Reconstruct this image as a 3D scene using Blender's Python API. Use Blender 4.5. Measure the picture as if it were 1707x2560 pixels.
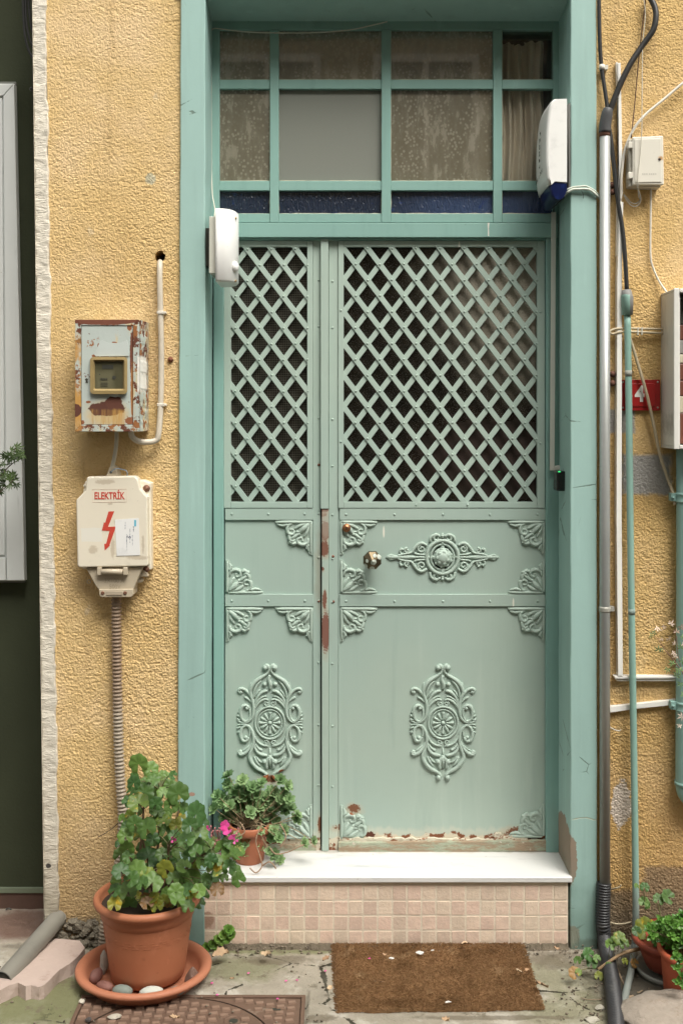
import bpy, bmesh, math, random
import numpy as np
from mathutils import Vector, Matrix

for o in list(bpy.data.objects): bpy.data.objects.remove(o)
SC = bpy.context.scene
COL = SC.collection
random.seed(7)

# ---------------------------------------------------------------- camera, sky, sun, exposure
D = 3.6          # camera to house front, metres
S = 760.0        # photograph pixels per metre on the house front
EYE = 1.73
U0, V0 = 853.5, 1050.0
cam_d = bpy.data.cameras.new('camera'); cam = bpy.data.objects.new('camera', cam_d); COL.objects.link(cam)
cam.location = (0, -D, EYE); cam.rotation_euler = (math.radians(90), 0, 0)
cam_d.sensor_fit = 'VERTICAL'; cam_d.sensor_height = 36
cam_d.lens = 36 * D / (2560 / S); cam_d.shift_y = -(1280 - V0) / 2560
cam_d.clip_start = .05; cam_d.clip_end = 300
SC.camera = cam

SUN_EL, SUN_AZ = math.radians(56), math.radians(30)     # above the horizon; to the right of the street-side normal
w = bpy.data.worlds.new('World'); SC.world = w; w.use_nodes = True
nt = w.node_tree; bg = nt.nodes['Background']
sky = nt.nodes.new('ShaderNodeTexSky'); sky.sky_type = 'NISHITA'; sky.sun_disc = False
sky.sun_elevation = SUN_EL; sky.sun_rotation = math.pi - SUN_AZ; sky.dust_density = 5; sky.air_density = 1
hs = nt.nodes.new('ShaderNodeHueSaturation'); hs.inputs['Saturation'].default_value = .15
mx = nt.nodes.new('ShaderNodeMix'); mx.data_type = 'RGBA'; mx.blend_type = 'MULTIPLY'; mx.inputs['Factor'].default_value = 1
mx.inputs['B'].default_value = (1.0, .98, .93, 1)     # overcast, warm white
nt.links.new(sky.outputs[0], hs.inputs['Color']); nt.links.new(hs.outputs[0], mx.inputs['A'])
nt.links.new(mx.outputs['Result'], bg.inputs[0]); bg.inputs[1].default_value = .15
sl = bpy.data.lights.new('sun', 'SUN'); so = bpy.data.objects.new('sun', sl); COL.objects.link(so)
sl.energy = 1.6; sl.angle = math.radians(32); sl.color = (1, .965, .90)
sd = Vector((math.sin(SUN_AZ) * math.cos(SUN_EL), -math.cos(SUN_AZ) * math.cos(SUN_EL), math.sin(SUN_EL)))
so.rotation_euler = sd.to_track_quat('Z', 'Y').to_euler(); so.location = sd * 20
SC.view_settings.view_transform = 'Standard'; SC.view_settings.look = 'None'
SC.view_settings.exposure = 0.80; SC.view_settings.gamma = 1
SC.view_settings.use_curve_mapping = False

# ---------------------------------------------------------------- placing helpers
def P(u, v, Y=0.0):
    k = (D + Y) / D / S
    return Vector(((u - U0) * k, Y, EYE + (V0 - v) * k))
def G(u, v, z=0.0):
    k = (EYE - z) / (v - V0)
    return Vector(((u - U0) * k, k * S * D - D, z))

# ---------------------------------------------------------------- mesh helpers
class MB:
    def __init__(s): s.v = []; s.f = []; s.sm = []
    def add(s, vs, fs, smooth=False):
        n = len(s.v); s.v += [tuple(p) for p in vs]
        s.f += [tuple(n + i for i in f) for f in fs]; s.sm += [smooth] * len(fs)
        return s
    def box(s, x0, x1, y0, y1, z0, z1):
        if x0 > x1: x0, x1 = x1, x0
        if y0 > y1: y0, y1 = y1, y0
        if z0 > z1: z0, z1 = z1, z0
        vs = [(x, y, z) for z in (z0, z1) for y in (y0, y1) for x in (x0, x1)]
        return s.add(vs, [(0, 2, 3, 1), (4, 5, 7, 6), (0, 1, 5, 4), (2, 6, 7, 3), (0, 4, 6, 2), (1, 3, 7, 5)])
    def pbox(s, u0, u1, v0, v1, Y, Yb):       # box whose front face at depth Y covers u0..u1, v0..v1 of the photograph
        a, b = P(u0, v0, Y), P(u1, v1, Y)
        return s.box(a.x, b.x, Y, Yb, b.z, a.z)
    def prism(s, pts, y0, y1, taper=0):       # pts = [(x,z)] extruded from y0 (front) to y1
        n = len(pts)
        cx = sum(p[0] for p in pts) / n; cz = sum(p[1] for p in pts) / n
        fr = [(cx + (p[0] - cx) * (1 - taper), y0, cz + (p[1] - cz) * (1 - taper)) for p in pts]
        bk = [(p[0], y1, p[1]) for p in pts]
        area = sum(pts[i][0] * pts[(i + 1) % n][1] - pts[(i + 1) % n][0] * pts[i][1] for i in range(n))
        fs = [tuple(range(n)), tuple(range(2 * n - 1, n - 1, -1))]
        for i in range(n):
            j = (i + 1) % n; fs.append((i, i + n, j + n, j))
        if area < 0: fs = [tuple(reversed(f)) for f in fs]
        return s.add(fr + bk, fs)
    def pprism(s, uv, Y, Yb, taper=0):
        return s.prism([(P(u, v, Y).x, P(u, v, Y).z) for u, v in uv], Y, Yb, taper)
    def tube(s, pts, r, n=8, smooth=3, yscale=1, caps=True):
        pts = [Vector(p) for p in pts]
        rs = list(r) if hasattr(r, '__len__') else [r] * len(pts)
        if smooth > 1 and len(pts) > 2:
            q, qr = [], []
            for i in range(len(pts) - 1):
                p0, p1, p2, p3 = pts[max(i - 1, 0)], pts[i], pts[i + 1], pts[min(i + 2, len(pts) - 1)]
                for k in range(smooth):
                    t = k / smooth
                    q.append(.5 * ((2 * p1) + (p2 - p0) * t + (2 * p0 - 5 * p1 + 4 * p2 - p3) * t * t + (3 * p1 - p0 - 3 * p2 + p3) * t ** 3))
                    qr.append(rs[i] * (1 - t) + rs[i + 1] * t)
            q.append(pts[-1]); qr.append(rs[-1]); pts, rs = q, qr
        m = len(pts); vs = []; nrm = None
        for i, p in enumerate(pts):
            t = (pts[min(i + 1, m - 1)] - pts[max(i - 1, 0)])
            t = t.normalized() if t.length > 1e-9 else Vector((0, 0, 1))
            if nrm is None: nrm = Vector((0, 1, 0)) if abs(t.y) < .9 else Vector((1, 0, 0))
            nrm = (nrm - t * nrm.dot(t))
            nrm = nrm.normalized() if nrm.length > 1e-6 else t.orthogonal().normalized()
            b = t.cross(nrm)
            for k in range(n):
                a = 2 * math.pi * k / n
                o = nrm * math.cos(a) * rs[i] + b * math.sin(a) * rs[i]; o.y *= yscale
                vs.append(p + o)
        fs = [(i * n + k, i * n + (k + 1) % n, (i + 1) * n + (k + 1) % n, (i + 1) * n + k) for i in range(m - 1) for k in range(n)]
        if caps: fs += [tuple(range(n - 1, -1, -1)), tuple((m - 1) * n + k for k in range(n))]
        return s.add(vs, fs, True)
    def lathe(s, prof, c=(0, 0, 0), n=32, axis='Z'):   # prof = [(r,h)]
        vs = []; m = len(prof)
        for r, h in prof:
            for k in range(n):
                a = 2 * math.pi * k / n; p = (r * math.cos(a), r * math.sin(a), h)
                if axis == 'Y': p = (p[0], -p[2], p[1])      # h grows towards the street
                if axis == 'X': p = (p[2], p[0], p[1])
                vs.append((c[0] + p[0], c[1] + p[1], c[2] + p[2]))
        fs = [(i * n + k, i * n + (k + 1) % n, (i + 1) * n + (k + 1) % n, (i + 1) * n + k) for i in range(m - 1) for k in range(n)]
        return s.add(vs, fs, True)
    def ball(s, c, r, ry=None, n=10, m=6, rz=None):
        ry = r if ry is None else ry; rz = r if rz is None else rz
        prof = [(max(1e-5, math.sin(math.pi * i / m)), math.cos(math.pi * i / m)) for i in range(m + 1)]
        vs = [(c[0] + q * math.cos(2 * math.pi * k / n) * r, c[1] + q * math.sin(2 * math.pi * k / n) * ry, c[2] + h * rz) for q, h in prof for k in range(n)]
        fs = [(i * n + k, (i + 1) * n + k, (i + 1) * n + (k + 1) % n, i * n + (k + 1) % n) for i in range(m) for k in range(n)]
        return s.add(vs, fs, True)
    def mesh(s, name, mat=None):
        me = bpy.data.meshes.new(name); me.from_pydata(s.v, [], s.f); me.update()
        me.polygons.foreach_set('use_smooth', s.sm)
        if mat: me.materials.append(mat)
        return me
    def build(s, name, mat, parent=None, bevel=0, seg=2, loc=None, recalc=False):
        me = s.mesh(name, mat)
        if recalc:
            b = bmesh.new(); b.from_mesh(me); bmesh.ops.recalc_face_normals(b, faces=b.faces); b.to_mesh(me); b.free()
        return link(name, me, parent, loc, bevel, seg)

def link(name, me, parent=None, loc=None, bevel=0, seg=2):
    o = bpy.data.objects.new(name, me); COL.objects.link(o)
    if parent is not None: setpar(o, parent)
    if loc is not None: o.location = loc
    if bevel:
        b = o.modifiers.new('bevel', 'BEVEL'); b.width = bevel; b.segments = seg; b.limit_method = 'ANGLE'; b.angle_limit = math.radians(40)
    return o
def setpar(o, parent):
    o.parent = parent
    m = Matrix.Translation(wloc(parent)); o.matrix_parent_inverse = m.inverted()
def wloc(o):
    return o.location.copy() if o.parent is None else o.location.copy()
def thing(name, label, cat, loc=(0, 0, 0), group=None):
    o = bpy.data.objects.new(name, None); COL.objects.link(o); o.location = loc; o.empty_display_size = .05
    return tag(o, label, cat, group)
def tag(o, label=None, cat=None, group=None, kind=None):
    if label: o['label'] = label
    if cat: o['category'] = cat
    if group: o['group'] = group
    if kind: o['kind'] = kind
    return o
def struct(o): o['kind'] = 'structure'; return o
def stuff(o): o['kind'] = 'stuff'; return o

# smooth lattice noise on arrays
def vnoise(x, y, seed=0):
    r = np.random.RandomState(seed).rand(512, 512)
    xi = np.floor(x).astype(int); yi = np.floor(y).astype(int); fx = x - xi; fy = y - yi
    fx = fx * fx * (3 - 2 * fx); fy = fy * fy * (3 - 2 * fy)
    g = lambda a, b: r[a % 512, b % 512]
    return (g(xi, yi) * (1 - fx) + g(xi + 1, yi) * fx) * (1 - fy) + (g(xi, yi + 1) * (1 - fx) + g(xi + 1, yi + 1) * fx) * fy
def fbm(x, y, seed=0, oct=4):
    t = 0; a = 1; n = 0
    for k in range(oct):
        t = t + a * vnoise(x * 2 ** k + 17.3 * k, y * 2 ** k + 5.1 * k, seed + k); n += a; a *= .5
    return t / n
def grid_mesh(name, X, Yy, Z, mat, smooth=True):     # 2-D arrays -> sheet
    h, wd = X.shape
    me = bpy.data.meshes.new(name)
    me.vertices.add(h * wd)
    me.vertices.foreach_set('co', np.stack([X, Yy, Z], -1).astype(np.float32).ravel())
    i = np.arange(h * wd).reshape(h, wd)
    q = np.stack([i[:-1, :-1], i[:-1, 1:], i[1:, 1:], i[1:, :-1]], -1).reshape(-1, 4)
    nf = len(q)
    me.loops.add(nf * 4); me.loops.foreach_set('vertex_index', q.astype(np.int32).ravel())
    me.polygons.add(nf); me.polygons.foreach_set('loop_start', np.arange(0, nf * 4, 4, dtype=np.int32))
    me.polygons.foreach_set('use_smooth', np.full(nf, smooth))
    me.update(calc_edges=True); me.validate()
    if mat: me.materials.append(mat)
    return me

# ---------------------------------------------------------------- materials
class Mat:
    """A principled material with procedural layers; all masks live in world space."""
    def __init__(s, name, col, rough=.6, metal=0, spec=.5):
        s.m = bpy.data.materials.new(name); s.m.use_nodes = True; s.t = s.m.node_tree
        s.b = s.t.nodes['Principled BSDF']; s.b.inputs['Roughness'].default_value = rough; s.b.inputs['Metallic'].default_value = metal
        s.b.inputs['Specular IOR Level'].default_value = spec
        s.pos = s.n('ShaderNodeNewGeometry').outputs['Position']
        c = s.n('ShaderNodeRGB'); c.outputs[0].default_value = (*col, 1); s.c = c.outputs[0]
        s.r = None; s.rv = rough; s.h = None; s.mt = None; s.mv = metal
    def n(s, t, **k):
        x = s.t.nodes.new(t)
        for a, b in k.items(): setattr(x, a, b)
        return x
    def L(s, a, b): s.t.links.new(a, b)
    def math(s, op, a, b=None, c=None, clamp=False):
        x = s.n('ShaderNodeMath', operation=op); x.use_clamp = clamp
        for i, q in enumerate((a, b, c)):
            if q is None: continue
            if isinstance(q, (int, float)): x.inputs[i].default_value = q
            else: s.L(q, x.inputs[i])
        return x.outputs[0]
    def noise(s, scale, detail=4, rough=.55, stretch=(1, 1, 1), dist=0, off=(0, 0, 0)):
        mp = s.n('ShaderNodeMapping'); mp.inputs['Scale'].default_value = stretch; mp.inputs['Location'].default_value = off
        s.L(s.pos, mp.inputs[0]); x = s.n('ShaderNodeTexNoise'); x.inputs['Scale'].default_value = scale
        x.inputs['Detail'].default_value = detail; x.inputs['Roughness'].default_value = rough; x.inputs['Distortion'].default_value = dist
        s.L(mp.outputs[0], x.inputs['Vector']); return x.outputs[0]
    def voro(s, scale, stretch=(1, 1, 1), feature='F1', rnd=1):
        mp = s.n('ShaderNodeMapping'); mp.inputs['Scale'].default_value = stretch; s.L(s.pos, mp.inputs[0])
        x = s.n('ShaderNodeTexVoronoi', feature=feature); x.inputs['Scale'].default_value = scale; x.inputs['Randomness'].default_value = rnd
        s.L(mp.outputs[0], x.inputs['Vector']); return x.outputs[0]
    def ramp(s, v, a, b):          # smooth step from a (0) to b (1)
        x = s.n('ShaderNodeMapRange'); x.interpolation_type = 'SMOOTHSTEP'; s.L(v, x.inputs[0])
        x.inputs[1].default_value = a; x.inputs[2].default_value = b; return x.outputs[0]
    def blob(s, c, r, amt=.5, scale=30, soft=.05, box=False, stretch=(1, 1, 1)):
        v = s.n('ShaderNodeVectorMath', operation='SUBTRACT'); s.L(s.pos, v.inputs[0]); v.inputs[1].default_value = c
        d = s.n('ShaderNodeVectorMath', operation='DIVIDE'); s.L(v.outputs[0], d.inputs[0]); d.inputs[1].default_value = r
        if box:
            ab = s.n('ShaderNodeVectorMath', operation='ABSOLUTE'); s.L(d.outputs[0], ab.inputs[0])
            sp = s.n('ShaderNodeSeparateXYZ'); s.L(ab.outputs[0], sp.inputs[0])
            l = s.math('MAXIMUM', s.math('MAXIMUM', sp.outputs[0], sp.outputs[1]), sp.outputs[2])
        else:
            le = s.n('ShaderNodeVectorMath', operation='LENGTH'); s.L(d.outputs[0], le.inputs[0]); l = le.outputs['Value']
        scale = max(scale, 1.3 / math.sqrt(r[0] * min(r[1], r[2]) if r[1] < r[2] else r[0] * r[2])) if not box else scale
        nz = s.noise(scale, 6, .7, stretch)
        l = s.math('MULTIPLY_ADD', s.math('SUBTRACT', nz, .5), amt * 2, l)
        return s.ramp(l, 1 + soft, 1 - soft)
    def mixc(s, f, col, blend='MIX', amt=1):
        x = s.n('ShaderNodeMix', data_type='RGBA', blend_type=blend)
        if amt != 1 and not isinstance(f, (int, float)): f = s.math('MULTIPLY', f, amt)
        if isinstance(f, (int, float)): x.inputs['Factor'].default_value = f
        else: s.L(f, x.inputs['Factor'])
        s.L(s.c, x.inputs['A'])
        if isinstance(col, tuple): x.inputs['B'].default_value = (*col, 1)
        else: s.L(col, x.inputs['B'])
        s.c = x.outputs['Result']; return s
    def _mixv(s, cur, f, v):
        x = s.n('ShaderNodeMix', data_type='FLOAT'); s.L(f, x.inputs['Factor'])
        if isinstance(cur, (int, float)): x.inputs['A'].default_value = cur
        else: s.L(cur, x.inputs['A'])
        x.inputs['B'].default_value = v; return x.outputs['Result']
    def layer(s, f, col, rough=None, metal=None, amt=1):
        s.mixc(f, col, amt=amt)
        if rough is not None: s.r = s._mixv(s.rv if s.r is None else s.r, f, rough)
        if metal is not None: s.mt = s._mixv(s.mv if s.mt is None else s.mt, f, metal)
        return s
    def vary(s, scale, amt, stretch=(1, 1, 1), detail=4, off=(0, 0, 0)):     # brightness mottling
        nz = s.noise(scale, detail, .6, stretch, off=off)
        x = s.n('ShaderNodeHueSaturation'); s.L(s.c, x.inputs['Color'])
        s.L(s.math('MULTIPLY_ADD', nz, 2 * amt, 1 - amt), x.inputs['Value']); s.c = x.outputs[0]; return s
    def rnd(s, col2=None, amt=1, val=0):
        oi = s.n('ShaderNodeObjectInfo').outputs['Random']
        if col2 is not None: s.mixc(s.math('MULTIPLY', oi, amt), col2)
        if val:
            x = s.n('ShaderNodeHueSaturation'); s.L(s.c, x.inputs['Color'])
            s.L(s.math('MULTIPLY_ADD', s.math('FRACT', s.math('MULTIPLY', oi, 37.7)), 2 * val, 1 - val), x.inputs['Value']); s.c = x.outputs[0]
        return s
    def height(s, v, amt):
        v = s.math('MULTIPLY', v, amt); s.h = v if s.h is None else s.math('ADD', s.h, v); return s
    def done(s, bump=1.0, dist=.001):
        s.L(s.c, s.b.inputs['Base Color'])
        if s.r is not None: s.L(s.r, s.b.inputs['Roughness'])
        if s.mt is not None: s.L(s.mt, s.b.inputs['Metallic'])
        if s.h is not None:
            x = s.n('ShaderNodeBump'); x.inputs['Strength'].default_value = bump; x.inputs['Distance'].default_value = dist
            s.L(s.h, x.inputs['Height']); s.L(x.outputs[0], s.b.inputs['Normal'])
        return s.m

RUST = (.16, .055, .028); RUSTL = (.42, .19, .06); CREAM = (.62, .55, .42)
def px(r): return r / S

def simple(name, col, rough=.5, metal=0, var=.06, scale=25, dirt=.25, dscale=9, bump=.3, spec=.5):
    m = Mat(name, col, rough, metal, spec)
    m.vary(scale, var)
    m.layer(m.ramp(m.noise(dscale, 6, .65), .52, .72), tuple(c * .62 + .02 for c in col), amt=dirt)
    if bump: m.height(m.noise(220, 3), bump)
    return m.done(.5, .0006)
M = {}
# ---------------------------------------------------------------- setting materials
def stucco(name, patches, base=(.70, .50, .235)):
    m = Mat(name, base, .9, spec=.2)
    m.mixc(m.ramp(m.noise(3.2, 5, .6), .4, .7), (base[0] * 1.08, base[1] * 1.12, base[2] * 1.35))
    m.mixc(m.ramp(m.noise(1.7, 6, .6, off=(4, 0, 1)), .5, .75), (base[0] * .84, base[1] * .8, base[2] * .72), amt=.6)
    m.layer(m.ramp(m.noise(90, 3), .62, .7), (.42, .26, .09), amt=.35)
    m.layer(m.ramp(m.noise(5, 6, .65, (3, 1, .28), off=(1, 1, 1)), .54, .72), (.48, .32, .15), amt=.6)
    m.layer(m.ramp(m.noise(2.1, 6, .7, off=(5, 1, 3)), .60, .66), (.74, .56, .30), amt=.35)
    m.layer(m.ramp(m.noise(14, 5), .70, .74), (.52, .50, .44), amt=.25)
    for f in patches(m): m.layer(*f)
    m.vary(330, .13, detail=2)
    n1 = m.noise(210, 6, .75); v1 = m.voro(170)
    m.height(n1, 1.3).height(v1, -.3)
    return m.done(1, .0024)
GREY = (.30, .275, .235)
def left_patches(m):
    out = [(m.blob(P(375, 445), (px(13), .3, px(14)), .7, 60, .2), (.36, .42, .36), None, None, .6)]
    for u, v, ru, rv in ((230, 2365, 130, 70),):
        out.append((m.blob(P(u, v), (px(ru), .3, px(rv)), .55, 22, .12), (.23, .21, .16)))
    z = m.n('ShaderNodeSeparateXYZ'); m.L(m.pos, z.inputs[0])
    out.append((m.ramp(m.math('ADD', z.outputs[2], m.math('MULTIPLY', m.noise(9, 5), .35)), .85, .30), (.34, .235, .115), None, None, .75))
    return out
def right_patches(m):
    out = []
    for u, v, ru, rv in ((1618, 1187, 62, 50), (1555, 1053, 34, 30), (1600, 2290, 140, 62), (1700, 2240, 90, 70)):
        out.append((m.blob(P(u, v), (px(ru), .3, px(rv)), .22, 30, .12, box=(ru < 100)), (.40, .385, .36) if v < 1300 else (.26, .22, .165)))
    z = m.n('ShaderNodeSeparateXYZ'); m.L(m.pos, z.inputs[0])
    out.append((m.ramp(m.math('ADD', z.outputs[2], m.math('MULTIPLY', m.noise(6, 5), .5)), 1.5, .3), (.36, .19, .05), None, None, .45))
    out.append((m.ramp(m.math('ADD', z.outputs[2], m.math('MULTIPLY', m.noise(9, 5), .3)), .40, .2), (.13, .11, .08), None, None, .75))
    out.append((m.blob(P(1554, 2010), (px(25), .3, px(58)), .8, 26, .05), (.60, .52, .44)))
    return out
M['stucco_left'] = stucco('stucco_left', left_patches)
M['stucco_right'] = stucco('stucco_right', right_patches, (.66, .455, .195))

def strip_mat():
    m = Mat('lime_plaster', (.70, .65, .55), .85, spec=.2)
    m.vary(6, .12)
    st = m.noise(22, 5, .6, (1, 1, 3.2), .8)
    m.layer(m.ramp(st, .60, .75), (.40, .35, .27), amt=.35)
    m.layer(m.ramp(m.noise(11, 6), .64, .72), (.32, .27, .21), amt=.5)
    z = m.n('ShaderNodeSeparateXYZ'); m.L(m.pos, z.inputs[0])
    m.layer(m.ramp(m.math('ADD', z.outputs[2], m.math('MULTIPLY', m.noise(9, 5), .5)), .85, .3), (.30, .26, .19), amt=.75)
    m.layer(m.blob(P(121, 2166), (px(7), .3, px(6)), .2, 60, .2), (.06, .055, .05))
    m.height(m.noise(30, 5, .6, (1.2, 1, 3.6), 1.0), 2.0).height(m.noise(260, 2), .2)
    return m.done(.9, .003)
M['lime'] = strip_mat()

def teal(name, col, extra=None, rough=.55, crack=True, streak=.5):
    m = Mat(name, col, rough, spec=.35)
    m.vary(2.2, .07).vary(30, .03)
    m.layer(m.ramp(m.noise(5, 6, .6, (3, 3, .25)), .5, .72), tuple(c * .80 for c in col), amt=streak)
    m.layer(m.ramp(m.noise(6, 6, .6, (3, 3, .3), off=(3, 1, 2)), .55, .75), tuple(min(1, c * 1.16 + .03) for c in col), amt=streak)
    m.layer(m.ramp(m.noise(55, 4), .72, .76), (.10, .12, .09), amt=.5)
    if crack:
        v = m.voro(2.4, (1.6, 1, 2.6), 'DISTANCE_TO_EDGE'); w_ = m.noise(14, 4)
        cr = m.ramp(m.math('ADD', v, m.math('MULTIPLY', m.math('SUBTRACT', w_, .5), .09)), .0035, .0005)
        cr = m.math('MULTIPLY', cr, m.ramp(m.noise(2.6, 2, off=(7, 2, 2)), .57, .62))
        m.layer(cr, (.17, .25, .215)); m.height(cr, -1.0)
    if extra: extra(m)
    m.height(m.noise(130, 3), .25).height(m.noise(12, 3), .5)
    return m.done(.6, .0012)
TEAL = (.33, .50, .46)
def jamb_extra(m):
    m.layer(m.blob(P(1406, 2120, .1), (px(26), .16, px(85)), .35, 24, .03), (.27, .215, .16), .9)
    m.layer(m.blob(P(1432, 2345, 0), (px(16), .1, px(32)), .45, 30, .05), (.33, .28, .21), .9)
    m.layer(m.blob(P(1480, 2372, 0), (px(60), .2, px(26)), .5, 30, .3), (.10, .11, .08), .9, None, .8)
    m.layer(m.blob(P(480, 1985, 0), (px(8), .1, px(5)), .4, 60, .1), (.40, .26, .20), .9)
    f = m.blob(P(1456, 1990, 0), (px(60), .1, px(1.6)), .0, 10, .3)
    w_ = m.n('ShaderNodeSeparateXYZ'); m.L(m.pos, w_.inputs[0])
    zz = m.math('ADD', w_.outputs[2], m.math('MULTIPLY', m.noise(16, 3), .03))
    f = m.math('MULTIPLY', m.ramp(m.math('ABSOLUTE', m.math('SUBTRACT', zz, P(0, 2047, 0).z + .015)), .003, .0008), m.ramp(w_.outputs[0], .75, .77))
    m.layer(f, (.42, .44, .34)); m.height(f, -1)
    m.layer(m.ramp(m.math('ADD', w_.outputs[2], m.math('MULTIPLY', m.noise(9, 5), .4)), .55, .2), (.12, .19, .155), amt=.55)
M['teal'] = teal('teal_plaster_paint', TEAL, jamb_extra)
M['teal_frame'] = teal('teal_iron_paint', (.24, .41, .365), crack=False, rough=.45)
M['teal_pipe'] = teal('teal_pipe_paint', (.26, .43, .39), crack=False, rough=.5)

# ---------------------------------------------------------------- house walls: real relief, coarse away from the view
def relief(u, v, seed):
    a = fbm(u / .016, v / .013, seed, 3); b = vnoise(u / .007, v / .006, seed + 9)
    c = fbm(u / .008, v / .0065, seed + 5, 2)
    a = fbm(u / .018, v / .016, seed, 2)
    pit = np.clip((vnoise(u / .0075 + .3 * a, v / .0068, seed + 31) - .62) * 4, 0, 1)
    g = vnoise(u / .0046, v / .0043, seed + 51); g2 = vnoise(u / .0034 + 7, v / .0034, seed + 61)
    rough = .55 + .6 * fbm(u / .3, v / .4, seed + 41, 2) + .40 * np.clip((1.75 - v) / .5, 0, 1)
    return (.0005 * a + .0012 * c + .0019 * g + .0012 * g2 - .0012 * pit) * rough + .006 * fbm(u / .25, v / .3, seed + 20, 2)
def wall_sheet(name, x0f, x1f, mat, seed, Y0, hole=None):
    """vertical sheet between x0f(z) and x1f(z) with a crusty face"""
    zs = np.concatenate([np.arange(-.06, 3.2, .0022), [3.3, 3.6, 4.5, 6.2]])
    wmax = max(abs(x1f(0) - x0f(0)), abs(x1f(3) - x0f(3)))
    ts = np.linspace(0, 1, int(wmax / .0022))
    T, Z = np.meshgrid(ts, zs)
    X0 = np.vectorize(x0f)(zs)[:, None]; X1 = np.vectorize(x1f)(zs)[:, None]
    X = X0 + (X1 - X0) * T
    Yv = Y0 - relief(X, Z, seed)
    if hole:
        for hu, hv, hr in hole:
            c = P(hu, hv, Y0)
            d = np.hypot(X - c.x, (Z - c.z)) + .004 * (vnoise(X / .006, Z / .006, 3) - .5)
            Yv = np.where(d < px(hr), Y0 + .13, Yv)
    return grid_mesh(name, X, Yv, Z, mat, False)
def lin(u_top, u_bot, Y=.02):
    a = P(u_top, 0, Y); b = P(u_bot, 2360, Y)
    return lambda z: b.x + (a.x - b.x) * (z - b.z) / (a.z - b.z)
YW = .02
hl = thing('yellow_wall', 'rough ochre stucco wall left of the green doorway, behind the rusty meter box', 'wall', (-.8, YW, 0)); struct(hl)
ll = lin(117, 150); lr = lambda z: P(452, 0, YW).x + .004
link('stucco', wall_sheet('stucco', ll, lr, M['stucco_left'], 11, YW, [(401, 641, 13)]), hl)
# pale plastered house corner with a ragged edge over the stucco
zs = np.concatenate([np.arange(-.05, 3.2, .006), [3.5, 6.2]]); ts = np.linspace(0, 1, 34)
T, Z = np.meshgrid(ts, zs); la = lin(84, 114)
X0 = np.vectorize(la)(zs)[:, None] + .004 * (vnoise(zs / .03, zs * 0, 5)[:, None] - .5)
X1 = np.vectorize(ll)(zs)[:, None] + .003 + .014 * (fbm(zs / .05, zs * 0 + 3, 6, 3)[:, None] - .5)
X = X0 + (X1 - X0) * T
Yv = YW - .012 - .006 * fbm(X / .03 + Z * 6, Z / .018, 31, 3) + .02 * np.clip((T - .93) / .07, 0, 1) + .03 * np.clip((.06 - T) / .06, 0, 1) ** 2
link('corner_strip', grid_mesh('corner_strip', X, Yv, Z, M['lime']), hl)
mb = MB()
a0, a1 = la(-.05), la(6.2)
mb.add([(a0 + .002, .0, -.05), (a1 + .002, .0, 6.2), (a1 + .002, .5, 6.2), (a0 + .002, .5, -.05)], [(0, 1, 2, 3)])
mb.build('corner_return', M['lime'], hl)
hr_ = thing('yellow_wall', 'rough ochre stucco wall right of the green doorway with grey cement patches', 'wall', (1.1, YW, 0)); struct(hr_)
rl = lambda z: P(1489, 0, YW).x - .02
rr = lambda z: 1.42
link('stucco', wall_sheet('stucco', rl, rr, M['stucco_right'], 57, YW), hr_)
MB().box(1.42, 4.2, YW - .006, YW + .3, -.05, 6.2).build('stucco', M['stucco_right'], hr_)

# ---------------------------------------------------------------- door surround
ds = thing('door_surround', 'thick teal painted plaster surround of the doorway', 'door surround', (0, 0, 0)); struct(ds)
def pilaster(uo_t, uo_b, ui_t, ui_b, name='jamb'):
    zt = 3.45
    f = lambda ut, ub: (P(ub, 2375, 0).x, P(ub, 2375, 0).x + (P(ut, 0, 0).x - P(ub, 2375, 0).x) * (zt + .01) / 3.12)
    (ob, ot), (ib, it) = f(uo_t, uo_b), f(ui_t, ui_b)
    n = 48; vs = []; fs = []
    # profile: outer edge back, outer edge front, inner edge front, inner edge back
    for i in range(n + 1):
        t = i / n; z = -.04 + (zt + .04) * t; w1 = .0007 * math.sin(i * 2.3) + .0007 * math.sin(i * .9)
        xo = ob + (ot - ob) * t; xi = ib + (it - ib) * t; sgn = 1 if xi > xo else -1
        vs += [(xo, .045, z), (xo + w1 * .6, .002, z), (xo + sgn * .003 + w1 * .6, -.002, z), (xi - sgn * .004 + w1, -.002, z), (xi - sgn * .001 + w1, -.0005, z), (xi + w1, .004, z), (xi, .34, z)]
    m = 7
    for i in range(n):
        for k in range(m - 1): fs.append((i * m + k, i * m + k + 1, (i + 1) * m + k + 1, (i + 1) * m + k))
    return MB().add(vs, fs, False).build(name, M['teal'], ds, recalc=True)
pl_l = pilaster(452, 443, 514, 512)
pl_r = pilaster(1490, 1492, 1425, 1424)
# lintel: its underside is the soffit over the transom
mb = MB(); xa, xb = P(440, 0, 0).x, P(1496, 0, 0).x
zb_, zf_ = 3.109, 3.128
mb.add([(xa, -.001, zf_), (xb, -.001, zf_), (xb, .34, zb_ - .012), (xa, .34, zb_ - .012), (xa, -.001, 3.6), (xb, -.001, 3.6), (xb, .34, 3.6), (xa, .34, 3.6)],
       [(0, 3, 2, 1), (0, 1, 5, 4), (4, 5, 6, 7), (1, 2, 6, 5), (0, 4, 7, 3)])
mb.build('lintel', M['teal'], ds, .006)
MB().box(xa - .02, xb + .02, .0, .3, 3.62, 6.2).build('upper_wall', M['stucco_right'], hr_)

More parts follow.
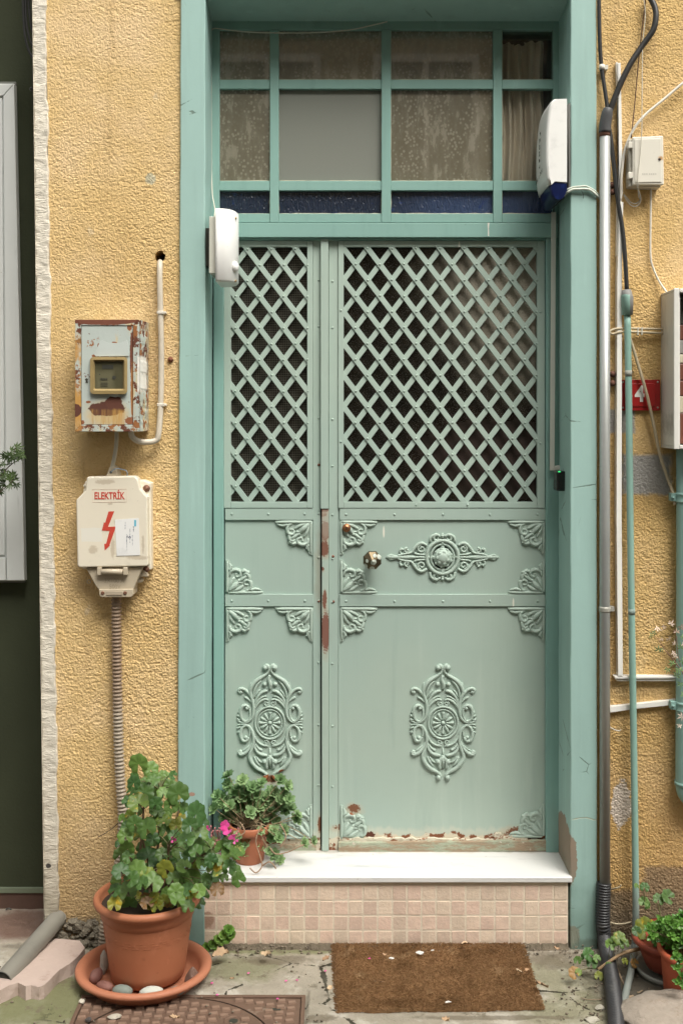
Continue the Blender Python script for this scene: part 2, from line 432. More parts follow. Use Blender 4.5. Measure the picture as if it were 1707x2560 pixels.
# ---------------------------------------------------------------- neighbour house at the left edge
def nb_mat():
    m = Mat('olive_render', (.045, .052, .030), .85, spec=.2)
    m.vary(4, .2); m.height(m.noise(90, 4), 1)
    return m.done(.5, .002)
nb = thing('neighbour_wall', 'dark olive green wall of the next house at the left edge', 'wall', (-1.3, .3, 0)); struct(nb)
NY = .28
xr = la(1.5) + .03
MB().box(-3.6, xr, NY, NY + .2, P(0, 2230, NY).z, 6.2).build('render', nb_mat(), nb)
MB().box(-3.6, xr, NY - .012, NY + .2, P(0, 2229, NY).z, P(0, 2218, NY).z + .001).build('ledge', simple('ledge_green', (.16, .19, .13)), nb)
MB().box(-3.6, xr, NY - .006, NY + .2, -.05, P(0, 2229, NY).z - .001).build('plinth', simple('plinth_brown', (.10, .055, .04), .8, var=.2), nb)
rg = MB().lathe([(.011, 0), (.0135, .002), (.011, .004), (.0085, .002), (.011, 0)], P(23, 2278, NY - .015), 16, 'Y').build('iron_ring', simple('ring_iron', (.12, .12, .11), .4, .8))
tag(rg, 'small iron ring hanging at the foot of the dark wall', 'ring')

# ---------------------------------------------------------------- ground
def ground_mat():
    m = Mat('old_concrete', (.33, .295, .235), .88, spec=.25)
    m.vary(3.5, .28).vary(22, .18)
    m.layer(m.ramp(m.noise(8, 6, .65), .5, .66), (.50, .465, .40), amt=.85)
    m.layer(m.ramp(m.noise(19, 6, .7), .60, .70), (.13, .11, .075), amt=.6)
    m.layer(m.ramp(m.noise(150, 3), .66, .72), (.10, .085, .06), amt=.5)
    m.layer(m.ramp(m.noise(190, 2, off=(2, 2, 2)), .70, .74), (.50, .46, .40), amt=.5)
    for u, v, rx, ry, a in ((110, 2500, .22, .16, .9), (600, 2420, .14, .08, .6), (690, 2375, .30, .03, .8), (1400, 2440, .16, .11, .45), (1480, 2530, .20, .10, .5), (330, 2360, .2, .05, .8)):
        m.layer(m.blob(G(u, v), (rx, ry, .3), .8, 14, .35), (.135, .15, .055), None, None, a * .85)
    m.layer(m.blob(G(60, 2310), (.16, .12, .3), .3, 14, .3), (.14, .075, .055), None, None, .85)
    for u, v, rx, ry in ((690, 2400, .12, .03), (1400, 2400, .12, .06), (800, 2545, .05, .02), (1250, 2545, .25, .012)): m.layer(m.blob(G(u, v), (rx, ry, .3), .9, 24, .3), (.14, .115, .08), None, None, .7)
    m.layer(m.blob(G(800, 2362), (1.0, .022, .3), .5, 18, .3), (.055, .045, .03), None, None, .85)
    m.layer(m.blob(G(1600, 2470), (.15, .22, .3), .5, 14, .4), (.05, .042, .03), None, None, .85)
    yy = m.n('ShaderNodeSeparateXYZ'); m.L(m.pos, yy.inputs[0]); m.layer(m.ramp(yy.outputs[1], -.66, -.70), (.055, .053, .05))
    v = m.voro(3.1, (1, 1.3, 1), 'DISTANCE_TO_EDGE')
    cr = m.ramp(m.math('ADD', v, m.math('MULTIPLY', m.math('SUBTRACT', m.noise(11, 6, .7), .5), .22)), .006, .001)
    cr = m.math('MULTIPLY', cr, m.ramp(m.noise(1.3, 2, off=(3, 3, 0)), .46, .52))
    m.layer(cr, (.05, .045, .03)); m.height(cr, -2)
    m.layer(m.ramp(m.noise(7, 8, .75, off=(5, 5, 0)), .56, .62), (.15, .125, .085), amt=.8)
    m.height(m.noise(60, 6, .7), 2.0).height(m.noise(260, 3), .7)
    return m.done(.8, .003)
xs = np.concatenate([[-40, -20, -8, -4, -2.4], np.arange(-1.3, 1.3, .0065), [2.4, 4, 8, 20, 40]])
ys = np.concatenate([[-40, -20, -9, -4, -2, -1.2, -.8], np.arange(-.62, .36, .0065), [.6, 1, 3, 20, 40]])
X, Yg = np.meshgrid(xs, ys)
dep = .010 * (fbm(X / .12, Yg / .12, 71, 4) - .5) + .004 * (fbm(X / .02, Yg / .02, 75, 3) - .5)
near = ((np.abs(X) < 1.35) & (Yg > -.7) & (Yg < .4)).astype(float)
dep = dep * near
# a rubble gutter along the foot of the step
dep += near * -.010 * np.exp(-((Yg + .004) / .02) ** 2)
# the slab is lower left of a line: pit around the manhole cover
c0 = G(440, 2560)
inside = (X > G(205, 2490).x - .004) & (X < G(766, 2490).x + .006) & (Yg < G(480, 2481).y + .004)
dep = np.where(inside & (Yg > -.7), -.012, dep)
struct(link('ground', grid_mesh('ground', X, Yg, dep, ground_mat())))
# ---------------------------------------------------------------- house across the street (seen only in the panes)
op = thing('opposite_house', 'beige house across the street mirrored in the transom panes', 'house', (0, -8.4, 0)); struct(op)
OY = -6.4
MB().box(-9, 9, OY - .4, OY, -.1, 8.0).build('facade', simple('opposite_render', (.27, .23, .16), .9, bump=0), op)
wf = simple('opposite_window_white', (.62, .60, .55), .7, bump=0); wg = simple('opposite_window_dark', (.03, .03, .03), .1, bump=0, var=0, dirt=0)
wins = [(x, z) for x in (-3.7, -2.2, -.7, .8, 2.3, 3.8) for z in (1.0, 3.7, 6.2)]
for x, z in wins:
    f = MB().box(x - .5, x + .5, OY, OY + .05, z, z + 1.5).build('window', wf, op)
    for s_ in (-1, 1):
        MB().box(x + s_ * .03 + (0 if s_ > 0 else -.4), x + s_ * .03 + (.4 if s_ > 0 else 0), OY + .052, OY + .06, z + .08, z + 1.42).build('pane', wg, f)
MB().box(-9, 9, OY, OY + .35, 3.35, 3.47).build('ledge', wf, op)

# ---------------------------------------------------------------- dark hall behind the door
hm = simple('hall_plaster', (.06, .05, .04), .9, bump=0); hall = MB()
x0, x1 = P(530, 0, .26).x - .1, P(1400, 0, .26).x + .1
hall.box(x0 - .02, x0, .345, 1.5, .2, 3.2).box(x1, x1 + .02, .345, 1.5, .2, 3.2).box(x0, x1, 1.5, 1.52, .2, 3.2).box(x0, x1, .345, 1.5, 3.2, 3.22).box(x0, x1, .345, 1.5, .18, .2)
struct(hall.build('hall_walls', hm))

# ---------------------------------------------------------------- transom window
FY = .19     # front of the iron frame
GY = .207    # glass
tw = thing('transom_window', 'teal iron transom window of twelve panes above the door', 'window', P(960, 300, FY))
fr = MB()
tm = M['teal_frame']
def bar(mb, u0, u1, v0, v1, Y=FY, t=.028): mb.pbox(u0, u1, v0, v1, Y, Y + t)
UC = [(549, 675), (697, 953.5), (977, 1232.5), (1254.5, 1382)]
VR = [(74, 199), (222, 452), (476, 534)]
def part_bars(name, rects, Y, t, bevel=.0015):
    mb = MB()
    for r in rects: bar(mb, *r, Y=Y, t=t)
    return mb.build(name, tm, tw, bevel)
part_bars('frame', [(524, 549, 50, 556), (1382, 1400, 50, 556), (549, 1382, 50, 74)], FY, .04)
for a, b in ((675, 697), (953.5, 977), (1232.5, 1254.5)):
    part_bars('mullion', [(a, b, 74.5, 556)], FY - .002, .03)
for a, b in ((199, 222), (452, 476)):
    part_bars('transom_bar', [(u0, u1, a, b) for u0, u1 in UC], FY + .002, .026)
part_bars('bottom_bar', [(u0, u1, 534, 556) for u0, u1 in UC], FY + .0015, .026)
part_bars('head_rail', [(530, 1395, 557, 593)], FY - .006, .06)
part_bars('head_rail', [(560, 1392, 593.5, 600)], FY + .008, .05)
sp = simple('white_drip', (.75, .73, .66), .6, bump=0)
mb = MB(); mb.pprism([(1218, 557), (1223, 557), (1221, 572), (1222, 590), (1219, 590), (1219, 573)], FY - .0068, FY - .005)
tag(mb.build('paint_drip', sp, tw))

def glass_mat(name, dust, col, amt, sx=1):
    m = Mat(name, col, .12, spec=.5)
    dots = m.voro(88, (1, 1, .85)); n = m.noise(12, 4, .6, (1.5, 1, .5))
    f = m.math('MULTIPLY', m.ramp(dots, .60, .15), m.ramp(n, .30, .55))
    st = m.noise(13, 6, .7, (2.2, 1, .7))
    f2 = m.ramp(st, .40, .72)
    big = m.math('MAXIMUM', m.math('MULTIPLY', f, .62), m.math('MULTIPLY', f2, .7))
    m.layer(big, dust, .55, None, amt)
    m.height(m.noise(5, 2), .5); m.b.inputs['Coat Weight'].default_value = 1; m.b.inputs['Coat Roughness'].default_value = .02; m.b.inputs['Coat IOR'].default_value = 1.8
    return m.done(.08, .004)
M['glass_dusty'] = glass_mat('dusty_glass', (.31, .285, .215), (.15, .135, .095), .85)
M['glass_dusty'].node_tree.nodes['Principled BSDF'].inputs['Specular IOR Level'].default_value = .9
M['glass_clear'] = glass_mat('clear_glass', (.15, .145, .11), (.030, .028, .022), .5)
m = Mat('grey_board', (.195, .205, .175), .75); m.vary(3, .05).vary(120, .03); M['board'] = m.done()
m = Mat('blue_pebbled_glass', (.014, .022, .042), .24, spec=.6)
m.layer(m.blob(P(1265, 505, GY), (.3, .2, .1), .4, 8, .6), (.045, .075, .16), None, None, .6)  # lighter sheen on the third and fourth panes, painted into the colour
m.layer(m.ramp(m.noise(26, 4), .64, .72), (.01, .03, .12), None, None, .8)
m.height(m.noise(70, 1, .5, (1.6, 1, .6), 1.0), 1); M['blue'] = m.done(.9, .0045); m.b.inputs['Coat Weight'].default_value = .5; m.b.inputs['Coat Roughness'].default_value = .15
putty = simple('putty', (.40, .37, .27), .9, var=.3)
for j, (v0, v1) in enumerate(VR):
    for i, (u0, u1) in enumerate(UC):
        mt = M['blue'] if j == 2 else (M['board'] if (i, j) == (1, 1) else (M['glass_clear'] if (i == 3) else M['glass_dusty']))
        c = MB(); c.pbox(u0 - 4, u1 + 4, v0 - 4, v1 + 4, GY + .0007 * i, GY + .004 + .0007 * i)
        g = c.build('pane', mt, tw)
        if j == 2: g['label'] = 'pebbled dark blue pane'
        if (i, j) == (1, 1): g['label'] = 'opaque grey pane'
        # crumbling putty line round each pane
        mb = MB(); a = P(u0, v0, GY - .001); b = P(u1, v1, GY - .001); q = .0016
        for (xa_, za_, xb_, zb2) in ((a.x, a.z, b.x, a.z), (a.x, b.z, b.x, b.z), (a.x, a.z, a.x, b.z), (b.x, a.z, b.x, b.z)):
            n = max(6, int(math.hypot(xb_ - xa_, zb2 - za_) / .02)); pts = []; rs = []
            for k in range(n + 1):
                t = k / n; pts.append((xa_ + (xb_ - xa_) * t, GY - .0005, za_ + (zb2 - za_) * t)); rs.append(q * (.35 + 1.3 * random.random()))
            mb.tube(pts, rs, 4, 1)
        mb.build('putty', putty, g)
# added pale cloth behind the right panes, standing in for pale reflections
cm = simple('reflection_cloth', (.86, .80, .72), .9, bump=0)
gcm = M['glass_clear']; t_ = gcm.node_tree; pb = t_.nodes['Principled BSDF']; tr_ = t_.nodes.new('ShaderNodeBsdfTransparent'); tr_.inputs[0].default_value = (.97, .96, .92, 1)
ms_ = t_.nodes.new('ShaderNodeMixShader'); ms_.inputs[0].default_value = .22; t_.links.new(tr_.outputs[0], ms_.inputs[1]); t_.links.new(pb.outputs[0], ms_.inputs[2]); t_.links.new(ms_.outputs[0], t_.nodes['Material Output'].inputs[0])
refl_cloth = thing('reflection_cloth', 'pale folded cloth added behind the right transom panes in place of reflections', 'stand-in cloth', P(1310, 452, .23)); rnd = random.Random(3)
for (u0, u1, v0, v1) in ((1254, 1286, 108, 472), (1280, 1316, 112, 472), (1310, 1360, 104, 472)):
    n = 40; vs = []
    for j in range(9):
        for i in range(n + 1):
            t = i / n; p = P(u0 + (u1 - u0) * t + 2.5 * math.sin(j * .8 + u0), v0 + (v1 - v0) * j / 8, .235); p.y += .011 * math.sin(t * (u1 - u0) / 3.6 + .4 * math.sin(j)) + .003 * rnd.random(); vs.append(p)
    MB().add(vs, [(j * (n + 1) + i, j * (n + 1) + i + 1, (j + 1) * (n + 1) + i + 1, (j + 1) * (n + 1) + i) for j in range(8) for i in range(n)], True).build('fold', cm, refl_cloth)
# ---------------------------------------------------------------- the double door
DY = .213
dd = thing('double_door', 'pale green riveted iron double door with lattice grilles and cast ornaments', 'door', P(960, 2130, DY))
def door_mat(name='door_paint', rusty=True):
    m = Mat(name, (.385, .478, .415), .52, spec=.4)
    m.vary(1.6, .06).vary(18, .025)
    m.layer(m.ramp(m.noise(7, 6, .6, (3.5, 1, .25)), .52, .75), (.46, .55, .48), amt=.45)
    m.layer(m.ramp(m.noise(5, 6, .6, (3, 1, .3), off=(9, 0, 0)), .56, .75), (.27, .36, .32), amt=.40)
    m.layer(m.ramp(m.noise(70, 4), .73, .77), (.20, .25, .19), amt=.6)
    m.mixc(m.ramp(m.noise(1.4, 3, off=(2, 0, 5)), .40, .65), (.335, .445, .40), amt=.55)
    m.layer(m.blob(P(905, 1420, DY), (px(48), .2, px(60)), .5, 20, .7), (.24, .30, .25), None, None, .45)
    if rusty:
        z = m.n('ShaderNodeSeparateXYZ'); m.L(m.pos, z.inputs[0])
        zz = m.math('ADD', z.outputs[2], m.math('MULTIPLY', m.math('SUBTRACT', m.noise(16, 6, .7, (1, 1, .5)), .5), .085))
        right = m.ramp(z.outputs[0], P(1000, 0, DY).x, P(1250, 0, DY).x)
        zb = P(0, 2088, DY).z
        m.layer(m.ramp(zz, zb + .03, zb + .012), (.56, .56, .46), .7, None, .55)
        m.layer(m.ramp(zz, zb + .003, zb - .003), (.60, .54, .42), .8)
        m.layer(m.math('MULTIPLY', m.ramp(zz, zb + .006, zb + .001), m.ramp(m.noise(28, 4), .5, .55)), (.20, .075, .035), .9)
        for u, v, ru, rv in ((884, 2022, 16, 11), (925, 2088, 13, 8), (1278, 2105, 22, 12), (1295, 2082, 30, 14), (678, 1948, 24, 9), (745, 2040, 14, 9), (870, 2068, 34, 8), (800, 2060, 6, 20)):
            m.layer(m.blob(P(u, v + 3, DY), (px(ru * 1.35), .2, px(rv * 1.4)), .8, 40, .5), (.50, .42, .30), .9, None, .7)
            m.layer(m.blob(P(u, v, DY), (px(ru), .2, px(rv)), 1.1, 130, .15), (.19, .085, .045) if v < 2085 else (.10, .035, .02), .95)
        for u, v, rv in ((959, 1330, 15), (1147, 617, 14), (1282, 1507, 12)):
            m.layer(m.blob(P(u, v, DY), (px(2.5), .2, px(rv)), .3, 60, .2), (.72, .72, .62), .6)
        m.layer(m.blob(P(800, 1430, DY), (px(14), .2, px(110)), .7, 20, .5), (.30, .27, .20), None, None, .5)
    m.height(m.noise(110, 3), .25).height(m.noise(3.5, 2, .5, (1, 1, .5)), 3.5).height(m.noise(80, 4, .6, (3, 1, .12)), .35)
    return m.done(.5, .001)
M['door'] = door_mat()
m = Mat('cover_strip_paint', (.385, .478, .415), .5); m.vary(6, .08)
for u, v, ru, rv, a in ((814, 1580, 13, 52, .35), (812, 1328, 14, 26, .5), (811, 1372, 13, 20, .6), (807, 1285, 10, 8, .4), (806, 1422, 5, 5, .4), (812, 1276, 12, 5, .3), (811, 1500, 6, 26, .6)):
    m.layer(m.blob(P(u, v + 4, DY - .02), (px(ru * 1.1), .2, px(rv * 1.15)), .7, 45, .4), (.40, .33, .24), None, None, .6)
    m.layer(m.blob(P(u, v, DY - .02), (px(ru * .9), .2, px(rv)), a + .55, 120, .12), (.19, .085, .055) if v < 1580 else (.20, .09, .065), .85)
m.layer(m.blob(P(814, 1310, DY - .02), (px(14), .2, px(40)), .3, 30, .3), (.40, .36, .29), None, None, .5)
M['strip'] = m.done()
dm = M['door']
def leaf(name, label, rects, panels):
    """one leaf: its sheet metal panels plus frame members, in one mesh"""
    mb = MB()
    for r in panels: mb.pbox(*r, DY + .004, DY + .012)
    for r, Y in rects: mb.pbox(*r, Y, DY + .016 + .0005 * ((r[0] + r[2]) % 5))
    o = mb.build('door_leaf', dm, dd, .0012); tag(o, label); return o
Lf = leaf('door_leaf', 'narrow fixed door leaf',
    [((560, 577, 602, 1270), DY - .006), ((768, 782, 602, 1270), DY - .006), ((577.3, 767.7, 602, 617), DY - .0055), ((577.3, 767.7, 1255, 1270), DY - .0055),
     ((782.5, 801, 598, 2128), DY - .001)],
    [(563, 783, 1270.5, 2128)])
Rf = leaf('door_leaf', 'wide opening door leaf',
    [((845.5, 859, 602, 1270), DY - .006), ((1342, 1361, 602, 1270), DY - .006), ((859.3, 1341.7, 602, 617), DY - .0055), ((859.3, 1341.7, 1255, 1270), DY - .0055),
     ((822, 845, 598, 2128), DY - .001)],
    [(845, 1363, 1270.5, 2128)])
for lf, a, b in ((Lf, 563, 783), (Rf, 849, 1363)):
    for v0, v1 in ((1270.8, 1300), (1486, 1516)):
        MB().pbox(a, b, v0, v1, DY - .0035, DY + .004).build('rail', dm, lf, .001)
# raised edge strip of the wide leaf beside its panels
MB().pbox(846.2, 849, 1301, 2096, DY + .0005, DY + .004).build('edging', dm, Rf)
# overlapping cover strip at the meeting stiles
cs = MB().pbox(801.5, 821, 598, 1272, DY - .016, DY + .01).build('cover_strip', dm, Lf, .0015)
cs = MB().pbox(804.5, 821.5, 1273, 2128, DY - .013, DY + .01).build('cover_strip', M['strip'], Lf, .0015); tag(cs, 'lower cover strip with paint scraped to brown primer')
# weather bars at the foot
wbm = Mat('weather_bar', (.34, .37, .27), .8); wbm.vary(8, .25)
wbm.layer(wbm.ramp(wbm.noise(10, 6, .7, (1, 1, 4)), .44, .56), (.32, .24, .16), .9)
wbm.layer(wbm.ramp(wbm.noise(40, 4), .66, .7), (.55, .50, .40)); wbm.height(wbm.noise(50, 5, .6, (1, 1, 3)), 1.5); wbm = wbm.done(.8, .003)
def ragged_bar(u0, u1, vt0, vt1, vb0, vb1, Y, parent, amp=2.2, seed=3):
    rnd = random.Random(seed); n = 44; top = []; bot = []
    for i in range(n + 1):
        t = i / n; u = u0 + (u1 - u0) * t
        top.append((u, vt0 + (vt1 - vt0) * t + rnd.uniform(-amp, amp))); bot.append((u, vb0 + (vb1 - vb0) * t + rnd.uniform(-.4, .4)))
    mb = MB(); vs = []; 
    for (u, v), (u2, v2) in zip(top, bot):
        a, b = P(u, v, Y), P(u2, v2, Y); vs += [(a.x, Y + .012, a.z), (a.x, Y + rnd.uniform(0, .002), a.z - .002), (b.x, Y, b.z), (b.x, Y + .02, b.z)]
    fs = [(i * 4 + k, (i + 1) * 4 + k, (i + 1) * 4 + k + 1, i * 4 + k + 1) for i in range(n) for k in range(3)]
    mb.add(vs, fs); return mb.build('weather_bar', wbm, parent, recalc=True)
ragged_bar(846, 1364, 2107, 2101, 2131, 2128, DY - .016, Rf, 1.6)
flake = Mat('peeling_paint', (.60, .55, .43), .85)
flake.layer(flake.ramp(flake.noise(26, 5, .7, (1, 1, 2.5)), .55, .6), (.26, .10, .045)); flake.vary(30, .2)
flake.height(flake.noise(60, 5, .7, (.6, 1, 2)), 2); flake = flake.done(.9, .003)
fo = ragged_bar(848, 1250, 2094, 2098, 2108, 2105, DY - .005, Rf, 2.6, 9); fo.data.materials[0] = flake; fo.name = 'paint_flake'
fo = ragged_bar(1235, 1318, 2084, 2094, 2106, 2104, DY - .006, Rf, 5, 19); fo.data.materials[0] = flake; fo.name = 'paint_flake'
ragged_bar(566, 790, 2112, 2112, 2130, 2130, DY - .006, Lf, .8, 4)

# --- lattice
def clip_poly(poly, x0, x1, y0, y1):
    def cl(ps, f, inter):
        out = []
        for i in range(len(ps)):
            a, b = ps[i - 1], ps[i]
            if f(b):
                if not f(a): out.append(inter(a, b))
                out.append(b)
            elif f(a): out.append(inter(a, b))
        return out
    def at(k, c): return lambda a, b: tuple(a[j] + (b[j] - a[j]) * (c - a[k]) / (b[k] - a[k]) for j in (0, 1))
    for k, c, s_ in ((0, x0, 1), (0, x1, -1), (1, y0, 1), (1, y1, -1)):
        poly = cl(poly, lambda p: s_ * (p[k] - c) >= 0, at(k, c))
        if not poly: return []
    return poly
rivets = {Lf.name: [], Rf.name: []}
def lattice(lf, x0, x1, y0, y1, ox, oy, dx, dy, seed):
    rnd = random.Random(seed); n = 26
    hx, hy = dx / 2, dy / 2; L_ = math.hypot(hx, hy); w_ = 6.6
    dirn = (hx / L_, hy / L_); nx, ny = -dirn[1], dirn[0]
    for fam in (1, -1):
        for k in range(-40, 60):
            cx = ox + k * dx; cy = oy
            # bar through (cx,cy) running down-right (fam 1) or down-left (fam -1)
            d = (dirn[0] * fam, dirn[1]); nn = (-d[1], d[0]); e = rnd.uniform(-.7, .7)
            poly = [(cx + d[0] * t + nn[0] * (w_ * s_ + e), cy + d[1] * t + nn[1] * (w_ * s_ + e)) for t, s_ in ((-1500, -1), (1500, -1), (1500, 1), (-1500, 1))]
            poly = clip_poly(poly, x0 - 1, x1 + 1, y0 - 1, y1 + 1)
            if len(poly) < 3: continue
            ar = abs(sum(poly[i - 1][0] * poly[i][1] - poly[i][0] * poly[i - 1][1] for i in range(len(poly)))) / 2
            if ar < 60: continue
            Y = DY - .0045 if fam == 1 else DY + .0005
            mb = MB(); mb.prism([(P(u, v, Y).x, P(u, v, Y).z) for u, v in poly], Y, Y + .0042)
            mb.build('lattice_bar', dm, lf, .0006, 1)
    for i in range(-40, 60):
        for j in range(-40, 60):
            if (i + j) % 2: continue
            u, v = ox + i * hx, oy + j * hy
            if x0 + 3 < u < x1 + 2 and y0 + 3 < v < y1 - 3: rivets[lf.name].append((u + rnd.uniform(-.8, .8), v + rnd.uniform(-.8, .8), DY - .0045))
lattice(Lf, 577, 768, 617, 1255, 649, 662, 60.2, 79.0, 1)
lattice(Rf, 859, 1342, 617, 1255, 889, 660, 60.3, 79.4, 2)
for u, v in [(x, y) for y in (1285, 1502) for x in (580, 671, 762)]: rivets[Lf.name].append((u, v, DY - .0035))
for u, v in [(x, y) for y in (1286, 1503) for x in (865, 986, 1107, 1224, 1343)]: rivets[Rf.name].append((u, v, DY - .0035))
for v in (700, 816, 1045, 1162, 1284, 1394, 1502, 1656, 1812, 1963, 2106):
    rivets[Lf.name].append((796.5, v, DY - .001)); rivets[Rf.name].append((831, v + 3, DY - .001))
for v in (776, 1104): rivets[Rf.name].append((852, v, DY - .006)); rivets[Rf.name].append((1350, v + 4, DY - .006))
for u in (1040, 1168): rivets[Rf.name].append((u, 1262, DY - .0055))
for lf in (Lf, Rf):
    n = 8; prof = [(.0044, 0), (.0040, .0014), (.0024, .0026), (.0001, .003)]
    mb = MB()
    for u, v, Y in rivets[lf.name]: mb.lathe(prof, P(u, v, Y), n, 'Y')
    stuff(mb.build('rivets', dm, lf, recalc=True))
# rusty lower rivets
mb = MB()
for u, v in ((797, 1503), (833.5, 1504), (832.5, 1391), (797, 1162)): mb.lathe([(.0050, 0), (.0045, .0018), (.0026, .0032), (.0001, .0036)], P(u, v, DY - .001), 8, 'Y')
stuff(mb.build('rusty_rivets', simple('rivet_rust', (.19, .075, .045), .9), Lf, recalc=True))

# glass behind the lattice, wire mesh behind the narrow one
g = MB().pbox(855, 1346, 612, 1260, DY + .022, DY + .026).build('glass', None, Rf)
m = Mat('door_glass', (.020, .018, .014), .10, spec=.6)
m.layer(m.blob(P(1330, 640, .23), (.27, .2, .36), .35, 3, .7), (.42, .38, .30), .6, None, .9)  # pale reflection at the upper right, painted into the glass colour
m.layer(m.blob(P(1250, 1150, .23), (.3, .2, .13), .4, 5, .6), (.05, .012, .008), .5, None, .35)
m.layer(m.ramp(m.noise(260, 3), .5, .7), (.06, .055, .045), .6, None, .5)
g.data.materials.append(m.done())
g = MB().pbox(573, 771, 612, 1260, DY + .024, DY + .028).build('glass', simple('door_glass_dark', (.035, .032, .026), .3), Lf)
mb = MB(); a, b = P(577, 617, DY + .018), P(768, 1255, DY + .018); nv = 34
for i in range(nv): x = a.x + (b.x - a.x) * (i + .5) / nv; mb.box(x - .0004, x + .0004, a.y, a.y + .001, b.z, a.z)
nh = 110
for i in range(nh): z = b.z + (a.z - b.z) * (i + .5) / nh; mb.box(a.x, b.x, a.y + .001, a.y + .002, z - .0004, z + .0004)
stuff(mb.build('wire_screen', simple('wire', (.20, .19, .15), .5, .3, bump=0), Lf))

# --- cast ornaments
def relief_part(name, balls, tubes, to, Y, base=None, n=8):
    """tubes = [(pts2d, radii2d)] in local photo pixels; `to` maps local to photo pixels"""
    mb = MB()
    for pts, r in tubes:
        q = [P(*to(*p), Y) for p in pts]
        mb.tube(q, [px(k) * 1.056 for k in (r if hasattr(r, '__len__') else [r] * len(q))], n, 3, 1.25)
    for (x, y, r) in balls:
        c = P(*to(x, y), Y); rr_ = px(r) * 1.056; mb.ball(c, rr_, rr_ * 1.2, 10, 6)
    if base:
        pts = [(P(*to(*p), Y).x, P(*to(*p), Y).z) for p in base]
        mb.prism(pts, Y - .0015, Y + .006)
    return mb
def ring(cx, cy, rx, ry, r, n=26, a0=0, a1=360):
    return ([(cx + rx * math.cos(math.radians(a0 + (a1 - a0) * i / n)), cy + ry * math.sin(math.radians(a0 + (a1 - a0) * i / n))) for i in range(n + 1)], r)
def scroll(cx, cy, r0, r1, turns, start, th0, th1, n=14):
    pts = []; rs = []
    for i in range(n + 1):
        t = i / n; a = math.radians(start) + turns * 2 * math.pi * t; r = r0 + (r1 - r0) * t
        pts.append((cx + r * math.cos(a), cy + r * math.sin(a))); rs.append(th0 + (th1 - th0) * t)
    return pts, rs
# medallion in crop pixels (7.127 per photo pixel), right half, mirrored
K = 7.127
half = [
    ([(905, 215), (880, 165), (845, 200), (840, 260), (880, 320), (980, 385), (1080, 455), (1150, 560), (1172, 650), (1140, 760), (1112, 880), (1112, 1000), (1145, 1110), (1230, 1180), (1330, 1180), (1400, 1150)],
     [30, 36, 34, 26, 24, 34, 40, 38, 32, 30, 30, 30, 26, 20, 18, 10]),
    ([(1400, 1230), (1310, 1215), (1210, 1240), (1140, 1330), (1112, 1460), (1118, 1580), (1160, 1700), (1185, 1790), (1140, 1900), (1040, 2005), (940, 2060), (880, 2110), (860, 2150)],
     [10, 18, 22, 28, 30, 30, 32, 36, 42, 40, 32, 28, 22]),
    ([(1120, 860), (1150, 740), (1210, 650), (1280, 590), (1350, 580), (1380, 620), (1345, 660), (1310, 640)], [14, 24, 28, 28, 28, 24, 20, 16]),
    ([(1150, 830), (1190, 780), (1250, 740), (1275, 735)], [14, 20, 22, 12]),
    ([(1118, 1500), (1160, 1600), (1220, 1690), (1290, 1740), (1350, 1750), (1375, 1710), (1340, 1690), (1315, 1725)], [16, 26, 34, 38, 34, 26, 20, 16]),
    ([(1180, 1590), (1240, 1650), (1300, 1690)], [12, 20, 12]),
    ([(1180, 940), (1240, 880), (1310, 900), (1345, 1000), (1320, 1120), (1250, 1165), (1190, 1110), (1170, 1020), (1185, 930)], [22, 28, 34, 34, 28, 22, 20, 22, 22]),
    ([(1190, 1440), (1175, 1350), (1200, 1260), (1260, 1240), (1320, 1290), (1345, 1400), (1310, 1500), (1240, 1510), (1190, 1440)], [22, 20, 20, 22, 28, 34, 34, 30, 22]),
    ([(1340, 1090), (1400, 1050)], [14, 22]), ([(1340, 1150), (1405, 1120)], [12, 20]), ([(1340, 1260), (1405, 1290)], [12, 20]), ([(1345, 1330), (1395, 1370)], [12, 22]), ([(1340, 1030), (1385, 990)], [14, 20]),
    ([(845, 790), (900, 770), (980, 800), (1050, 870), (1100, 960), (1120, 1060)], [14, 22, 26, 24, 18, 12]),
    ([(870, 720), (940, 725), (1020, 780), (1080, 860), (1105, 930)], [10, 18, 22, 18, 10]),
    ([(860, 620), (930, 630), (1010, 690), (1065, 780), (1095, 860)], [20, 30, 30, 22, 12]),
    ([(975, 440), (1030, 490), (1080, 570), (1110, 660), (1115, 760)], [16, 26, 26, 20, 12]), ([(1000, 600), (1050, 660), (1085, 740)], [12, 18, 10]),
    scroll(880, 845, 46, 12, 1.3, -60, 16, 12), scroll(890, 1535, 46, 12, 1.3, 60, 16, 12),
    ([(850, 1600), (920, 1595), (1000, 1560), (1060, 1500), (1095, 1420)], [14, 20, 22, 18, 12]),
    ([(870, 1770), (950, 1760), (1030, 1720), (1080, 1650), (1100, 1560)], [22, 34, 34, 26, 12]),
    ([(960, 1680), (1030, 1640), (1080, 1560)], [26, 22, 10]),
    ([(1000, 1960), (1060, 1880), (1100, 1790)], [14, 28, 14]), ([(960, 1900), (1020, 1860), (1060, 1790)], [12, 22, 12]),
    ([(820, 1800), (870, 1850), (885, 1960), (870, 2010)], [30, 34, 34, 18]),
    ([(1160, 470), (1175, 560), (1180, 630)], [10, 18, 10]),
]
hballs = [(905, 205, 52), (915, 500, 42), (910, 1880, 50), (900, 2160, 50), (1340, 640, 28), (1340, 1720, 30), (1232, 930, 34), (1250, 1450, 34)]
cen = [ring(820, 1190, 262, 285, 22, 40), ring(820, 1190, 215, 232, 12, 36), ([(820, 340), (800, 420), (830, 500), (815, 590)], [26, 34, 40, 24]), ([(820, 1640), (820, 1800)], [12, 26]), ([(820, 1760), (820, 1990)], [34, 24])]
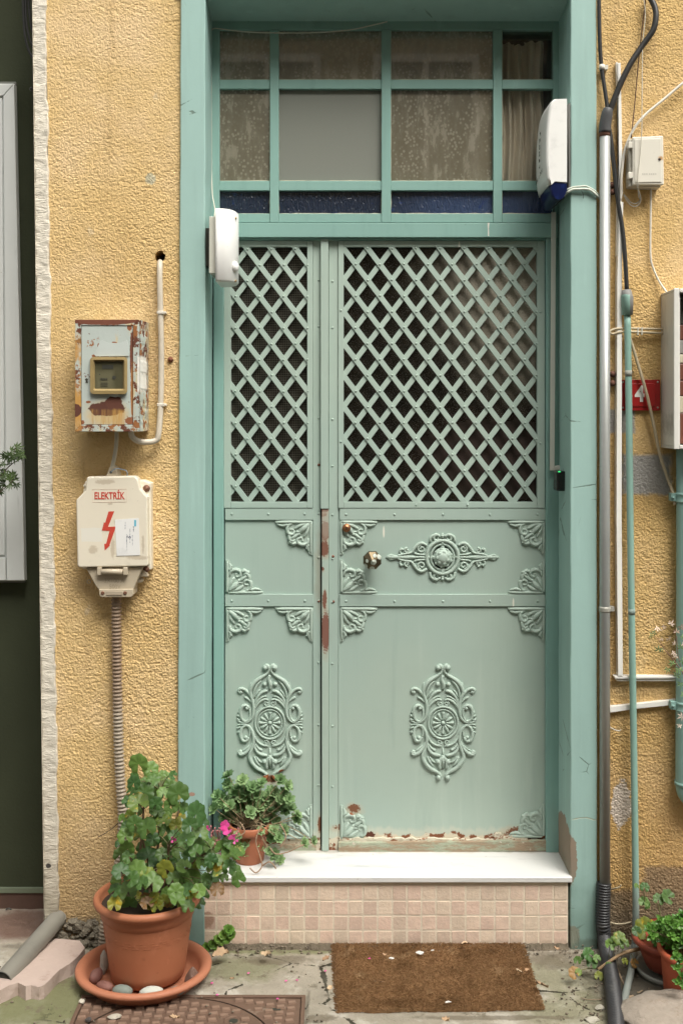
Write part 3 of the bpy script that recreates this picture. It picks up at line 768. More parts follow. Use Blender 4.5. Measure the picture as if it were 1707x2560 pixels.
for k in range(12):
    a = math.radians(k * 30 + 0); cen.append(([(820 + 50 * math.cos(a), 1190 + 50 * math.sin(a)), (820 + 120 * math.cos(a), 1190 + 120 * math.sin(a)), (820 + 185 * math.cos(a), 1190 + 190 * math.sin(a))], [12, 26, 20] if k % 3 else [14, 20, 34]))
def mirror(tubes, c): return [([(2 * c - x, y) for x, y in p], r) for p, r in tubes]
mtubes = half + mirror(half, 820) + cen
mballs = hballs + [(2 * 820 - x, y, r) for x, y, r in hballs] + [(820, 1190, 40)]
mtubes = [([(x / K, y / K) for x, y in p], [k / K for k in r] if hasattr(r, '__len__') else r / K) for p, r in mtubes]
mballs = [(x / K, y / K, r / K) for x, y, r in mballs]
# thin web under the scrolls
web = [(820, 330), (980, 400), (1120, 540), (1150, 700), (1105, 900), (1180, 950), (1310, 960), (1330, 1190), (1310, 1420), (1180, 1430), (1105, 1480), (1150, 1720), (1120, 1880), (960, 2030), (820, 2100)]
web = web + [(1640 - x, y) for x, y in web[-2:0:-1]]
def medallion(lf, cu, cv):
    to = lambda x, y: (cu + x - 820 / K, cv + y - 1190 / K)
    o = relief_part('medallion', mballs, mtubes, to, DY + .0025, None).build('medallion', M['door_cast'], lf)
    return o
m = Mat('cast_paint', (.385, .478, .415), .5, spec=.4); m.vary(10, .06)
for u, v, ru, rv in ((672, 1948, 32, 12), (705, 1935, 10, 14), (884, 2022, 18, 14), (1360, 2095, 8, 8)):
    m.layer(m.blob(P(u, v, DY), (px(ru), .2, px(rv)), .5, 50, .05), (.24, .08, .03), .9)
M['door_cast'] = m.done()
medallion(Lf, 675, 1807); medallion(Rf, 1107, 1807)
# corner ornament: local px, corner at (0,0), arms to +x and +y
ct = [([(3, 4), (40, 4), (75, 4), (92, 5)], [4.5, 4.5, 4.5, 1.8]), ([(4, 3), (4, 30), (4, 60), (4, 82)], [4.5, 4.5, 4, 2]),
      ([(8, 8), (22, 20), (33, 33)], [5, 8, 3.5]), ([(9, 7), (30, 12), (45, 22)], [3, 5.5, 3]), ([(8, 10), (13, 28), (22, 42)], [3, 5.5, 3]),
      ([(50, 8), (60, 12), (63, 24), (58, 34), (48, 34), (46, 25), (53, 22)], [3, 4.5, 4.5, 4.5, 4, 3, 2.4]),
      ([(10, 45), (12, 56), (24, 61), (36, 56), (36, 46), (27, 43), (25, 50)], [3, 4.5, 5, 4.5, 4, 3, 2.4]),
      ([(58, 36), (57, 46), (50, 52), (44, 46)], [4, 5, 5, 3]), ([(36, 34), (44, 40), (52, 46)], [4, 5, 4]), ([(34, 36), (30, 30), (42, 28)], [3, 4, 3]),
      ([(40, 56), (48, 58), (54, 53)], [4.5, 5, 4]), ([(62, 10), (74, 13), (84, 10)], [4.5, 4, 2]), ([(70, 14), (80, 12), (88, 9)], [2, 3.4, 2]),
      ([(9, 60), (12, 68), (9, 77)], [4.5, 4, 2]), ([(14, 62), (14, 70)], [3.5, 2.5]), ([(18, 12), (30, 20), (38, 30)], [2, 2.6, 2])]
cb = [(33, 34, 5), (62, 30, 4.5), (26, 62, 4.5), (55, 54, 5), (46, 60, 4), (14, 70, 3.6), (72, 12, 3.8), (54, 23, 3.2), (25, 50, 3.2)]
cbase = [(0, 0), (94, 0), (92, 7), (70, 12), (62, 36), (56, 54), (44, 60), (30, 64), (14, 66), (8, 84), (0, 86)]
def corner(lf, u, v, sx, sy, cut=False):
    to = lambda x, y: (u + sx * x, v + sy * y)
    tb = ct if not cut else [t for i, t in enumerate(ct) if i not in (0, 11, 12)]
    bs = cbase if not cut else [(0, 0), (58, 0), (60, 30), (54, 52), (30, 58), (14, 64), (8, 84), (0, 86)]
    return relief_part('corner_ornament', [] if False else cb[:5] if cut else cb, tb, to, DY + .001, bs, 7).build('corner_ornament', M['door_cast'], lf, recalc=False)
for a in ((781, 1301, -1, 1), (565, 1485, 1, -1), (565, 1518, 1, 1), (782, 1518, -1, 1), (781, 2097, -1, -1), (565, 2097, 1, -1)): corner(Lf, *a)
for a in ((850, 1301, 1, 1), (850, 1485, 1, -1), (1362, 1301, -1, 1), (1362, 1485, -1, -1), (850, 1518, 1, 1), (1362, 1518, -1, 1), (1362, 2094, -1, -1)): corner(Rf, *a)
o = corner(Rf, 850, 2098, 1, -1, True); tag(o, 'corroded corner ornament with its lower arm rusted away')
# horizontal cartouche round a domed boss
K2 = 2.851
q = [([(1158, 322), (1120, 308), (1085, 320), (1120, 338), (1158, 322)], [2.5, 7, 6, 7, 2.5]), ([(1150, 320), (1100, 320), (1060, 320), (1000, 318), (930, 322), (870, 322)], [6, 12, 9, 10, 8, 8]),
     ([(868, 240), (900, 222), (930, 230), (958, 262), (980, 290), (1040, 300), (1075, 312)], [10, 12, 12, 11, 9, 9, 8]), scroll(906, 262, 30, 6, 1.3, -80, 9, 7),
     scroll(1010, 276, 20, 4, 1.2, -100, 9, 6), ([(1040, 270), (1050, 262), (1060, 280), (1050, 300)], [9, 9, 8, 6]), ([(960, 290), (940, 300), (880, 305)], [6, 8, 8]),
     scroll(800, 188, 26, 8, 1.0, -150, 10, 8), ([(845, 215), (838, 180), (800, 160), (772, 180)], [9, 11, 10, 7])]
def refl(ts, cx=None, cy=None): return [([((2 * cx - x) if cx else x, (2 * cy - y) if cy else y) for x, y in p], r) for p, r in ts]
rt = q + refl(q, cy=322); rt = rt + refl(rt, cx=757)
rt += [ring(757, 322, 112, 118, 15, 36), ring(757, 322, 82, 92, 9, 32), ([(757, 150), (757, 190)], [5, 12]), ([(757, 494), (757, 455)], [5, 12])]
rb = [(757, 220, 14), (757, 424, 14), (655, 322, 14), (860, 322, 14), (757, 170, 12), (757, 478, 12)]
to = lambda x, y: (840 + x / K2, 1280 + y / K2)
relief_part('cartouche', [(x, y, r / K2) for x, y, r in rb], [(p, [k / K2 for k in r] if hasattr(r, '__len__') else r / K2) for p, r in rt], to, DY + .002).build('cartouche', M['door_cast'], Rf)
mb = MB(); c = P(*to(757, 322), DY + .006); R = px(70 / K2) * 1.056
mb.lathe([(R, 0), (R * 1.0, .006), (R * .93, .012), (R * .78, .017), (R * .76, .0185), (R * .5, .022), (R * .47, .0232), (R * .2, .0245), (.0001, .025)], c, 20, 'Y')
for ring_r, cnt, h in ((.86, 9, .0135), (.55, 7, .021)):
    for k in range(cnt):
        a = 2 * math.pi * (k + .5) / cnt; mb.ball((c.x + R * ring_r * math.cos(a), c.y - h, c.z + R * ring_r * math.sin(a)), R * .19, .0022, 8, 5)
for sx in (0, 90, 180, 270):
    a = math.radians(sx); mb.ball((c.x + R * 1.1 * math.cos(a), c.y, c.z + R * 1.1 * math.sin(a)), R * .26, .009, 8, 5)
mb.build('boss', M['door_cast'], Rf, recalc=True)
# dark disc that paints the shade in the gap around the boss
mb = MB().lathe([(R * 1.28, .0), (.0001, .0001)], P(*to(757, 322), DY + .0035), 20, 'Y'); mb.build('boss_shade_disc', simple('painted_gap_shade', (.02, .025, .02), .9, bump=0), Rf)

# --- knob and lock
m = Mat('worn_brass', (.13, .10, .06), .35, .9); m.vary(40, .3)
f = m.math('MULTIPLY', m.ramp(m.voro(42), .46, .40), m.ramp(m.noise(20, 3, off=(1, 0, 4)), .40, .44))
m.layer(f, (.48, .52, .45), .5, 0); m.height(f, 1.5); kb = m.done(.5, .001)
c = P(929, 1395, DY); mb = MB()
mb.lathe([(.017, -.002), (.017, .006), (.012, .010), (.011, .040), (.020, .046)], c, 20, 'Y')
o = mb.build('knob', kb, Rf, recalc=True); tag(o, 'faceted brass door knob with peeling green paint')
mb = MB(); n = 8; ys_ = [(.020, .046), (.0315, .054), (.0335, .062), (.031, .068), (.0001, .090)]
vs = [(c.x + r * math.cos(2 * math.pi * (k + .5) / n), c.y - h, c.z + r * math.sin(2 * math.pi * (k + .5) / n)) for r, h in ys_ for k in range(n)]
mb.add(vs, [(i * n + k, i * n + (k + 1) % n, (i + 1) * n + (k + 1) % n, (i + 1) * n + k) for i in range(len(ys_) - 1) for k in range(n)])
mb.build('knob_head', kb, Rf, recalc=True)
c = P(866, 1319, DY); cop = simple('copper_lock', (.36, .17, .085), .35, .8, var=.2)
mb = MB().lathe([(.0145, -.004), (.0145, .014), (.0125, .016), (.0100, .0155), (.0095, .0165), (.0001, .0168)], c, 24, 'Y')
o = mb.build('lock_cylinder', cop, Rf, recalc=True)
MB().box(c.x - .0016, c.x + .0016, c.y - .0172, c.y - .0160, c.z - .006, c.z + .003).lathe([(.0024, .0172), (.0001, .0173)], (c.x, c.y, c.z + .002), 10, 'Y').build('keyhole', simple('keyhole_dark', (.02, .015, .01), .8, bump=0), Rf)

# door frame jambs either side of the leaves
dd['kind'] = 'thing'; tw['kind'] = 'thing'
jf = dd
MB().pbox(534, 559, 556.5, 2132, FY + .002, FY + .05).build('frame_post', tm, jf, .002)
MB().pbox(1364.5, 1398, 556.5, 2132, FY + .002, FY + .05).build('frame_post', tm, jf, .002)

# ---------------------------------------------------------------- doorstep
st = thing('doorstep', 'white marble doorstep slab over a riser of small cream and pink tiles', 'doorstep', P(960, 2363, 0), None); st['kind'] = 'thing'
m = Mat('marble', (.70, .695, .675), .30); m.layer(m.ramp(m.noise(4, 6, .6, (.5, 3, 2), 1.5), .52, .7), (.40, .425, .44), amt=.65)
m.layer(m.ramp(m.noise(60, 5), .68, .74), (.42, .36, .28), amt=.5)
z = m.n('ShaderNodeSeparateXYZ'); m.L(m.pos, z.inputs[0])
m.layer(m.ramp(m.math('ADD', z.outputs[1], m.math('MULTIPLY', m.noise(20, 4), .05)), .205, .225), (.40, .36, .29), amt=.6)
M['marble'] = m.done()
zt = P(0, 2193, -.012).z; zb = zt - .0185
xl, xr_ = P(503, 0, 0).x, P(1427, 0, 0).x
MB().add([(xl, -.012, zb), (xr_ + .001, -.012, zb), (xr_ - .002, .25, zb), (xl + .002, .25, zb), (xl, -.012, zt), (xr_ + .001, -.012, zt), (xr_ - .002, .25, zt + .001), (xl + .002, .25, zt + .001)],
         [(0, 3, 2, 1), (4, 5, 6, 7), (0, 1, 5, 4), (1, 2, 6, 5), (2, 3, 7, 6), (3, 0, 4, 7)]).build('slab', M['marble'], st, .003, 3)
m = Mat('grout', (.74, .65, .52), .9); m.vary(20, .2); m.height(m.noise(150, 3), 1); grout = m.done()
xa, xb = P(505, 0, 0).x, P(1419, 0, 0).x
z0, z1 = P(0, 2363, 0).z + .004, zb - .001
MB().box(xa, xb, .0011, .2, z0 + .002, z1).build('riser', grout, st)
m = Mat('tumbled_tile', (.70, .575, .445), .75)
m.rnd((.68, .49, .395), .85, .10).vary(28, .20).vary(120, .12)
m.layer(m.ramp(m.noise(60, 5), .60, .7), (.76, .66, .52), amt=.5)
m.layer(m.ramp(m.noise(26, 5, off=(1, 5, 2)), .66, .74), (.38, .27, .20), amt=.45)
z = m.n('ShaderNodeSeparateXYZ'); m.L(m.pos, z.inputs[0])
m.layer(m.ramp(m.math('ADD', z.outputs[2], m.math('MULTIPLY', m.noise(30, 4), .03)), .045, .015), (.30, .22, .15), amt=.5)
m.layer(m.blob(P(517, 2300, 0), (px(18), .1, px(22)), .6, 30, .2), (.28, .16, .10), None, None, .7)
m.height(m.noise(90, 5, .65), 1.5).height(m.noise(25, 3), 1.5); tile = m.done(.8, .0014)
us = [505 + 36.56 * i for i in range(26)]; vs_ = [2211, 2251, 2288.5, 2325.5, 2363]
tmeshes = []
rnd = random.Random(5)
for k in range(6):
    b = MB(); n = 12; w_, h_ = .0221, .0226; pts = []
    ptsl = []
    for sx, sz in ((1, 1), (-1, 1), (-1, -1), (1, -1)):
        c_ = rnd.uniform(.0012, .0032); e_ = lambda: rnd.uniform(-.0005, .0003)
        pr_ = [(sx * (w_ + e_()), sz * (h_ - c_)), (sx * (w_ - c_), sz * (h_ + e_()))]
        ptsl += pr_ if sx * sz > 0 else pr_[::-1]
    b.prism(ptsl, -.0014, .004, .05); tmeshes.append(b.mesh('tile', tile))
for j in range(4):
    for i in range(25):
        u, v = us[i] + 18.3 + rnd.uniform(-.6, .6), (vs_[j] + vs_[j + 1]) / 2 + rnd.uniform(-.5, .5)
        o = link('tile', tmeshes[rnd.randrange(6)], st, P(u, v, .0015)); o.scale = (1, 1, (vs_[j + 1] - vs_[j]) / 37.3); o.rotation_euler = (0, rnd.uniform(-.02, .02) + rnd.choice((0, math.pi)), 0)
        o.location.y += rnd.uniform(-.0006, .0006)
mb = MB(); rnd = random.Random(8)       # crumbly mortar under the tiles
n = 120; vsx = []
for i in range(n + 1):
    x = xa + (xb - xa) * i / n; a = .004 * rnd.random()
    vsx += [(x, .003 - a * .6, z0 + .004), (x, -.004 - a, z0 - .008 + a), (x, -.012 - 2 * a, -.008)]
mb.add(vsx, [(i * 3 + k, (i + 1) * 3 + k, (i + 1) * 3 + k + 1, i * 3 + k + 1) for i in range(n) for k in (0, 1)])
m = Mat('crumbled_mortar', (.14, .115, .08), .95); m.vary(30, .4); m.height(m.noise(80, 5, .7), 2)
mb.build('mortar_bed', m.done(.9, .004), st, recalc=True)
# ---------------------------------------------------------------- things on the left
def cable(name, label, pts, r, mat, cat='cable', Y=0.0, sm=5, n=7, group=None, thing_=None, ys=1):
    q = [P(p[0], p[1], p[2] if len(p) > 2 else Y) for p in pts]
    o = MB().tube(q, px(r), n, sm, ys).build(name, mat, thing_)
    if thing_ is None: tag(o, label, cat, group)
    return o
def text_mesh(name, body, size, loc, mat, parent, rot=(math.pi / 2, 0, 0), sx=1, ext=.0003, bold=0, shear=0):
    cu = bpy.data.curves.new(name, 'FONT'); cu.body = body; cu.size = size; cu.extrude = ext; cu.align_x = 'CENTER'; cu.align_y = 'CENTER'; cu.offset = bold; cu.shear = shear
    t = bpy.data.objects.new('tmp', cu); COL.objects.link(t)
    bpy.context.view_layer.update()
    me = bpy.data.meshes.new_from_object(t.evaluated_get(bpy.context.evaluated_depsgraph_get())); bpy.data.objects.remove(t)
    me.materials.clear(); me.materials.append(mat)
    o = link(name, me, parent, loc); o.rotation_euler = rot; o.scale = (sx, 1, 1)
    return o

# shutter of the neighbour house
wsm = Mat('shutter_white', (.62, .64, .62), .5); wsm.vary(12, .05); wsm.layer(wsm.ramp(wsm.noise(20, 5, .6, (3, 1, .3)), .62, .7), (.36, .38, .35), amt=.35)
wsm.layer(wsm.ramp(wsm.noise(60, 4), .74, .78), (.30, .27, .2)); wsm = wsm.done()
sh = thing('window_shutter', 'white painted window shutter of the dark house at the left edge', 'shutter', P(20, 1450, .22))
SY = .222
MB().pprism([(-190, 209), (37, 209), (63, 1452), (-190, 1452)], SY + .012, SY + .040).build('board', wsm, sh, .002)
MB().pprism([(9, 240), (36, 209.5), (62, 1451), (18, 1451), (17, 1392)], SY, SY + .0118).build('stile', wsm, sh, .002)
MB().pprism([(-190, 210), (35, 210), (8, 239), (-190, 239)], SY + .001, SY + .0118).build('rail', wsm, sh, .002)
MB().pprism([(-150, 245), (6, 245), (13, 1388), (-150, 1388)], SY + .004, SY + .0118).build('panel', wsm, sh, .002)
MB().pprism([(-190, 1394), (15, 1394), (15, 1451), (-190, 1451)], SY + .001, SY + .0118).build('rail', wsm, sh, .002)
fm = simple('shutter_case', (.17, .175, .15), .7, var=.2)
MB().pprism([(-190, 204), (40, 204), (62, 1456), (-190, 1456)], SY + .0405, NY - .001).build('casing', fm, sh)
blk = simple('black_rubber', (.018, .018, .017), .45, var=.2, dirt=.4)
for i, pts in enumerate([[(58, -20), (60, 40), (64, 90), (74, 128), (88, 150)], [(66, -20), (66, 45), (74, 95), (84, 118), (90, 126)], [(72, -20), (74, 30), (80, 70), (88, 92)]]):
    cable('black_cable', ['thick black cable bowing furthest left out of the pale house corner, top left', 'black cable curving between two others at the pale house corner, top left', 'shortest black cable hugging the pale house corner, top left'][i], pts, 3.4, blk, Y=.09, group='black cables at the house corner')
mb = MB().lathe([(.006, 0), (.006, .010), (.003, .016), (.0001, .016)], P(81, 224, .06), 10, 'Y'); tag(mb.build('cable_plug', blk), 'small dark peg in the edge of the pale house corner', 'peg')

# ---- rusty meter box
mbx = thing('meter_box', 'rusting pale metal electricity meter box with a small amber window', 'meter box', P(268, 1078, -.06))
def rustbox(name, pale=(.47, .52, .475), heavy=0):
    m = Mat(name, pale, .5); m.vary(10, .05)
    m.layer(m.ramp(m.noise(26, 6, .65, (1.6, 1, .35)), .56 - heavy, .70 - heavy), (.60, .48, .26), .7, None, .75)
    m.layer(m.ramp(m.noise(22, 6, .7, off=(3, 2, 5)), .60 - heavy, .63 - heavy), (.30, .12, .04), .9)
    m.layer(m.ramp(m.noise(34, 6, .7, off=(1, 2, 5)), .62 - heavy, .64 - heavy), (.13, .045, .025), .95)
    return m
fy = -.128
m = rustbox('meter_case_paint', heavy=.07)
m.layer(m.math('MULTIPLY', m.blob(P(196, 960, -.128), (px(8), .1, px(110)), .3, 20, .2, True), m.ramp(m.noise(16, 5, .6, (1, 1, .5)), .42, .55)), (.50, .27, .07), .8)
m.layer(m.blob(P(260, 803, fy), (px(82), .03, px(9)), .25, 40, .05), (.17, .06, .035), .95)
m.layer(m.blob(P(190, 1025, fy), (px(14), .05, px(16)), .4, 40, .05), (.11, .04, .025), .95)
m.layer(m.blob(P(358, 935, fy + .04), (px(8), .05, px(42)), .2, 30, .1, True), (.78, .76, .70), .4)
m.height(m.noise(60, 5), 1.5); case_m = m.done(.7, .0012)
# case: front frame of four mitred strips round a recessed door, plus sides
Q = lambda u, v, Y=fy: (P(u, v, Y).x, P(u, v, Y).z)
L0, R0, T0, B0 = 188, 348, 799, 1079; L1, R1, T1, B1 = 203, 333, 813.5, 1062
mb = MB(); a, b = P(L0, T0, fy), P(R0, B0, fy)
mb.box(a.x, b.x, fy + .012, YW, b.z, a.z); mb.build('case', case_m, mbx, .003)
for nm, poly in (('case_rim', [(L0, T0), (R0, T0), (R1, T1), (L1, T1)]), ('case_rim', [(L1, B1), (R1, B1), (R0, B0), (L0, B0)]), ('case_rim', [(L0, T0 + .6), (L1 - .3, T1), (L1 - .3, B1), (L0, B0 - .6)]), ('case_rim', [(R1 + .3, T1), (R0, T0 + .6), (R0, B0 - .6), (R1 + .3, B1)])):
    MB().prism([Q(*p) for p in poly], fy, fy + .0118).build(nm, case_m, mbx, .0012)
# warped flange on the right flank
rnd = random.Random(4); vs = []
for i in range(40):
    z = a.z + .001 + (b.z - a.z) * i / 39; e = rnd.uniform(-.002, .002); x = b.x + .001
    vs += [(x, fy + .014, z), (x + .005 + e, fy + .035, z), (x + .002, fy + .05, z), (x + .007 + e, fy + .085, z), (x + .005, YW - .01, z)]
mb = MB().add(vs, [(i * 5 + k, i * 5 + k + 1, (i + 1) * 5 + k + 1, (i + 1) * 5 + k) for i in range(39) for k in range(4)]); mb.build('side_seam', case_m, mbx)
m = rustbox('meter_door_paint', (.47, .525, .49), -.04)
m.layer(m.blob(P(268, 1036, fy), (px(50), .05, px(32)), .5, 16, .5), (.58, .42, .18), .8, None, .8)
m.layer(m.blob(P(268, 1022, fy), (px(44), .05, px(17)), .5, 34, .05), (.105, .04, .026), .95)
m.layer(m.blob(P(285, 1006, fy), (px(20), .05, px(16)), .4, 34, .05), (.12, .045, .028), .95)
drip = m.math('MULTIPLY', m.blob(P(272, 1045, fy), (px(40), .05, px(20)), .3, 30, .2, True), m.ramp(m.noise(17, 5, .7, (2.2, 1, .2)), .40, .70))
m.layer(drip, (.50, .28, .07), .8); m.layer(m.math('MULTIPLY', drip, m.ramp(m.noise(24, 5, .7, (2.2, 1, .2), off=(1, 0, 0)), .50, .70)), (.25, .11, .035))
m.layer(m.blob(P(330, 890, fy), (px(5), .05, px(60)), .6, 30, .1), (.16, .06, .035), .95)
m.layer(m.blob(P(331, 980, fy), (px(4), .05, px(70)), .8, 34, .1), (.34, .15, .05), .95)
for u, v, ru, rv in ((286, 858, 7, 4), (247, 866, 3, 8), (239, 889, 9, 4), (270, 861, 3, 2), (275, 877, 5, 2), (262, 891, 10, 2), (325, 1052, 12, 9), (206, 1056, 5, 5), (324, 818, 6, 8), (221, 1005, 6, 3)):
    m.layer(m.blob(P(u, v, fy), (px(ru), .05, px(rv)), .6, 70, .08), (.27, .10, .045), .9)
m.height(m.noise(70, 4), 1); mdoor_m = m.done(.6, .001)
MB().prism([Q(L1 + 1, T1 + 1), Q(R1 - 1, T1 + 1), Q(R1 - 1, B1 - 1), Q(L1 + 1, B1 - 1)], fy + .0025, fy + .0118).build('meter_door', mdoor_m, mbx, .0008)
MB().prism([Q(L1 - .2, T1 - .2), Q(R1 + .2, T1 - .2), Q(R1 + .2, B1 + .2), Q(L1 - .2, B1 + .2)], fy + .0100, fy + .0117).build('door_gap', simple('gap_rust', (.06, .025, .018), .9, bump=0), mbx)
# lifted curls of paint above and below the window
curl = simple('curled_paint', (.52, .57, .54), .5)
mb = MB(); mb.pprism([(236, 886), (247, 862), (252, 852), (258, 851), (268, 856), (300, 858), (318, 850), (322, 862), (323, 890), (240, 891)], fy - .0015, fy - .0006, .01).build('paint_curl', curl, mbx)
MB().pprism([(270, 985), (299, 985), (302, 989), (290, 993), (277, 991)], fy - .002, fy - .0008).build('paint_curl', curl, mbx)
def rrect(u0, u1, v0, v1, r, n=4):
    out = []
    for cx, cy, a0 in ((u1 - r, v0 + r, -90), (u1 - r, v1 - r, 0), (u0 + r, v1 - r, 90), (u0 + r, v0 + r, 180)):
        for k in range(n + 1): a = math.radians(a0 + 90 * k / n); out.append((cx + r * math.cos(a), cy + r * math.sin(a)))
    return out
amb = Mat('amber_frame', (.34, .25, .11), .45); amb.vary(20, .3); amb.layer(amb.ramp(amb.noise(30, 4), .6, .7), (.20, .14, .06), amt=.6); amb = amb.done()
def frame_loop(o_, i_, Y0, Y1, Yi):
    n = len(o_); A = [P(u, v, Y1) for u, v in o_]; B = [P(*p, Y0) for p in o_]
    mid = [((p[0] * .35 + q_[0] * .65), (p[1] * .35 + q_[1] * .65)) for p, q_ in zip(o_, i_)]
    C = [P(*p, Y0 - .0012) for p in mid]; E = [P(*p, Yi) for p in i_]
    vs = A + B + C + E; fs = [(r * n + k, r * n + (k + 1) % n, (r + 1) * n + (k + 1) % n, (r + 1) * n + k) for r in range(3) for k in range(n)]
    return MB().add(vs, fs)
wf_ = frame_loop(rrect(226, 319, 892, 985, 9), rrect(238, 308, 903, 972, 2), fy - .010, fy + .002, fy - .001).build('window_frame', amb, mbx, recalc=True)
m = Mat('meter_window', (.085, .08, .045), .15); m.vary(14, .25); m.layer(m.blob(P(262, 950, fy), (px(22), .1, px(22)), .3, 20, .4, True), (.16, .15, .09), amt=.7)
MB().pbox(237, 309, 902, 973, fy - .0005, fy + .001).build('window_pane', m.done(), mbx)
dk = simple('meter_print', (.035, .035, .025), .6, bump=0)
mb = MB(); mb.lathe([(px(4.6), .0015), (.0001, .0016)], P(286, 944, fy), 14, 'Y').lathe([(px(1.6), .0015), (.0001, .0016)], P(250, 936, fy), 10, 'Y')
mb.pbox(256, 284, 912, 922, fy - .0015, fy - .001)
for k in range(9): mb.pbox(251 + 2.1 * k, 252 + 2.1 * k + (k % 2) * .5, 945, 951, fy - .0015, fy - .001)
for v in (957, 961, 965): mb.pbox(252, 270, v, v + 1, fy - .0015, fy - .001)
mb.build('dial_print', dk, mbx, recalc=True)
mb = MB().lathe([(px(3.4), .002), (.0001, .0021)], P(217.5, 949, fy + .0038), 12, 'Y'); mb.pprism([(215.5, 950), (219.5, 950), (220.5, 957), (214.5, 957)], fy + .0012, fy + .002); mb.build('keyhole', dk, mbx, recalc=True)

cream = simple('cream_conduit', (.58, .52, .42), .5, var=.12, scale=8, dirt=.5)
cd = thing('conduit_pipe', 'cream conduit running from a hole in the stucco down under the meter box', 'conduit', P(401, 640, 0))
cable('pipe', '', [(401, 655, .09), (401, 655, .04), (400.5, 662, .002), (400, 700, -.008), (402, 790, -.008), (404, 900, -.008), (402, 1010, -.010), (397, 1085, -.018), (388, 1102, -.02), (362, 1105, -.03), (342, 1101, -.04), (330, 1090, -.05), (328, 1075, -.055)], 7.2, cream, thing_=cd, n=12)
cl = simple('clip_plastic', (.66, .62, .54), .5)
for v, u in ((781, 401.5), (1012, 402)):
    MB().pbox(u - 9, u + 8.5, v - 4, v + 4, -.020, YW - .002).pbox(u + 8, u + 14, v - 3, v + 3, -.004, YW - .001).build('clip', cl, cd, .002)
cable('cable', 'short cream cable hanging between the meter box and the fuse box', [(292, 1076, -.05), (292, 1100, -.05), (289, 1130, -.04), (283, 1160, -.03), (278, 1176, -.02)], 5.0, simple('cable_cream', (.50, .47, .38), .5, dirt=.5), n=10)
mb = MB().lathe([(.0095, 0), (.0095, .003), (.006, .009), (.0001, .011)], P(427, 899, YW - .006), 10, 'Y'); tag(mb.build('rusty_bolt', simple('bolt_rust', (.20, .075, .04), .9, var=.3), recalc=True), 'lone rusty bolt head in the ochre stucco beside the jamb', 'bolt')

# ---- fuse box
fb = thing('fuse_box', 'cream plastic fuse box lettered ELEKTRİK with a red lightning arrow', 'fuse box', P(290, 1490, -.03))
def plastic(name, col, extra=None):
    m = Mat(name, col, .38); m.vary(7, .05)
    m.layer(m.ramp(m.noise(18, 6, .65), .56, .72), tuple(c * .78 for c in col), amt=.45)
    m.layer(m.ramp(m.noise(60, 5), .70, .75), (.40, .34, .24), amt=.5)
    if extra: extra(m)
    m.height(m.noise(90, 3), .3); return m.done(.4, .0006)
def fx(m):
    r_ = m.math('SUBTRACT', 1, m.math('ABSOLUTE', m.math('SUBTRACT', m.blob(P(322, 1368, -.07), (px(50), .1, px(50)), .15, 30, .5), .5)))
    m.layer(m.blob(P(228, 1338, -.07), (px(26), .1, px(17)), .3, 20, .04, True), (.76, .74, .66), None, None, .8)
    for u, v, ru, rv in ((345, 1395, 26, 5), (357, 1362, 3, 22), (232, 1375, 10, 10), (281, 1372, 5, 22), (275, 1260, 6, 3), (262, 1205, 22, 6)):
        m.layer(m.blob(P(u, v, -.07), (px(ru), .1, px(rv)), .9, 60, .3), (.50, .42, .31), None, None, .7)
M['fuse'] = plastic('fuse_plastic', (.76, .70, .57), fx)
tanp = plastic('fuse_base_plastic', (.50, .43, .32))
cy = -.062
cov = [(219, 1192), (337, 1190), (345, 1198), (351, 1222), (369, 1243), (371, 1413), (366, 1416), (200, 1419), (194, 1415), (190.7, 1250), (214, 1226), (217, 1196)]
MB().pprism(cov, cy, cy + .05).build('cover', M['fuse'], fb, .005, 3)
MB().pprism([(213, 1203), (358, 1200), (379, 1208), (378, 1222), (377, 1230), (379, 1425), (372, 1425), (206, 1423), (205, 1250), (209, 1225)], cy + .035, YW).build('base', M['fuse'], fb, .004)
MB().pprism([(215, 1419.5), (358, 1418), (340, 1458), (334, 1476), (249, 1477), (237, 1460)], cy + .012, YW).build('lower_case', tanp, fb, .003)
MB().pprism([(248, 1474), (333, 1473), (334, 1487), (328, 1493), (253, 1493), (249, 1488)], cy + .004, YW).build('flange', tanp, fb, .002)
MB().pbox(266, 307, 1478, 1488, cy + .0015, cy + .006).build('name_plate', simple('plate_tan', (.42, .35, .26), .6), fb, .001)
MB().pprism([(264, 1192), (298, 1190), (295, 1183), (289, 1168), (281, 1163), (274, 1167), (270, 1180)], cy + .03, YW).build('lug', tanp, fb, .003)
MB().lathe([(px(3.2), .0012), (.0001, .0013)], P(278, 1180.5, cy + .03), 12, 'Y').build('lug_hole', dk, fb, recalc=True)
for u0 in (243, 308): MB().pbox(u0, u0 + 11, 1419, 1438, cy - .006, cy + .02).build('hinge_ear', tanp, fb, .002)
mb = MB(); c0, c1 = P(254.5, 1429, cy), P(307.5, 1429, cy); mb.tube([c0 + Vector((0, -.001, 0)), c1 + Vector((0, -.001, 0))], .0088, 12, 1); mb.build('hinge_pin', tanp, fb)
bolt_m = simple('bolt_brown', (.22, .11, .07), .6, .5, var=.3)
for u, v, r in ((367, 1221, 9), (366, 1423, 8)):
    o = MB().lathe([(px(r), -.006), (px(r), .003), (px(r * .75), .005), (px(r * .35), .0052), (px(r * .3), .008), (.0001, .0085)], P(u, v, cy + .036), 14, 'Y').build('bolt', bolt_m, fb, recalc=True)
for u in (257.5, 313.5): MB().lathe([(px(4.6), 0), (px(4.4), .002), (px(2), .0022), (.0001, .001)], P(u, 1482.5, cy + .004), 12, 'Y').build('screw', bolt_m, fb, recalc=True)
MB().pprism([(352, 1436), (360, 1424), (371, 1436), (371, 1442), (350, 1442)], cy + .03, cy + .045).build('wing_tab', tanp, fb, .002)
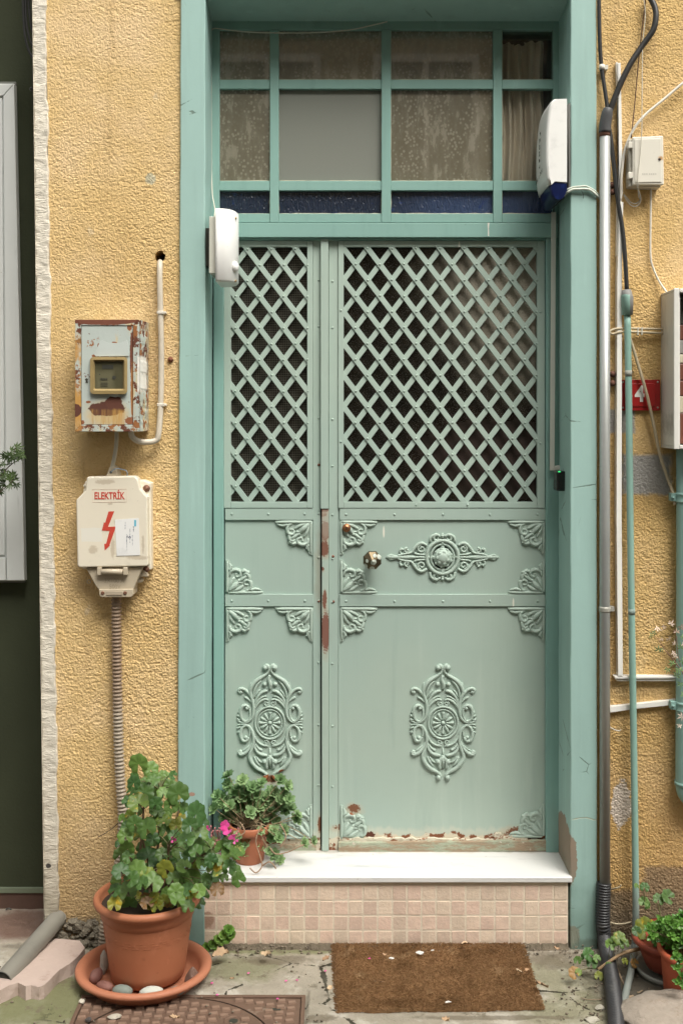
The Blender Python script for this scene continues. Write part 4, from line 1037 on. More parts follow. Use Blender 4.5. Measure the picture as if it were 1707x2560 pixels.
MB().pprism([(343, 1450), (352, 1442), (360, 1448), (357, 1456), (341, 1458)], cy + .04, cy + .055).build('wing_tab', tanp, fb, .002)
mb = MB(); c = P(223, 1454, cy + .04); mb.tube([(c.x + .006 * math.cos(a * .6), c.y, c.z + .006 * math.sin(a * .6)) for a in range(11)], .0016, 6, 1); mb.build('eyelet', tanp, fb)
MB().pprism([(208, 1214), (216, 1204), (217, 1216), (211, 1218)], cy + .03, cy + .05).build('side_tab', M['fuse'], fb, .002)
redp = simple('red_print', (.55, .06, .035), .6, var=.2, scale=60, dirt=.5, dscale=60, bump=0)
ta = P(274, 1241, cy - .0006)
o = text_mesh('lettering', 'ELEKTRİK', .0315, ta, redp, fb, sx=.70, bold=.0007); o.location.z += .001
MB().tube([P(u, v, cy - .0003) for u, v in ((232, 1224), (317, 1223), (317, 1255), (232, 1256), (232, 1224))], .0005, 4, 1).build('lettering_border', simple('border_pink', (.60, .42, .33), .6, bump=0), fb)
A_ = [(675, 778), (762, 772), (668, 1008), (782, 1003), (768, 1060), (692, 1275), (694, 1292), (618, 1365), (612, 1265), (640, 1262), (690, 1068), (575, 1065), (605, 940), (625, 945)]
MB().pprism([(160 + x / 6.031, 1150 + y / 6.031) for x, y in A_], cy - .0008, cy - .0001).build('lightning_arrow', redp, fb)
pap = plastic('paper_label', (.80, .80, .78))
MB().pprism([(160 + x / 6.031, 1150 + y / 6.031) for x, y in ((770, 900), (1130, 875), (1150, 1435), (800, 1445))], cy - .0016, cy - .0009).build('paper_label', pap, fb)
ink = simple('blue_black_ink', (.08, .09, .16), .7, bump=0)
mb = MB(); rnd = random.Random(2)
for u0, v0, ln in ((313, 1305, 16), (317, 1335, 42), (325, 1322, 34), (331, 1338, 26), (334, 1316, 12)):
    v = v0
    while v < v0 + ln: l = rnd.uniform(1.2, 4); mb.pbox(u0 + rnd.uniform(-.6, .6), u0 + 1.1, v, v + l, cy - .0019, cy - .0015); v += l + rnd.uniform(.6, 1.6)
mb.build('handwriting', ink, fb)
text_mesh('handwriting', '5', .016, P(323, 1341, cy - .0019), ink, fb, rot=(math.pi / 2, math.pi / 2, 0), shear=.3)
MB().pbox(336, 341, 1300, 1316, cy - .0019, cy - .0015).build('blue_mark', simple('blue_mark', (.12, .45, .60), .7, bump=0), fb)
em = simple('embossed', (.36, .30, .22), .7, bump=0)
text_mesh('embossed_text', '3X100 A', .020, P(286, 1452, cy + .0115), em, fb, sx=.9, ext=.0002)
text_mesh('embossed_text', '500V', .020, P(288, 1467, cy + .0115), em, fb, sx=.9, ext=.0002)
cable('wire', 'twisted blue wire hooked through the lug on top of the fuse box', [(278, 1181, cy + .028), (285, 1174, cy + .022), (295, 1171, cy + .02), (307, 1174, cy + .02), (315, 1176, cy + .022), (319, 1183, cy + .026), (318, 1190, cy + .03)], 1.3, simple('blue_wire', (.28, .36, .45), .5), cat='wire')

# corrugated conduit down to the flower pot
def corrugated(pts, r0, amp, pitch, mat, n=14, name='hose', parent=None, yscale=1):
    # resample a Catmull-Rom path by length, then swell rings
    q = []; pts = [Vector(p) for p in pts]
    for i in range(len(pts) - 1):
        p0, p1, p2, p3 = pts[max(i - 1, 0)], pts[i], pts[i + 1], pts[min(i + 2, len(pts) - 1)]
        for k in range(40):
            t = k / 40; q.append(.5 * ((2 * p1) + (p2 - p0) * t + (2 * p0 - 5 * p1 + 4 * p2 - p3) * t * t + (3 * p1 - p0 - 3 * p2 + p3) * t ** 3))
    q.append(pts[-1]); out = [q[0]]; step = pitch / 5; acc = 0
    for a, b in zip(q[:-1], q[1:]):
        l = (b - a).length
        while acc + l >= step and l > 0:
            t = (step - acc) / l; a = a.lerp(b, t); out.append(a.copy()); l = (b - a).length; acc = 0
        acc += l
    rs = [r0 + amp * (1, .8, -.6, -1, -.4)[i % 5] for i in range(len(out))]
    return MB().tube(out, rs, n, 1, yscale).build(name, mat, parent)
m = Mat('brown_conduit', (.26, .18, .12), .6); m.vary(3, .15); z = m.n('ShaderNodeSeparateXYZ'); m.L(m.pos, z.inputs[0])
m.layer(m.ramp(m.math('ADD', z.outputs[2], m.math('MULTIPLY', m.noise(12, 3), .2)), .98, .86), (.36, .31, .24), amt=.8); m.layer(m.ramp(m.noise(40, 4), .64, .7), (.25, .19, .13), amt=.6)
o = corrugated([P(*p) for p in ((292, 1490, -.02), (292, 1560, -.012), (294, 1700, -.010), (297, 1850, -.010), (302, 1960, -.012), (308, 2040, -.012), (304, 2120, -.012), (290, 2200, -.014), (272, 2270, -.016), (262, 2320, -.014), (258, 2372, -.012))], .0155, .0022, .0125, m.done())
o.name = 'corrugated_conduit'; tag(o, 'ribbed tan conduit dropping from the fuse box to behind the flower pot', 'conduit')
cable('wire', 'thin dark wire sticking out beside the ribbed tan conduit', [(296, 2058, -.02), (280, 2072, -.012), (262, 2084, -.008), (246, 2092, -.006)], .9, blk, cat='wire')

# ---- wall lamp on the left reveal
wl = thing('wall_lamp', 'white curved lamp with motion sensor fixed inside the left jamb', 'lamp', P(530, 600, .06))
wht = plastic('lamp_white', (.82, .82, .79)); bg_ = plastic('lamp_back', (.60, .60, .52))
mb = MB(); a, b = P(523, 541, -.035), P(543, 683, -.035); xw = P(513, 600, 0).x
mb.box(a.x, b.x, -.035, .095, b.z, a.z).build('housing', bg_, wl, .002)
MB().box(xw + .001, a.x - .0002, .01, .07, b.z + .03, a.z - .03).build('spacer', dk, wl)
# curved diffuser: arc bulging into the doorway
n = 14; vs = []; 
def arc(t): # t 0..1 from street side edge to deep edge
    a = math.pi * (.02 + .96 * t); return (P(541, 600, -.035).x + .066 * math.sin(a) ** .8, .035 - .085 * math.cos(a))
zt_, zb_2 = P(0, 521, -.04).z, P(0, 704, -.04).z
prof_ = [(P(540, 600, -.04).x, -.052)] + [arc(i / n) for i in range(n + 1)] + [(P(540, 600, -.04).x, .118)]
m_ = len(prof_)
for z_, k in ((zt_ + .000, .90), (zt_ - .006, 1), (zb_2 + .006, 1), (zb_2, .92)):
    for x, y in prof_: vs.append((prof_[0][0] + (x - prof_[0][0]) * k, .033 + (y - .033) * k, z_))
fs = [(r * m_ + i, r * m_ + i + 1, (r + 1) * m_ + i + 1, (r + 1) * m_ + i) for r in range(3) for i in range(m_ - 1)]
fs += [(r * m_ + m_ - 1, r * m_, (r + 1) * m_, (r + 1) * m_ + m_ - 1) for r in range(3)] + [tuple(range(m_)), tuple(range(3 * m_ + m_ - 1, 3 * m_ - 1, -1))]
mb = MB().add(vs, fs, False).build('diffuser', wht, wl, recalc=True)
mb.data.polygons.foreach_set('use_smooth', [len(p.vertices) == 4 for p in mb.data.polygons])
cp = P(588, 669, 0); MB().ball((cp.x, -.01, cp.z), .014, .018, 14, 8, rz=.019).build('sensor_dome', wht, wl)
brs = simple('brass_screw', (.45, .33, .18), .4, .8)
for v in (546, 703): c = P(586, v, 0); MB().lathe([(.0042, 0), (.0042, .008), (.0001, .0082)], (c.x, -.005, c.z), 10, 'X').build('thumb_screw', brs, wl, recalc=True)
crd = simple('white_cord', (.66, .62, .52), .5, bump=0)
cable('lamp_cord', 'thin white cord from the wall lamp up the left jamb and across the top panes', [(536, 542, .0), (538, 524, .03), (535, 508, .10), (530, 459, .17), (529, 268, .176), (528, 100, .176), (529, 76, .176), (538, 71, .176), (550, 72, .176), (635, 81, .172), (771, 82, .17), (868, 75.5, .17), (926, 64, .172), (968, 54, .18)], 1.4, crd, cat='cord', n=6)
# ---------------------------------------------------------------- things on the right
# alarm siren on the right reveal
sr = thing('alarm_siren', 'white alarm siren box with blue lens fixed to the right jamb', 'siren', P(1400, 500, .05))
xr2 = P(1424, 380, 0).x - .001
def X_(u, Y=-.02): return P(u, 0, Y).x
def Z_(v, Y=-.02): return P(0, v, Y).z
prof = [(1413, 249), (1382, 250), (1375, 256), (1369, 274), (1365, 300), (1362, 335), (1361, 370), (1361, 406), (1364, 446), (1369, 478)]
prof = [(X_(u), Z_(v)) for u, v in prof]
def shell(pts, ys, ks, name, mat, xb, seg_smooth=True):
    # sweep outline (x,z) along depth, drawn back towards xb at the two ends
    n = len(pts); vs = []
    zc = sum(p[1] for p in pts) / n
    for y, k in zip(ys, ks):
        for x, z in pts: vs.append((xb + (x - xb) * k, y, zc + (z - zc) * (1 - (1 - k) * .12)))
    m = len(ys); fs = [(r * n + i, r * n + (i + 1) % n, (r + 1) * n + (i + 1) % n, (r + 1) * n + i) for r in range(m - 1) for i in range(n)]
    mb = MB().add(vs, fs, True); mb.add(vs[:n], [tuple(range(n))]); mb.add(vs[-n:], [tuple(range(n - 1, -1, -1))])
    o = mb.build(name, mat, sr)
    return o
body = prof + [(X_(1414), Z_(488)), ]
body = prof[:-1] + [(X_(1369), Z_(466)), (X_(1379), Z_(457)), (X_(1413), Z_(459))]
ys_ = [-.034, -.0325, -.028, -.018, .02, .08, .14, .17, .18]; ks = [.88, .94, .98, 1, 1.01, 1.02, .99, .93, .84]
o = shell(body, ys_, ks, 'shell', wht, xr2 - .004)
m = Mat('blue_lens', (.003, .008, .05), .30, spec=.3); m.layer(m.ramp(m.noise(30, 4), .55, .7), (.006, .022, .12), amt=.8)
lens = [(X_(1369), Z_(467)), (X_(1379), Z_(458)), (X_(1413), Z_(460)), (X_(1413), Z_(478)), (X_(1405), Z_(494)), (X_(1397), Z_(500)), (X_(1383), Z_(500)), (X_(1374), Z_(490))]
shell(lens, [-.031, -.029, -.024, -.012, .03, .12, .16, .17], [.86, .92, .96, .99, 1, .99, .9, .82], 'lens', m.done(), xr2 - .004)
MB().box(xr2 - .006, xr2 - .0005, -.012, .17, Z_(470), Z_(256)).build('back_plate', simple('siren_back', (.12, .12, .11), .6), sr)
sk = simple('siren_ink', (.04, .04, .04), .6, bump=0)
def sx_at(z, y):      # surface x of the street-facing left flank
    best = min(range(len(prof) - 1), key=lambda i: 0 if prof[i][1] >= z >= prof[i + 1][1] else 1 + abs(prof[i][1] - z)); a, b = prof[best], prof[best + 1]
    t = (z - a[1]) / (b[1] - a[1]); return a[0] + (b[0] - a[0]) * t
for i, ch in enumerate('PRONET'):
    z_ = Z_(322 + 17 * i); ym = .045
    o = text_mesh('lettering', ch, .022, Vector((sx_at(z_, ym) - .0062, ym, z_)), sk, sr, rot=(math.pi / 2, math.pi / 2, -math.pi / 2), bold=.0006)
for i, ch in enumerate('444 1 911'):
    if ch == ' ': continue
    z_ = Z_(436 - 1.8 * i); ym = .125 - .0145 * i
    text_mesh('lettering', ch, .019, Vector((sx_at(z_, ym) - .0058, ym, z_)), sk, sr, rot=(math.pi / 2, 0, -math.pi / 2))
# trunking on the frame with a door unit
wtr = plastic('trunking_white', (.62, .62, .55)); tk = thing('cable_trunking', 'long thin white trunking running from the siren down the right frame post', 'trunking', P(1380, 1190, .18))
MB().add([tuple(P(u, v, Y)) for Y in (.172, .188) for u, v in ((1377, 530), (1389, 530), (1385.5, 1176), (1373.5, 1176))], [(0, 3, 2, 1), (4, 5, 6, 7), (0, 1, 5, 4), (1, 2, 6, 5), (2, 3, 7, 6), (3, 0, 4, 7)]).build('channel', wtr, tk, .001)
MB().pprism([(1386, 1165), (1410, 1162), (1410, 1172), (1385, 1175.5)], .171, .187).build('channel', wtr, tk, .001)
cable('grey_lead', 'dark lead between the alarm siren and the top of the trunking', [(1383, 532, .182), (1384, 518, .17), (1396, 505, .10), (1409, 492, .06), (1414, 485, .03)], 2.0, simple('lead_grey', (.05, .055, .05), .6), cat='cable')
du = thing('door_buzzer', 'small black entry unit with a green light below the trunking', 'entry unit', P(1400, 1227, .1))
bkp = simple('black_plastic', (.012, .013, .013), .25, var=.1, dirt=.1)
a, b = P(1390, 1178, .09), P(1413, 1228, .09)
MB().box(a.x, P(1411, 0, .09).x + .006, .085, .15, b.z, a.z).build('unit_case', bkp, du, .006, 3)
MB().lathe([(.016, 0), (.016, .003), (.011, .006), (.0001, .007)], (a.x - .0005, .118, (a.z + b.z) / 2 - .012), 14, 'X').build('button', bkp, du, recalc=True)
m = bpy.data.materials.new('green_led'); m.use_nodes = True; bs = m.node_tree.nodes['Principled BSDF']; bs.inputs['Base Color'].default_value = (.02, .4, .1, 1); bs.inputs['Emission Color'].default_value = (.05, 1, .25, 1); bs.inputs['Emission Strength'].default_value = .6
c = P(1397, 1178, .088); MB().ball((c.x, .087, c.z - .002), .005, .002, 8, 5, rz=.0025).build('light', m, du)
# twin cord round the jamb
lc = simple('cord_pale', (.56, .60, .52), .5, bump=0)
cable('pale_cord', 'upper of the two pale cords wrapped over the right jamb beside the siren', [(1411, 476, .02), (1416, 474, -.008), (1432, 468, -.010), (1452, 466, -.010), (1462, 465, -.010), (1474, 470, -.010), (1486, 478, -.010), (1497, 490, .005)], 2.6, lc, cat='cord', group='pale cords over the right jamb')
cable('pale_cord', 'lower of the two pale cords wrapped over the right jamb beside the siren', [(1410, 490, .03), (1416, 482, -.010), (1430, 474, -.013), (1446, 473, -.013), (1468, 473, -.013), (1480, 479, -.012), (1490, 488, -.010), (1498, 497, .005)], 3.0, lc, cat='cord', group='pale cords over the right jamb')
cable('cord_end', 'loose dark end of twine dangling from the pale cords', [(1453, 476, -.014), (1456, 484, -.010), (1457, 496, -.008)], .8, blk, cat='twine')

# steel riser pipe
m = Mat('galvanised', (.44, .455, .44), .42, .55); m.vary(5, .10).vary(60, .06); m.layer(m.ramp(m.noise(30, 5, .6, (2, 1, .2)), .60, .75), (.34, .33, .30), .6, .2, .6)
z = m.n('ShaderNodeSeparateXYZ'); m.L(m.pos, z.inputs[0]); m.layer(m.ramp(m.math('ADD', z.outputs[2], m.math('MULTIPLY', m.noise(10, 4), .4)), .9, .2), (.24, .22, .18), .75, .1, .6); galv = m.done()
sp_ = thing('steel_pipe', 'tall galvanised steel pipe standing beside the right jamb', 'pipe', P(1510, 2215, -.01))
mb = MB(); mb.tube([P(1511, 342, -.012), P(1510.5, 1300, -.012), P(1511, 2212, -.012)], px(13), 20, 1).build('pipe', galv, sp_)
MB().tube([P(1510.5, 328, -.012), P(1510.5, 341.8, -.012)], px(13.3), 20, 1).build('threaded_end', simple('thread_rust', (.17, .08, .05), .8), sp_)
clm = simple('clamp_steel', (.40, .39, .34), .5, .3, var=.2)
for v in (1523,): MB().tube([P(1510.5, v - 7, -.012), P(1510.5, v - 3, -.012), P(1510.5, v, -.012), P(1510.5, v + 3, -.012), P(1510.5, v + 7, -.012)], [px(13.6), px(15), px(14), px(15), px(13.6)], 20, 1).pbox(1524, 1535, v - 6, v + 5, -.012, YW).build('clamp', clm, sp_)
rb_ = simple('bracket_rust', (.13, .06, .04), .9, var=.4)
for v in (462, 480, 935, 958): MB().ball(P(1530, v, .005), px(8), .014, 8, 6).build('bracket_bolt', rb_, sp_)
# heat shrink, cables
sm_ = simple('heat_shrink', (.07, .072, .075), .5, var=.1)
sl_ = MB().tube([P(1520, 270, -.02), P(1517, 282, -.018), P(1512, 310, -.014), (P(1511, 331, -.012))], [px(10), px(14), px(15), px(15.6)], 16, 3).build('cable_sleeve', sm_)
tag(sl_, 'dark grey shrink sleeve where two black cables enter the steel pipe', 'cable sleeve')
cable('thick_cable', 'thickest black cable looping in from the top right into the sleeve', [(1615, -12, -.01), (1626, -2, -.012), (1637, 23, -.02), (1638, 48, -.025), (1630, 78, -.025), (1604, 115, -.02), (1574, 161, -.02), (1548, 214, -.018), (1527, 268, -.016), (1521, 285, -.014)], 7.4, blk, n=12, group='black cables feeding the steel pipe')
cable('black_cable', 'straight black cable hugging the right jamb down into the sleeve', [(1496, -10, -.004), (1497, 60, -.004), (1499, 120, -.004), (1503, 172, -.004), (1511, 225, -.008), (1517, 268, -.012), (1518, 285, -.014)], 5, blk, n=10, group='black cables feeding the steel pipe')
cable('black_cable', 'black cable slanting from the sleeve down to the teal conduit', [(1519, 315, .0), (1525, 340, -.006), (1532, 402, -.008), (1543, 497, -.010), (1555, 574, -.016), (1561, 640, -.022), (1566, 728, -.026)], 5.4, blk, n=10)
cw = simple('clip_white', (.62, .60, .53), .5)
o = MB().tube([P(1504, 162, -.004), P(1503, 175, -.004)], px(7), 10, 1).pbox(1506, 1519, 162, 173, -.006, YW).build('cable_clip', cw); tag(o, 'white plastic clip holding the straight black cable near the top', 'cable clip')
# long trunking on the wall
wt2 = plastic('trunking_bright', (.85, .84, .79))
lt = thing('wall_trunking', 'white trunking running down the ochre wall, then turning right', 'trunking', P(1548, 1700, 0))
def strip(uv, Y, Yb, parent, name='channel', mat=wt2): MB().pprism(uv, Y, Yb).build(name, mat, parent, .001)
strip([(1539, 155), (1543, 155), (1547, 500), (1543, 640), (1540, 640), (1546, 300)], -.002, YW + .002, lt, 'channel_base')
strip([(1543.5, 157), (1550.5, 157), (1556, 480), (1550, 520), (1547.5, 515)], -.006, YW - .002, lt)
strip([(1548, 505), (1557, 505), (1554, 660), (1553, 1290), (1556, 1690), (1544, 1690), (1540, 1290), (1542, 700)], -.014, YW - .001, lt)
strip([(1534, 1690.5), (1690, 1691), (1690, 1696), (1537, 1697)], -.012, YW, lt)
strip([(1538, 1698), (1690, 1697.5), (1690, 1703), (1541, 1703)], -.006, YW, lt)
o = MB().pprism([(1523, 1767), (1600, 1759), (1690, 1749), (1690, 1762), (1600, 1771), (1523, 1782)], -.004, YW).build('slanted_trunking', wt2, None, .001); tag(o, 'short white trunking slanting up to the green drain pipe', 'trunking')
# teal conduit
tp = thing('teal_conduit', 'thin teal painted conduit standing free of the ochre wall', 'conduit', P(1570, 2500, -.02))
TY = -.020
mb = MB().tube([P(1567, 788, TY), P(1570, 950, TY), P(1574, 1280, TY), P(1577, 1500, TY), P(1582, 1800, TY), P(1585, 2000, TY), P(1588, 2250, TY), P(1587, 2340, TY - .002), P(1584, 2372, TY - .02), G(1578, 2420, .02), G(1567, 2466, .012), G(1556, 2516, .011)], px(8.3), 14, 4)
o = mb.build('pipe', M['teal_pipe'], tp)
m = Mat('conduit_paint', (.25, .42, .36), .5); m.vary(3, .1); m.layer(m.ramp(m.noise(18, 5, .6, (2, 2, .3)), .62, .68), (.30, .33, .30))
z = m.n('ShaderNodeSeparateXYZ'); m.L(m.pos, z.inputs[0]); m.layer(m.ramp(m.math('ADD', z.outputs[2], m.math('MULTIPLY', m.noise(14, 4), .25)), .50, .12), (.23, .25, .23)); o.data.materials[0] = m.done()
m = Mat('adapter_grey', (.20, .20, .19), .6); m.layer(m.blob(P(1560, 765, TY), (px(10), .1, px(28)), .3, 30, .05, True), (.25, .42, .36))
MB().tube([P(1565, 724, TY), P(1565, 724.5, TY), P(1566, 742, TY), P(1567, 744, TY), P(1567, 787, TY), P(1567, 787.6, TY)], [px(8), px(11), px(14.7), px(15), px(14), px(11)], 16, 1).build('adapter', m.done(), tp)
MB().tube([P(1569.5, 926, TY), P(1570, 941, TY)], px(8.8), 14, 1).build('joint', simple('tape_grey', (.30, .31, .27), .7), tp)
MB().tube([P(1577.5, 1522, TY), P(1578, 1536, TY)], px(8.9), 14, 1).build('joint', simple('tape_grey2', (.24, .31, .28), .7), tp)
# junction box
jb = thing('junction_box', 'small white junction box with a rust spot, high on the ochre wall', 'junction box', P(1618, 463, -.02))
m = Mat('jbox_white', (.72, .69, .60), .4); m.vary(8, .06); m.layer(m.blob(P(1647.5, 398, -.03), (px(6), .1, px(5)), .5, 60, .6), (.50, .28, .10)); m.layer(m.ramp(m.noise(30, 5), .62, .72), (.55, .50, .40), amt=.5); jm = m.done()
MB().pprism([(1571, 348), (1651, 341), (1651, 468), (1572, 466)], -.028, YW).build('case', simple('jbox_case', (.50, .48, .41), .5), jb, .003)
MB().pprism([(1580, 342), (1657, 339), (1659, 462), (1581, 462)], -.042, -.029).build('lid', jm, jb, .004, 3)
MB().pprism([(1585, 348), (1651, 346), (1653, 455), (1586, 456)], -.0445, -.0421).build('lid_panel', jm, jb, .002)
for v in (362, 438): MB().pbox(1570, 1582, v - 8, v + 8, -.040, -.02).build('hinge', jm, jb, .002)
MB().lathe([(.005, 0), (.004, .003), (.0001, .0032)], P(1647.5, 398, -.0440), 10, 'Y').build('screw', simple('screw_dark', (.06, .04, .03), .6), jb, recalc=True)
mb = MB()
for u_ in (1604, 1609, 1614, 1621, 1626, 1631, 1636): mb.pbox(u_, u_ + 3.4, 433, 437, -.0449, -.0446)
mb.build('embossed_mark', simple('emboss_pale', (.58, .55, .48), .6, bump=0), jb)
whc = simple('white_cable', (.68, .65, .57), .45, var=.08, dirt=.4, bump=0)
cable('white_cable', 'white cable sweeping from the right edge round behind the junction box', [(1730, 196, -.01), (1707, 207, -.01), (1662, 245, -.01), (1616, 283, -.012), (1590, 312, -.016), (1572, 345, -.012), (1560, 380, -.010), (1553, 432, -.010), (1551, 470, -.008), (1550, 500, -.004)], 3.4, whc, n=8)
cable('white_cable', 'thin white cable dropping from the junction box to the wall cabinet', [(1626, 462, .0), (1626, 480, .002), (1625, 560, .004), (1625, 640, .004), (1633, 674, .004), (1648, 706, .0), (1668, 734, -.02)], 2.6, whc, n=8)
cable('thin_cord', 'pale thread like cord hanging in front of the junction box', [(1607, -10, -.01), (1612, 38, -.012), (1606, 100, -.02), (1604.5, 153, -.03), (1603.7, 268, -.045), (1603, 333, -.052), (1598, 400, -.052), (1594, 430, -.052), (1593, 471, -.045)], 1.1, simple('thread', (.55, .52, .43), .6, bump=0), cat='cord', n=5)
cable('dark_cord', 'dark brown cord running down to the junction box hinge', [(1614, -10, .0), (1610, 23, .0), (1597, 134, .0), (1587, 245, -.002), (1577, 345, -.018)], 1.5, simple('brown_cord', (.10, .05, .03), .7, bump=0), cat='cord', n=5)
for k, dy in enumerate((0, 7)):
    cable('cord_loop', ['outer drooping loop of grey cord under the junction box', 'inner drooping loop of grey cord under the junction box'][k], [(1558, 487 - dy * .2, -.0), (1565, 500 - dy, -.004), (1576, 513 - dy, -.006), (1589, 516 - dy, -.008), (1599, 506 - dy, -.012), (1600 - dy * .7, 492, -.02), (1594, 474, -.03), (1592, 464, -.035)], 1.3, simple('cord_grey', (.40, .38, .32), .6, bump=0), cat='cord', n=5, group='cord loops below the junction box')
# beige cables to the cabinet
bc = simple('beige_cable', (.50, .42, .28), .5, dirt=.4, bump=0)
o = cable('beige_cable', 'doubled beige cable looped behind the teal conduit into the cabinet', [(1656, 823, -.006), (1610, 822, -.006), (1570, 821, -.010), (1540, 822, -.014), (1527, 826, -.014), (1524, 831, -.014), (1530, 835, -.013), (1545, 831, -.014), (1570, 829, -.012), (1610, 831, -.006), (1656, 833, -.006)], 3.0, bc, n=8)
for u in (1594, 1604): MB().pbox(u - 1.5, u + 1.5, 818, 837, -.013, -.002).build('cable_tie', cw, o)
cable('beige_cable', 'long beige cable slanting past the house number to the pipe bracket', [(1572, 842, -.012), (1579, 862, -.008), (1592, 905, -.010), (1604.5, 946, -.016), (1618, 996, -.016), (1631, 1053, -.010), (1646.6, 1130, -.008), (1664, 1185, -.010), (1681, 1233, -.02), (1686, 1262, -.02)], 4.0, bc, n=8)
# house number plate
np_ = thing('house_number', 'red enamel house number plate reading 4', 'number plate', P(1600, 1026, 0))
red = simple('red_enamel', (.36, .018, .018), .3, var=.08, dirt=.2, bump=0); NYp = .004
MB().pprism(rrect(1553, 1649, 949, 1026.5, 3), NYp, NYp + .003).build('plate', red, np_, .001)
MB().pprism(rrect(1560, 1638, 958, 1017, 7), NYp - .003, NYp - .0001, .02).build('raised_field', red, np_, .0015)
m4 = simple('white_enamel', (.80, .79, .75), .4, bump=0, dirt=0, var=0)
text_mesh('numeral', '4', .070, P(1598, 986.5, NYp - .0034), m4, np_, sx=.85, bold=.0028)
for u, v in ((1556, 955), (1643, 955), (1556, 1019), (1643, 1019)): MB().lathe([(.0034, 0), (.0026, .0018), (.0001, .002)], P(u, v, NYp), 10, 'Y').build('screw', clm, np_, recalc=True)
# cabinet at the right edge
cb_ = thing('wall_cabinet', 'open fronted dirty white plastic cabinet cut by the right edge', 'cabinet', P(1690, 1120, -.1))
m = Mat('cabinet_plastic', (.58, .56, .50), .5); m.vary(6, .10)
m.layer(m.ramp(m.noise(12, 6, .65, (2, 2, .5)), .54, .68), (.42, .40, .35), amt=.6); m.layer(m.blob(P(1665, 1060, -.1), (px(14), .2, px(40)), .6, 30, .3), (.28, .26, .23), amt=.7); cm_ = m.done()
cfy = -.125; xL = P(1683, 900, cfy).x; xR = xL + .26; zT = P(0, 722, cfy).z; zB = P(0, 1122, cfy).z; th = .009
mb = MB().box(xL, xL + th, cfy + .002, YW - .002, zB + th, zT - th).box(xR - th, xR, cfy + .002, YW - .002, zB + th, zT - th).box(xL, xR, cfy, YW - .002, zT - th + .0003, zT).box(xL, xR, cfy, YW - .002, zB, zB + th - .0003).box(xL + th, xR - th, -.002, YW - .003, zB + th, zT - th)
mb.build('case', cm_, cb_, .002)
br = simple('cabinet_white_rim', (.72, .71, .66), .4)
for r_ in ((xL - .001, xL + .016, zB - .001, zT + .001), (xR - .016, xR + .001, zB, zT)): MB().box(r_[0], r_[1], cfy - .006, cfy + .0018, r_[2], r_[3]).build('rim', br, cb_, .002)
for r_ in ((zT - .012, zT), (zB, zB + .012)): MB().box(xL + .0165, xR - .0165, cfy - .006, cfy + .0018, r_[0], r_[1]).build('rim', br, cb_, .002)
MB().box(xL + .015, xL + .021, cfy + .004, cfy + .05, zB + .012, zT - .012).build('inner_rim', br, cb_, .001)
bw = simple('fuse_brown', (.14, .05, .03), .5, var=.3, bump=0); iv = simple('fuse_ivory', (.5, .46, .34), .5, bump=0); gr = simple('fuse_grey', (.25, .24, .22), .6, bump=0)
zz_ = zT - .03; seq = [(.08, dk), (.05, bw), (.045, gr), (.03, iv), (.055, bw), (.05, bw), (.055, iv), (.10, bw)]
for h_, mt in seq:
    if zz_ - h_ < zB + .012: break
    mb = MB().box(xL + .026, xR - .03, -.075, -.0025, zz_ - h_ + .002, zz_); mb.box(xL + .05, xL + .07, -.082, -.0752, zz_ - h_ * .7, zz_ - h_ * .3); mb.build('fuse_block', mt, cb_, .003); zz_ -= h_
# green drain pipe
gp = thing('drain_pipe', 'thick green painted drain pipe at the right edge of the wall', 'pipe', P(1716, 1985, -.02))
pr = px(26)
MB().tube([P(1716, 1100, -.022), P(1716, 1500, -.022), P(1714, 1900, -.022), P(1714, 1955, -.022)], pr, 22, 2).build('pipe', M['teal_pipe'], gp)
MB().tube([P(1714, 1953, -.022), P(1714, 1962, -.022)], px(28.5), 22, 1).build('collar', M['teal_pipe'], gp)
MB().tube([P(1714, 1960, -.022), P(1717, 1978, -.024), P(1728, 1992, -.03), P(1748, 1998, -.03), P(1770, 1998, -.03)], pr, 22, 4).build('elbow', M['teal_pipe'], gp)
for v in (1244, 1765):
    MB().tube([P(1716, v - 13, -.022), P(1716, v - 9, -.022), P(1716, v - 5, -.022), P(1716, v + 5, -.022), P(1716, v + 9, -.022), P(1716, v + 13, -.022)], [px(27), px(30), px(28), px(28), px(30), px(27)], 22, 1).pbox(1676, 1690, v - 11, v + 9, -.030, -.005).build('bracket', M['teal_pipe'], gp, .001)
    MB().lathe([(.005, 0), (.005, .004), (.0001, .005)], P(1681, v, -.031), 8, 'Y').build('bracket_bolt', M['teal_pipe'], gp, recalc=True)
# ribbed black hose at the foot
m = Mat('ribbed_black', (.028, .028, .03), .45); m.vary(12, .3); m.layer(m.ramp(m.noise(35, 5), .55, .75), (.12, .115, .10), .8, None, .5); rb_m = m.done()
o = corrugated([P(1509, 2208, -.014), P(1507, 2250, -.016), P(1506, 2310, -.02), P(1510, 2345, -.024), G(1519, 2400, .024), G(1527, 2440, .023), G(1533, 2490, .023), G(1538, 2540, .023), G(1541, 2600, .023)], .0222, .0020, .0088, rb_m, 18)
o.name = 'ribbed_hose'; tag(o, 'thick black ribbed hose from under the steel pipe out over the ground', 'hose')
for i, (pts, lb) in enumerate(([(1528, 2222, -.006), (1536, 2220, -.012), (1548, 2217, -.016), (1552, 2213, -.018)], 'stub of bare wire poking from the cement right of the ribbed hose'), ) if False else []: pass
cable('bare_wire', 'short bare wire stub right above the cement foot of the wall', [(1526, 2223, .01), (1536, 2221, -.006), (1548, 2217, -.012), (1551, 2212, -.014)], 2.0, bc, cat='wire', n=6)
cable('bare_wire', 'old pale wire stretched low between the ribbed hose and the teal conduit', [(1524, 2306, .0), (1540, 2310, -.010), (1560, 2309, -.012), (1580, 2304, -.012)], 2.2, bc, cat='wire', n=6)
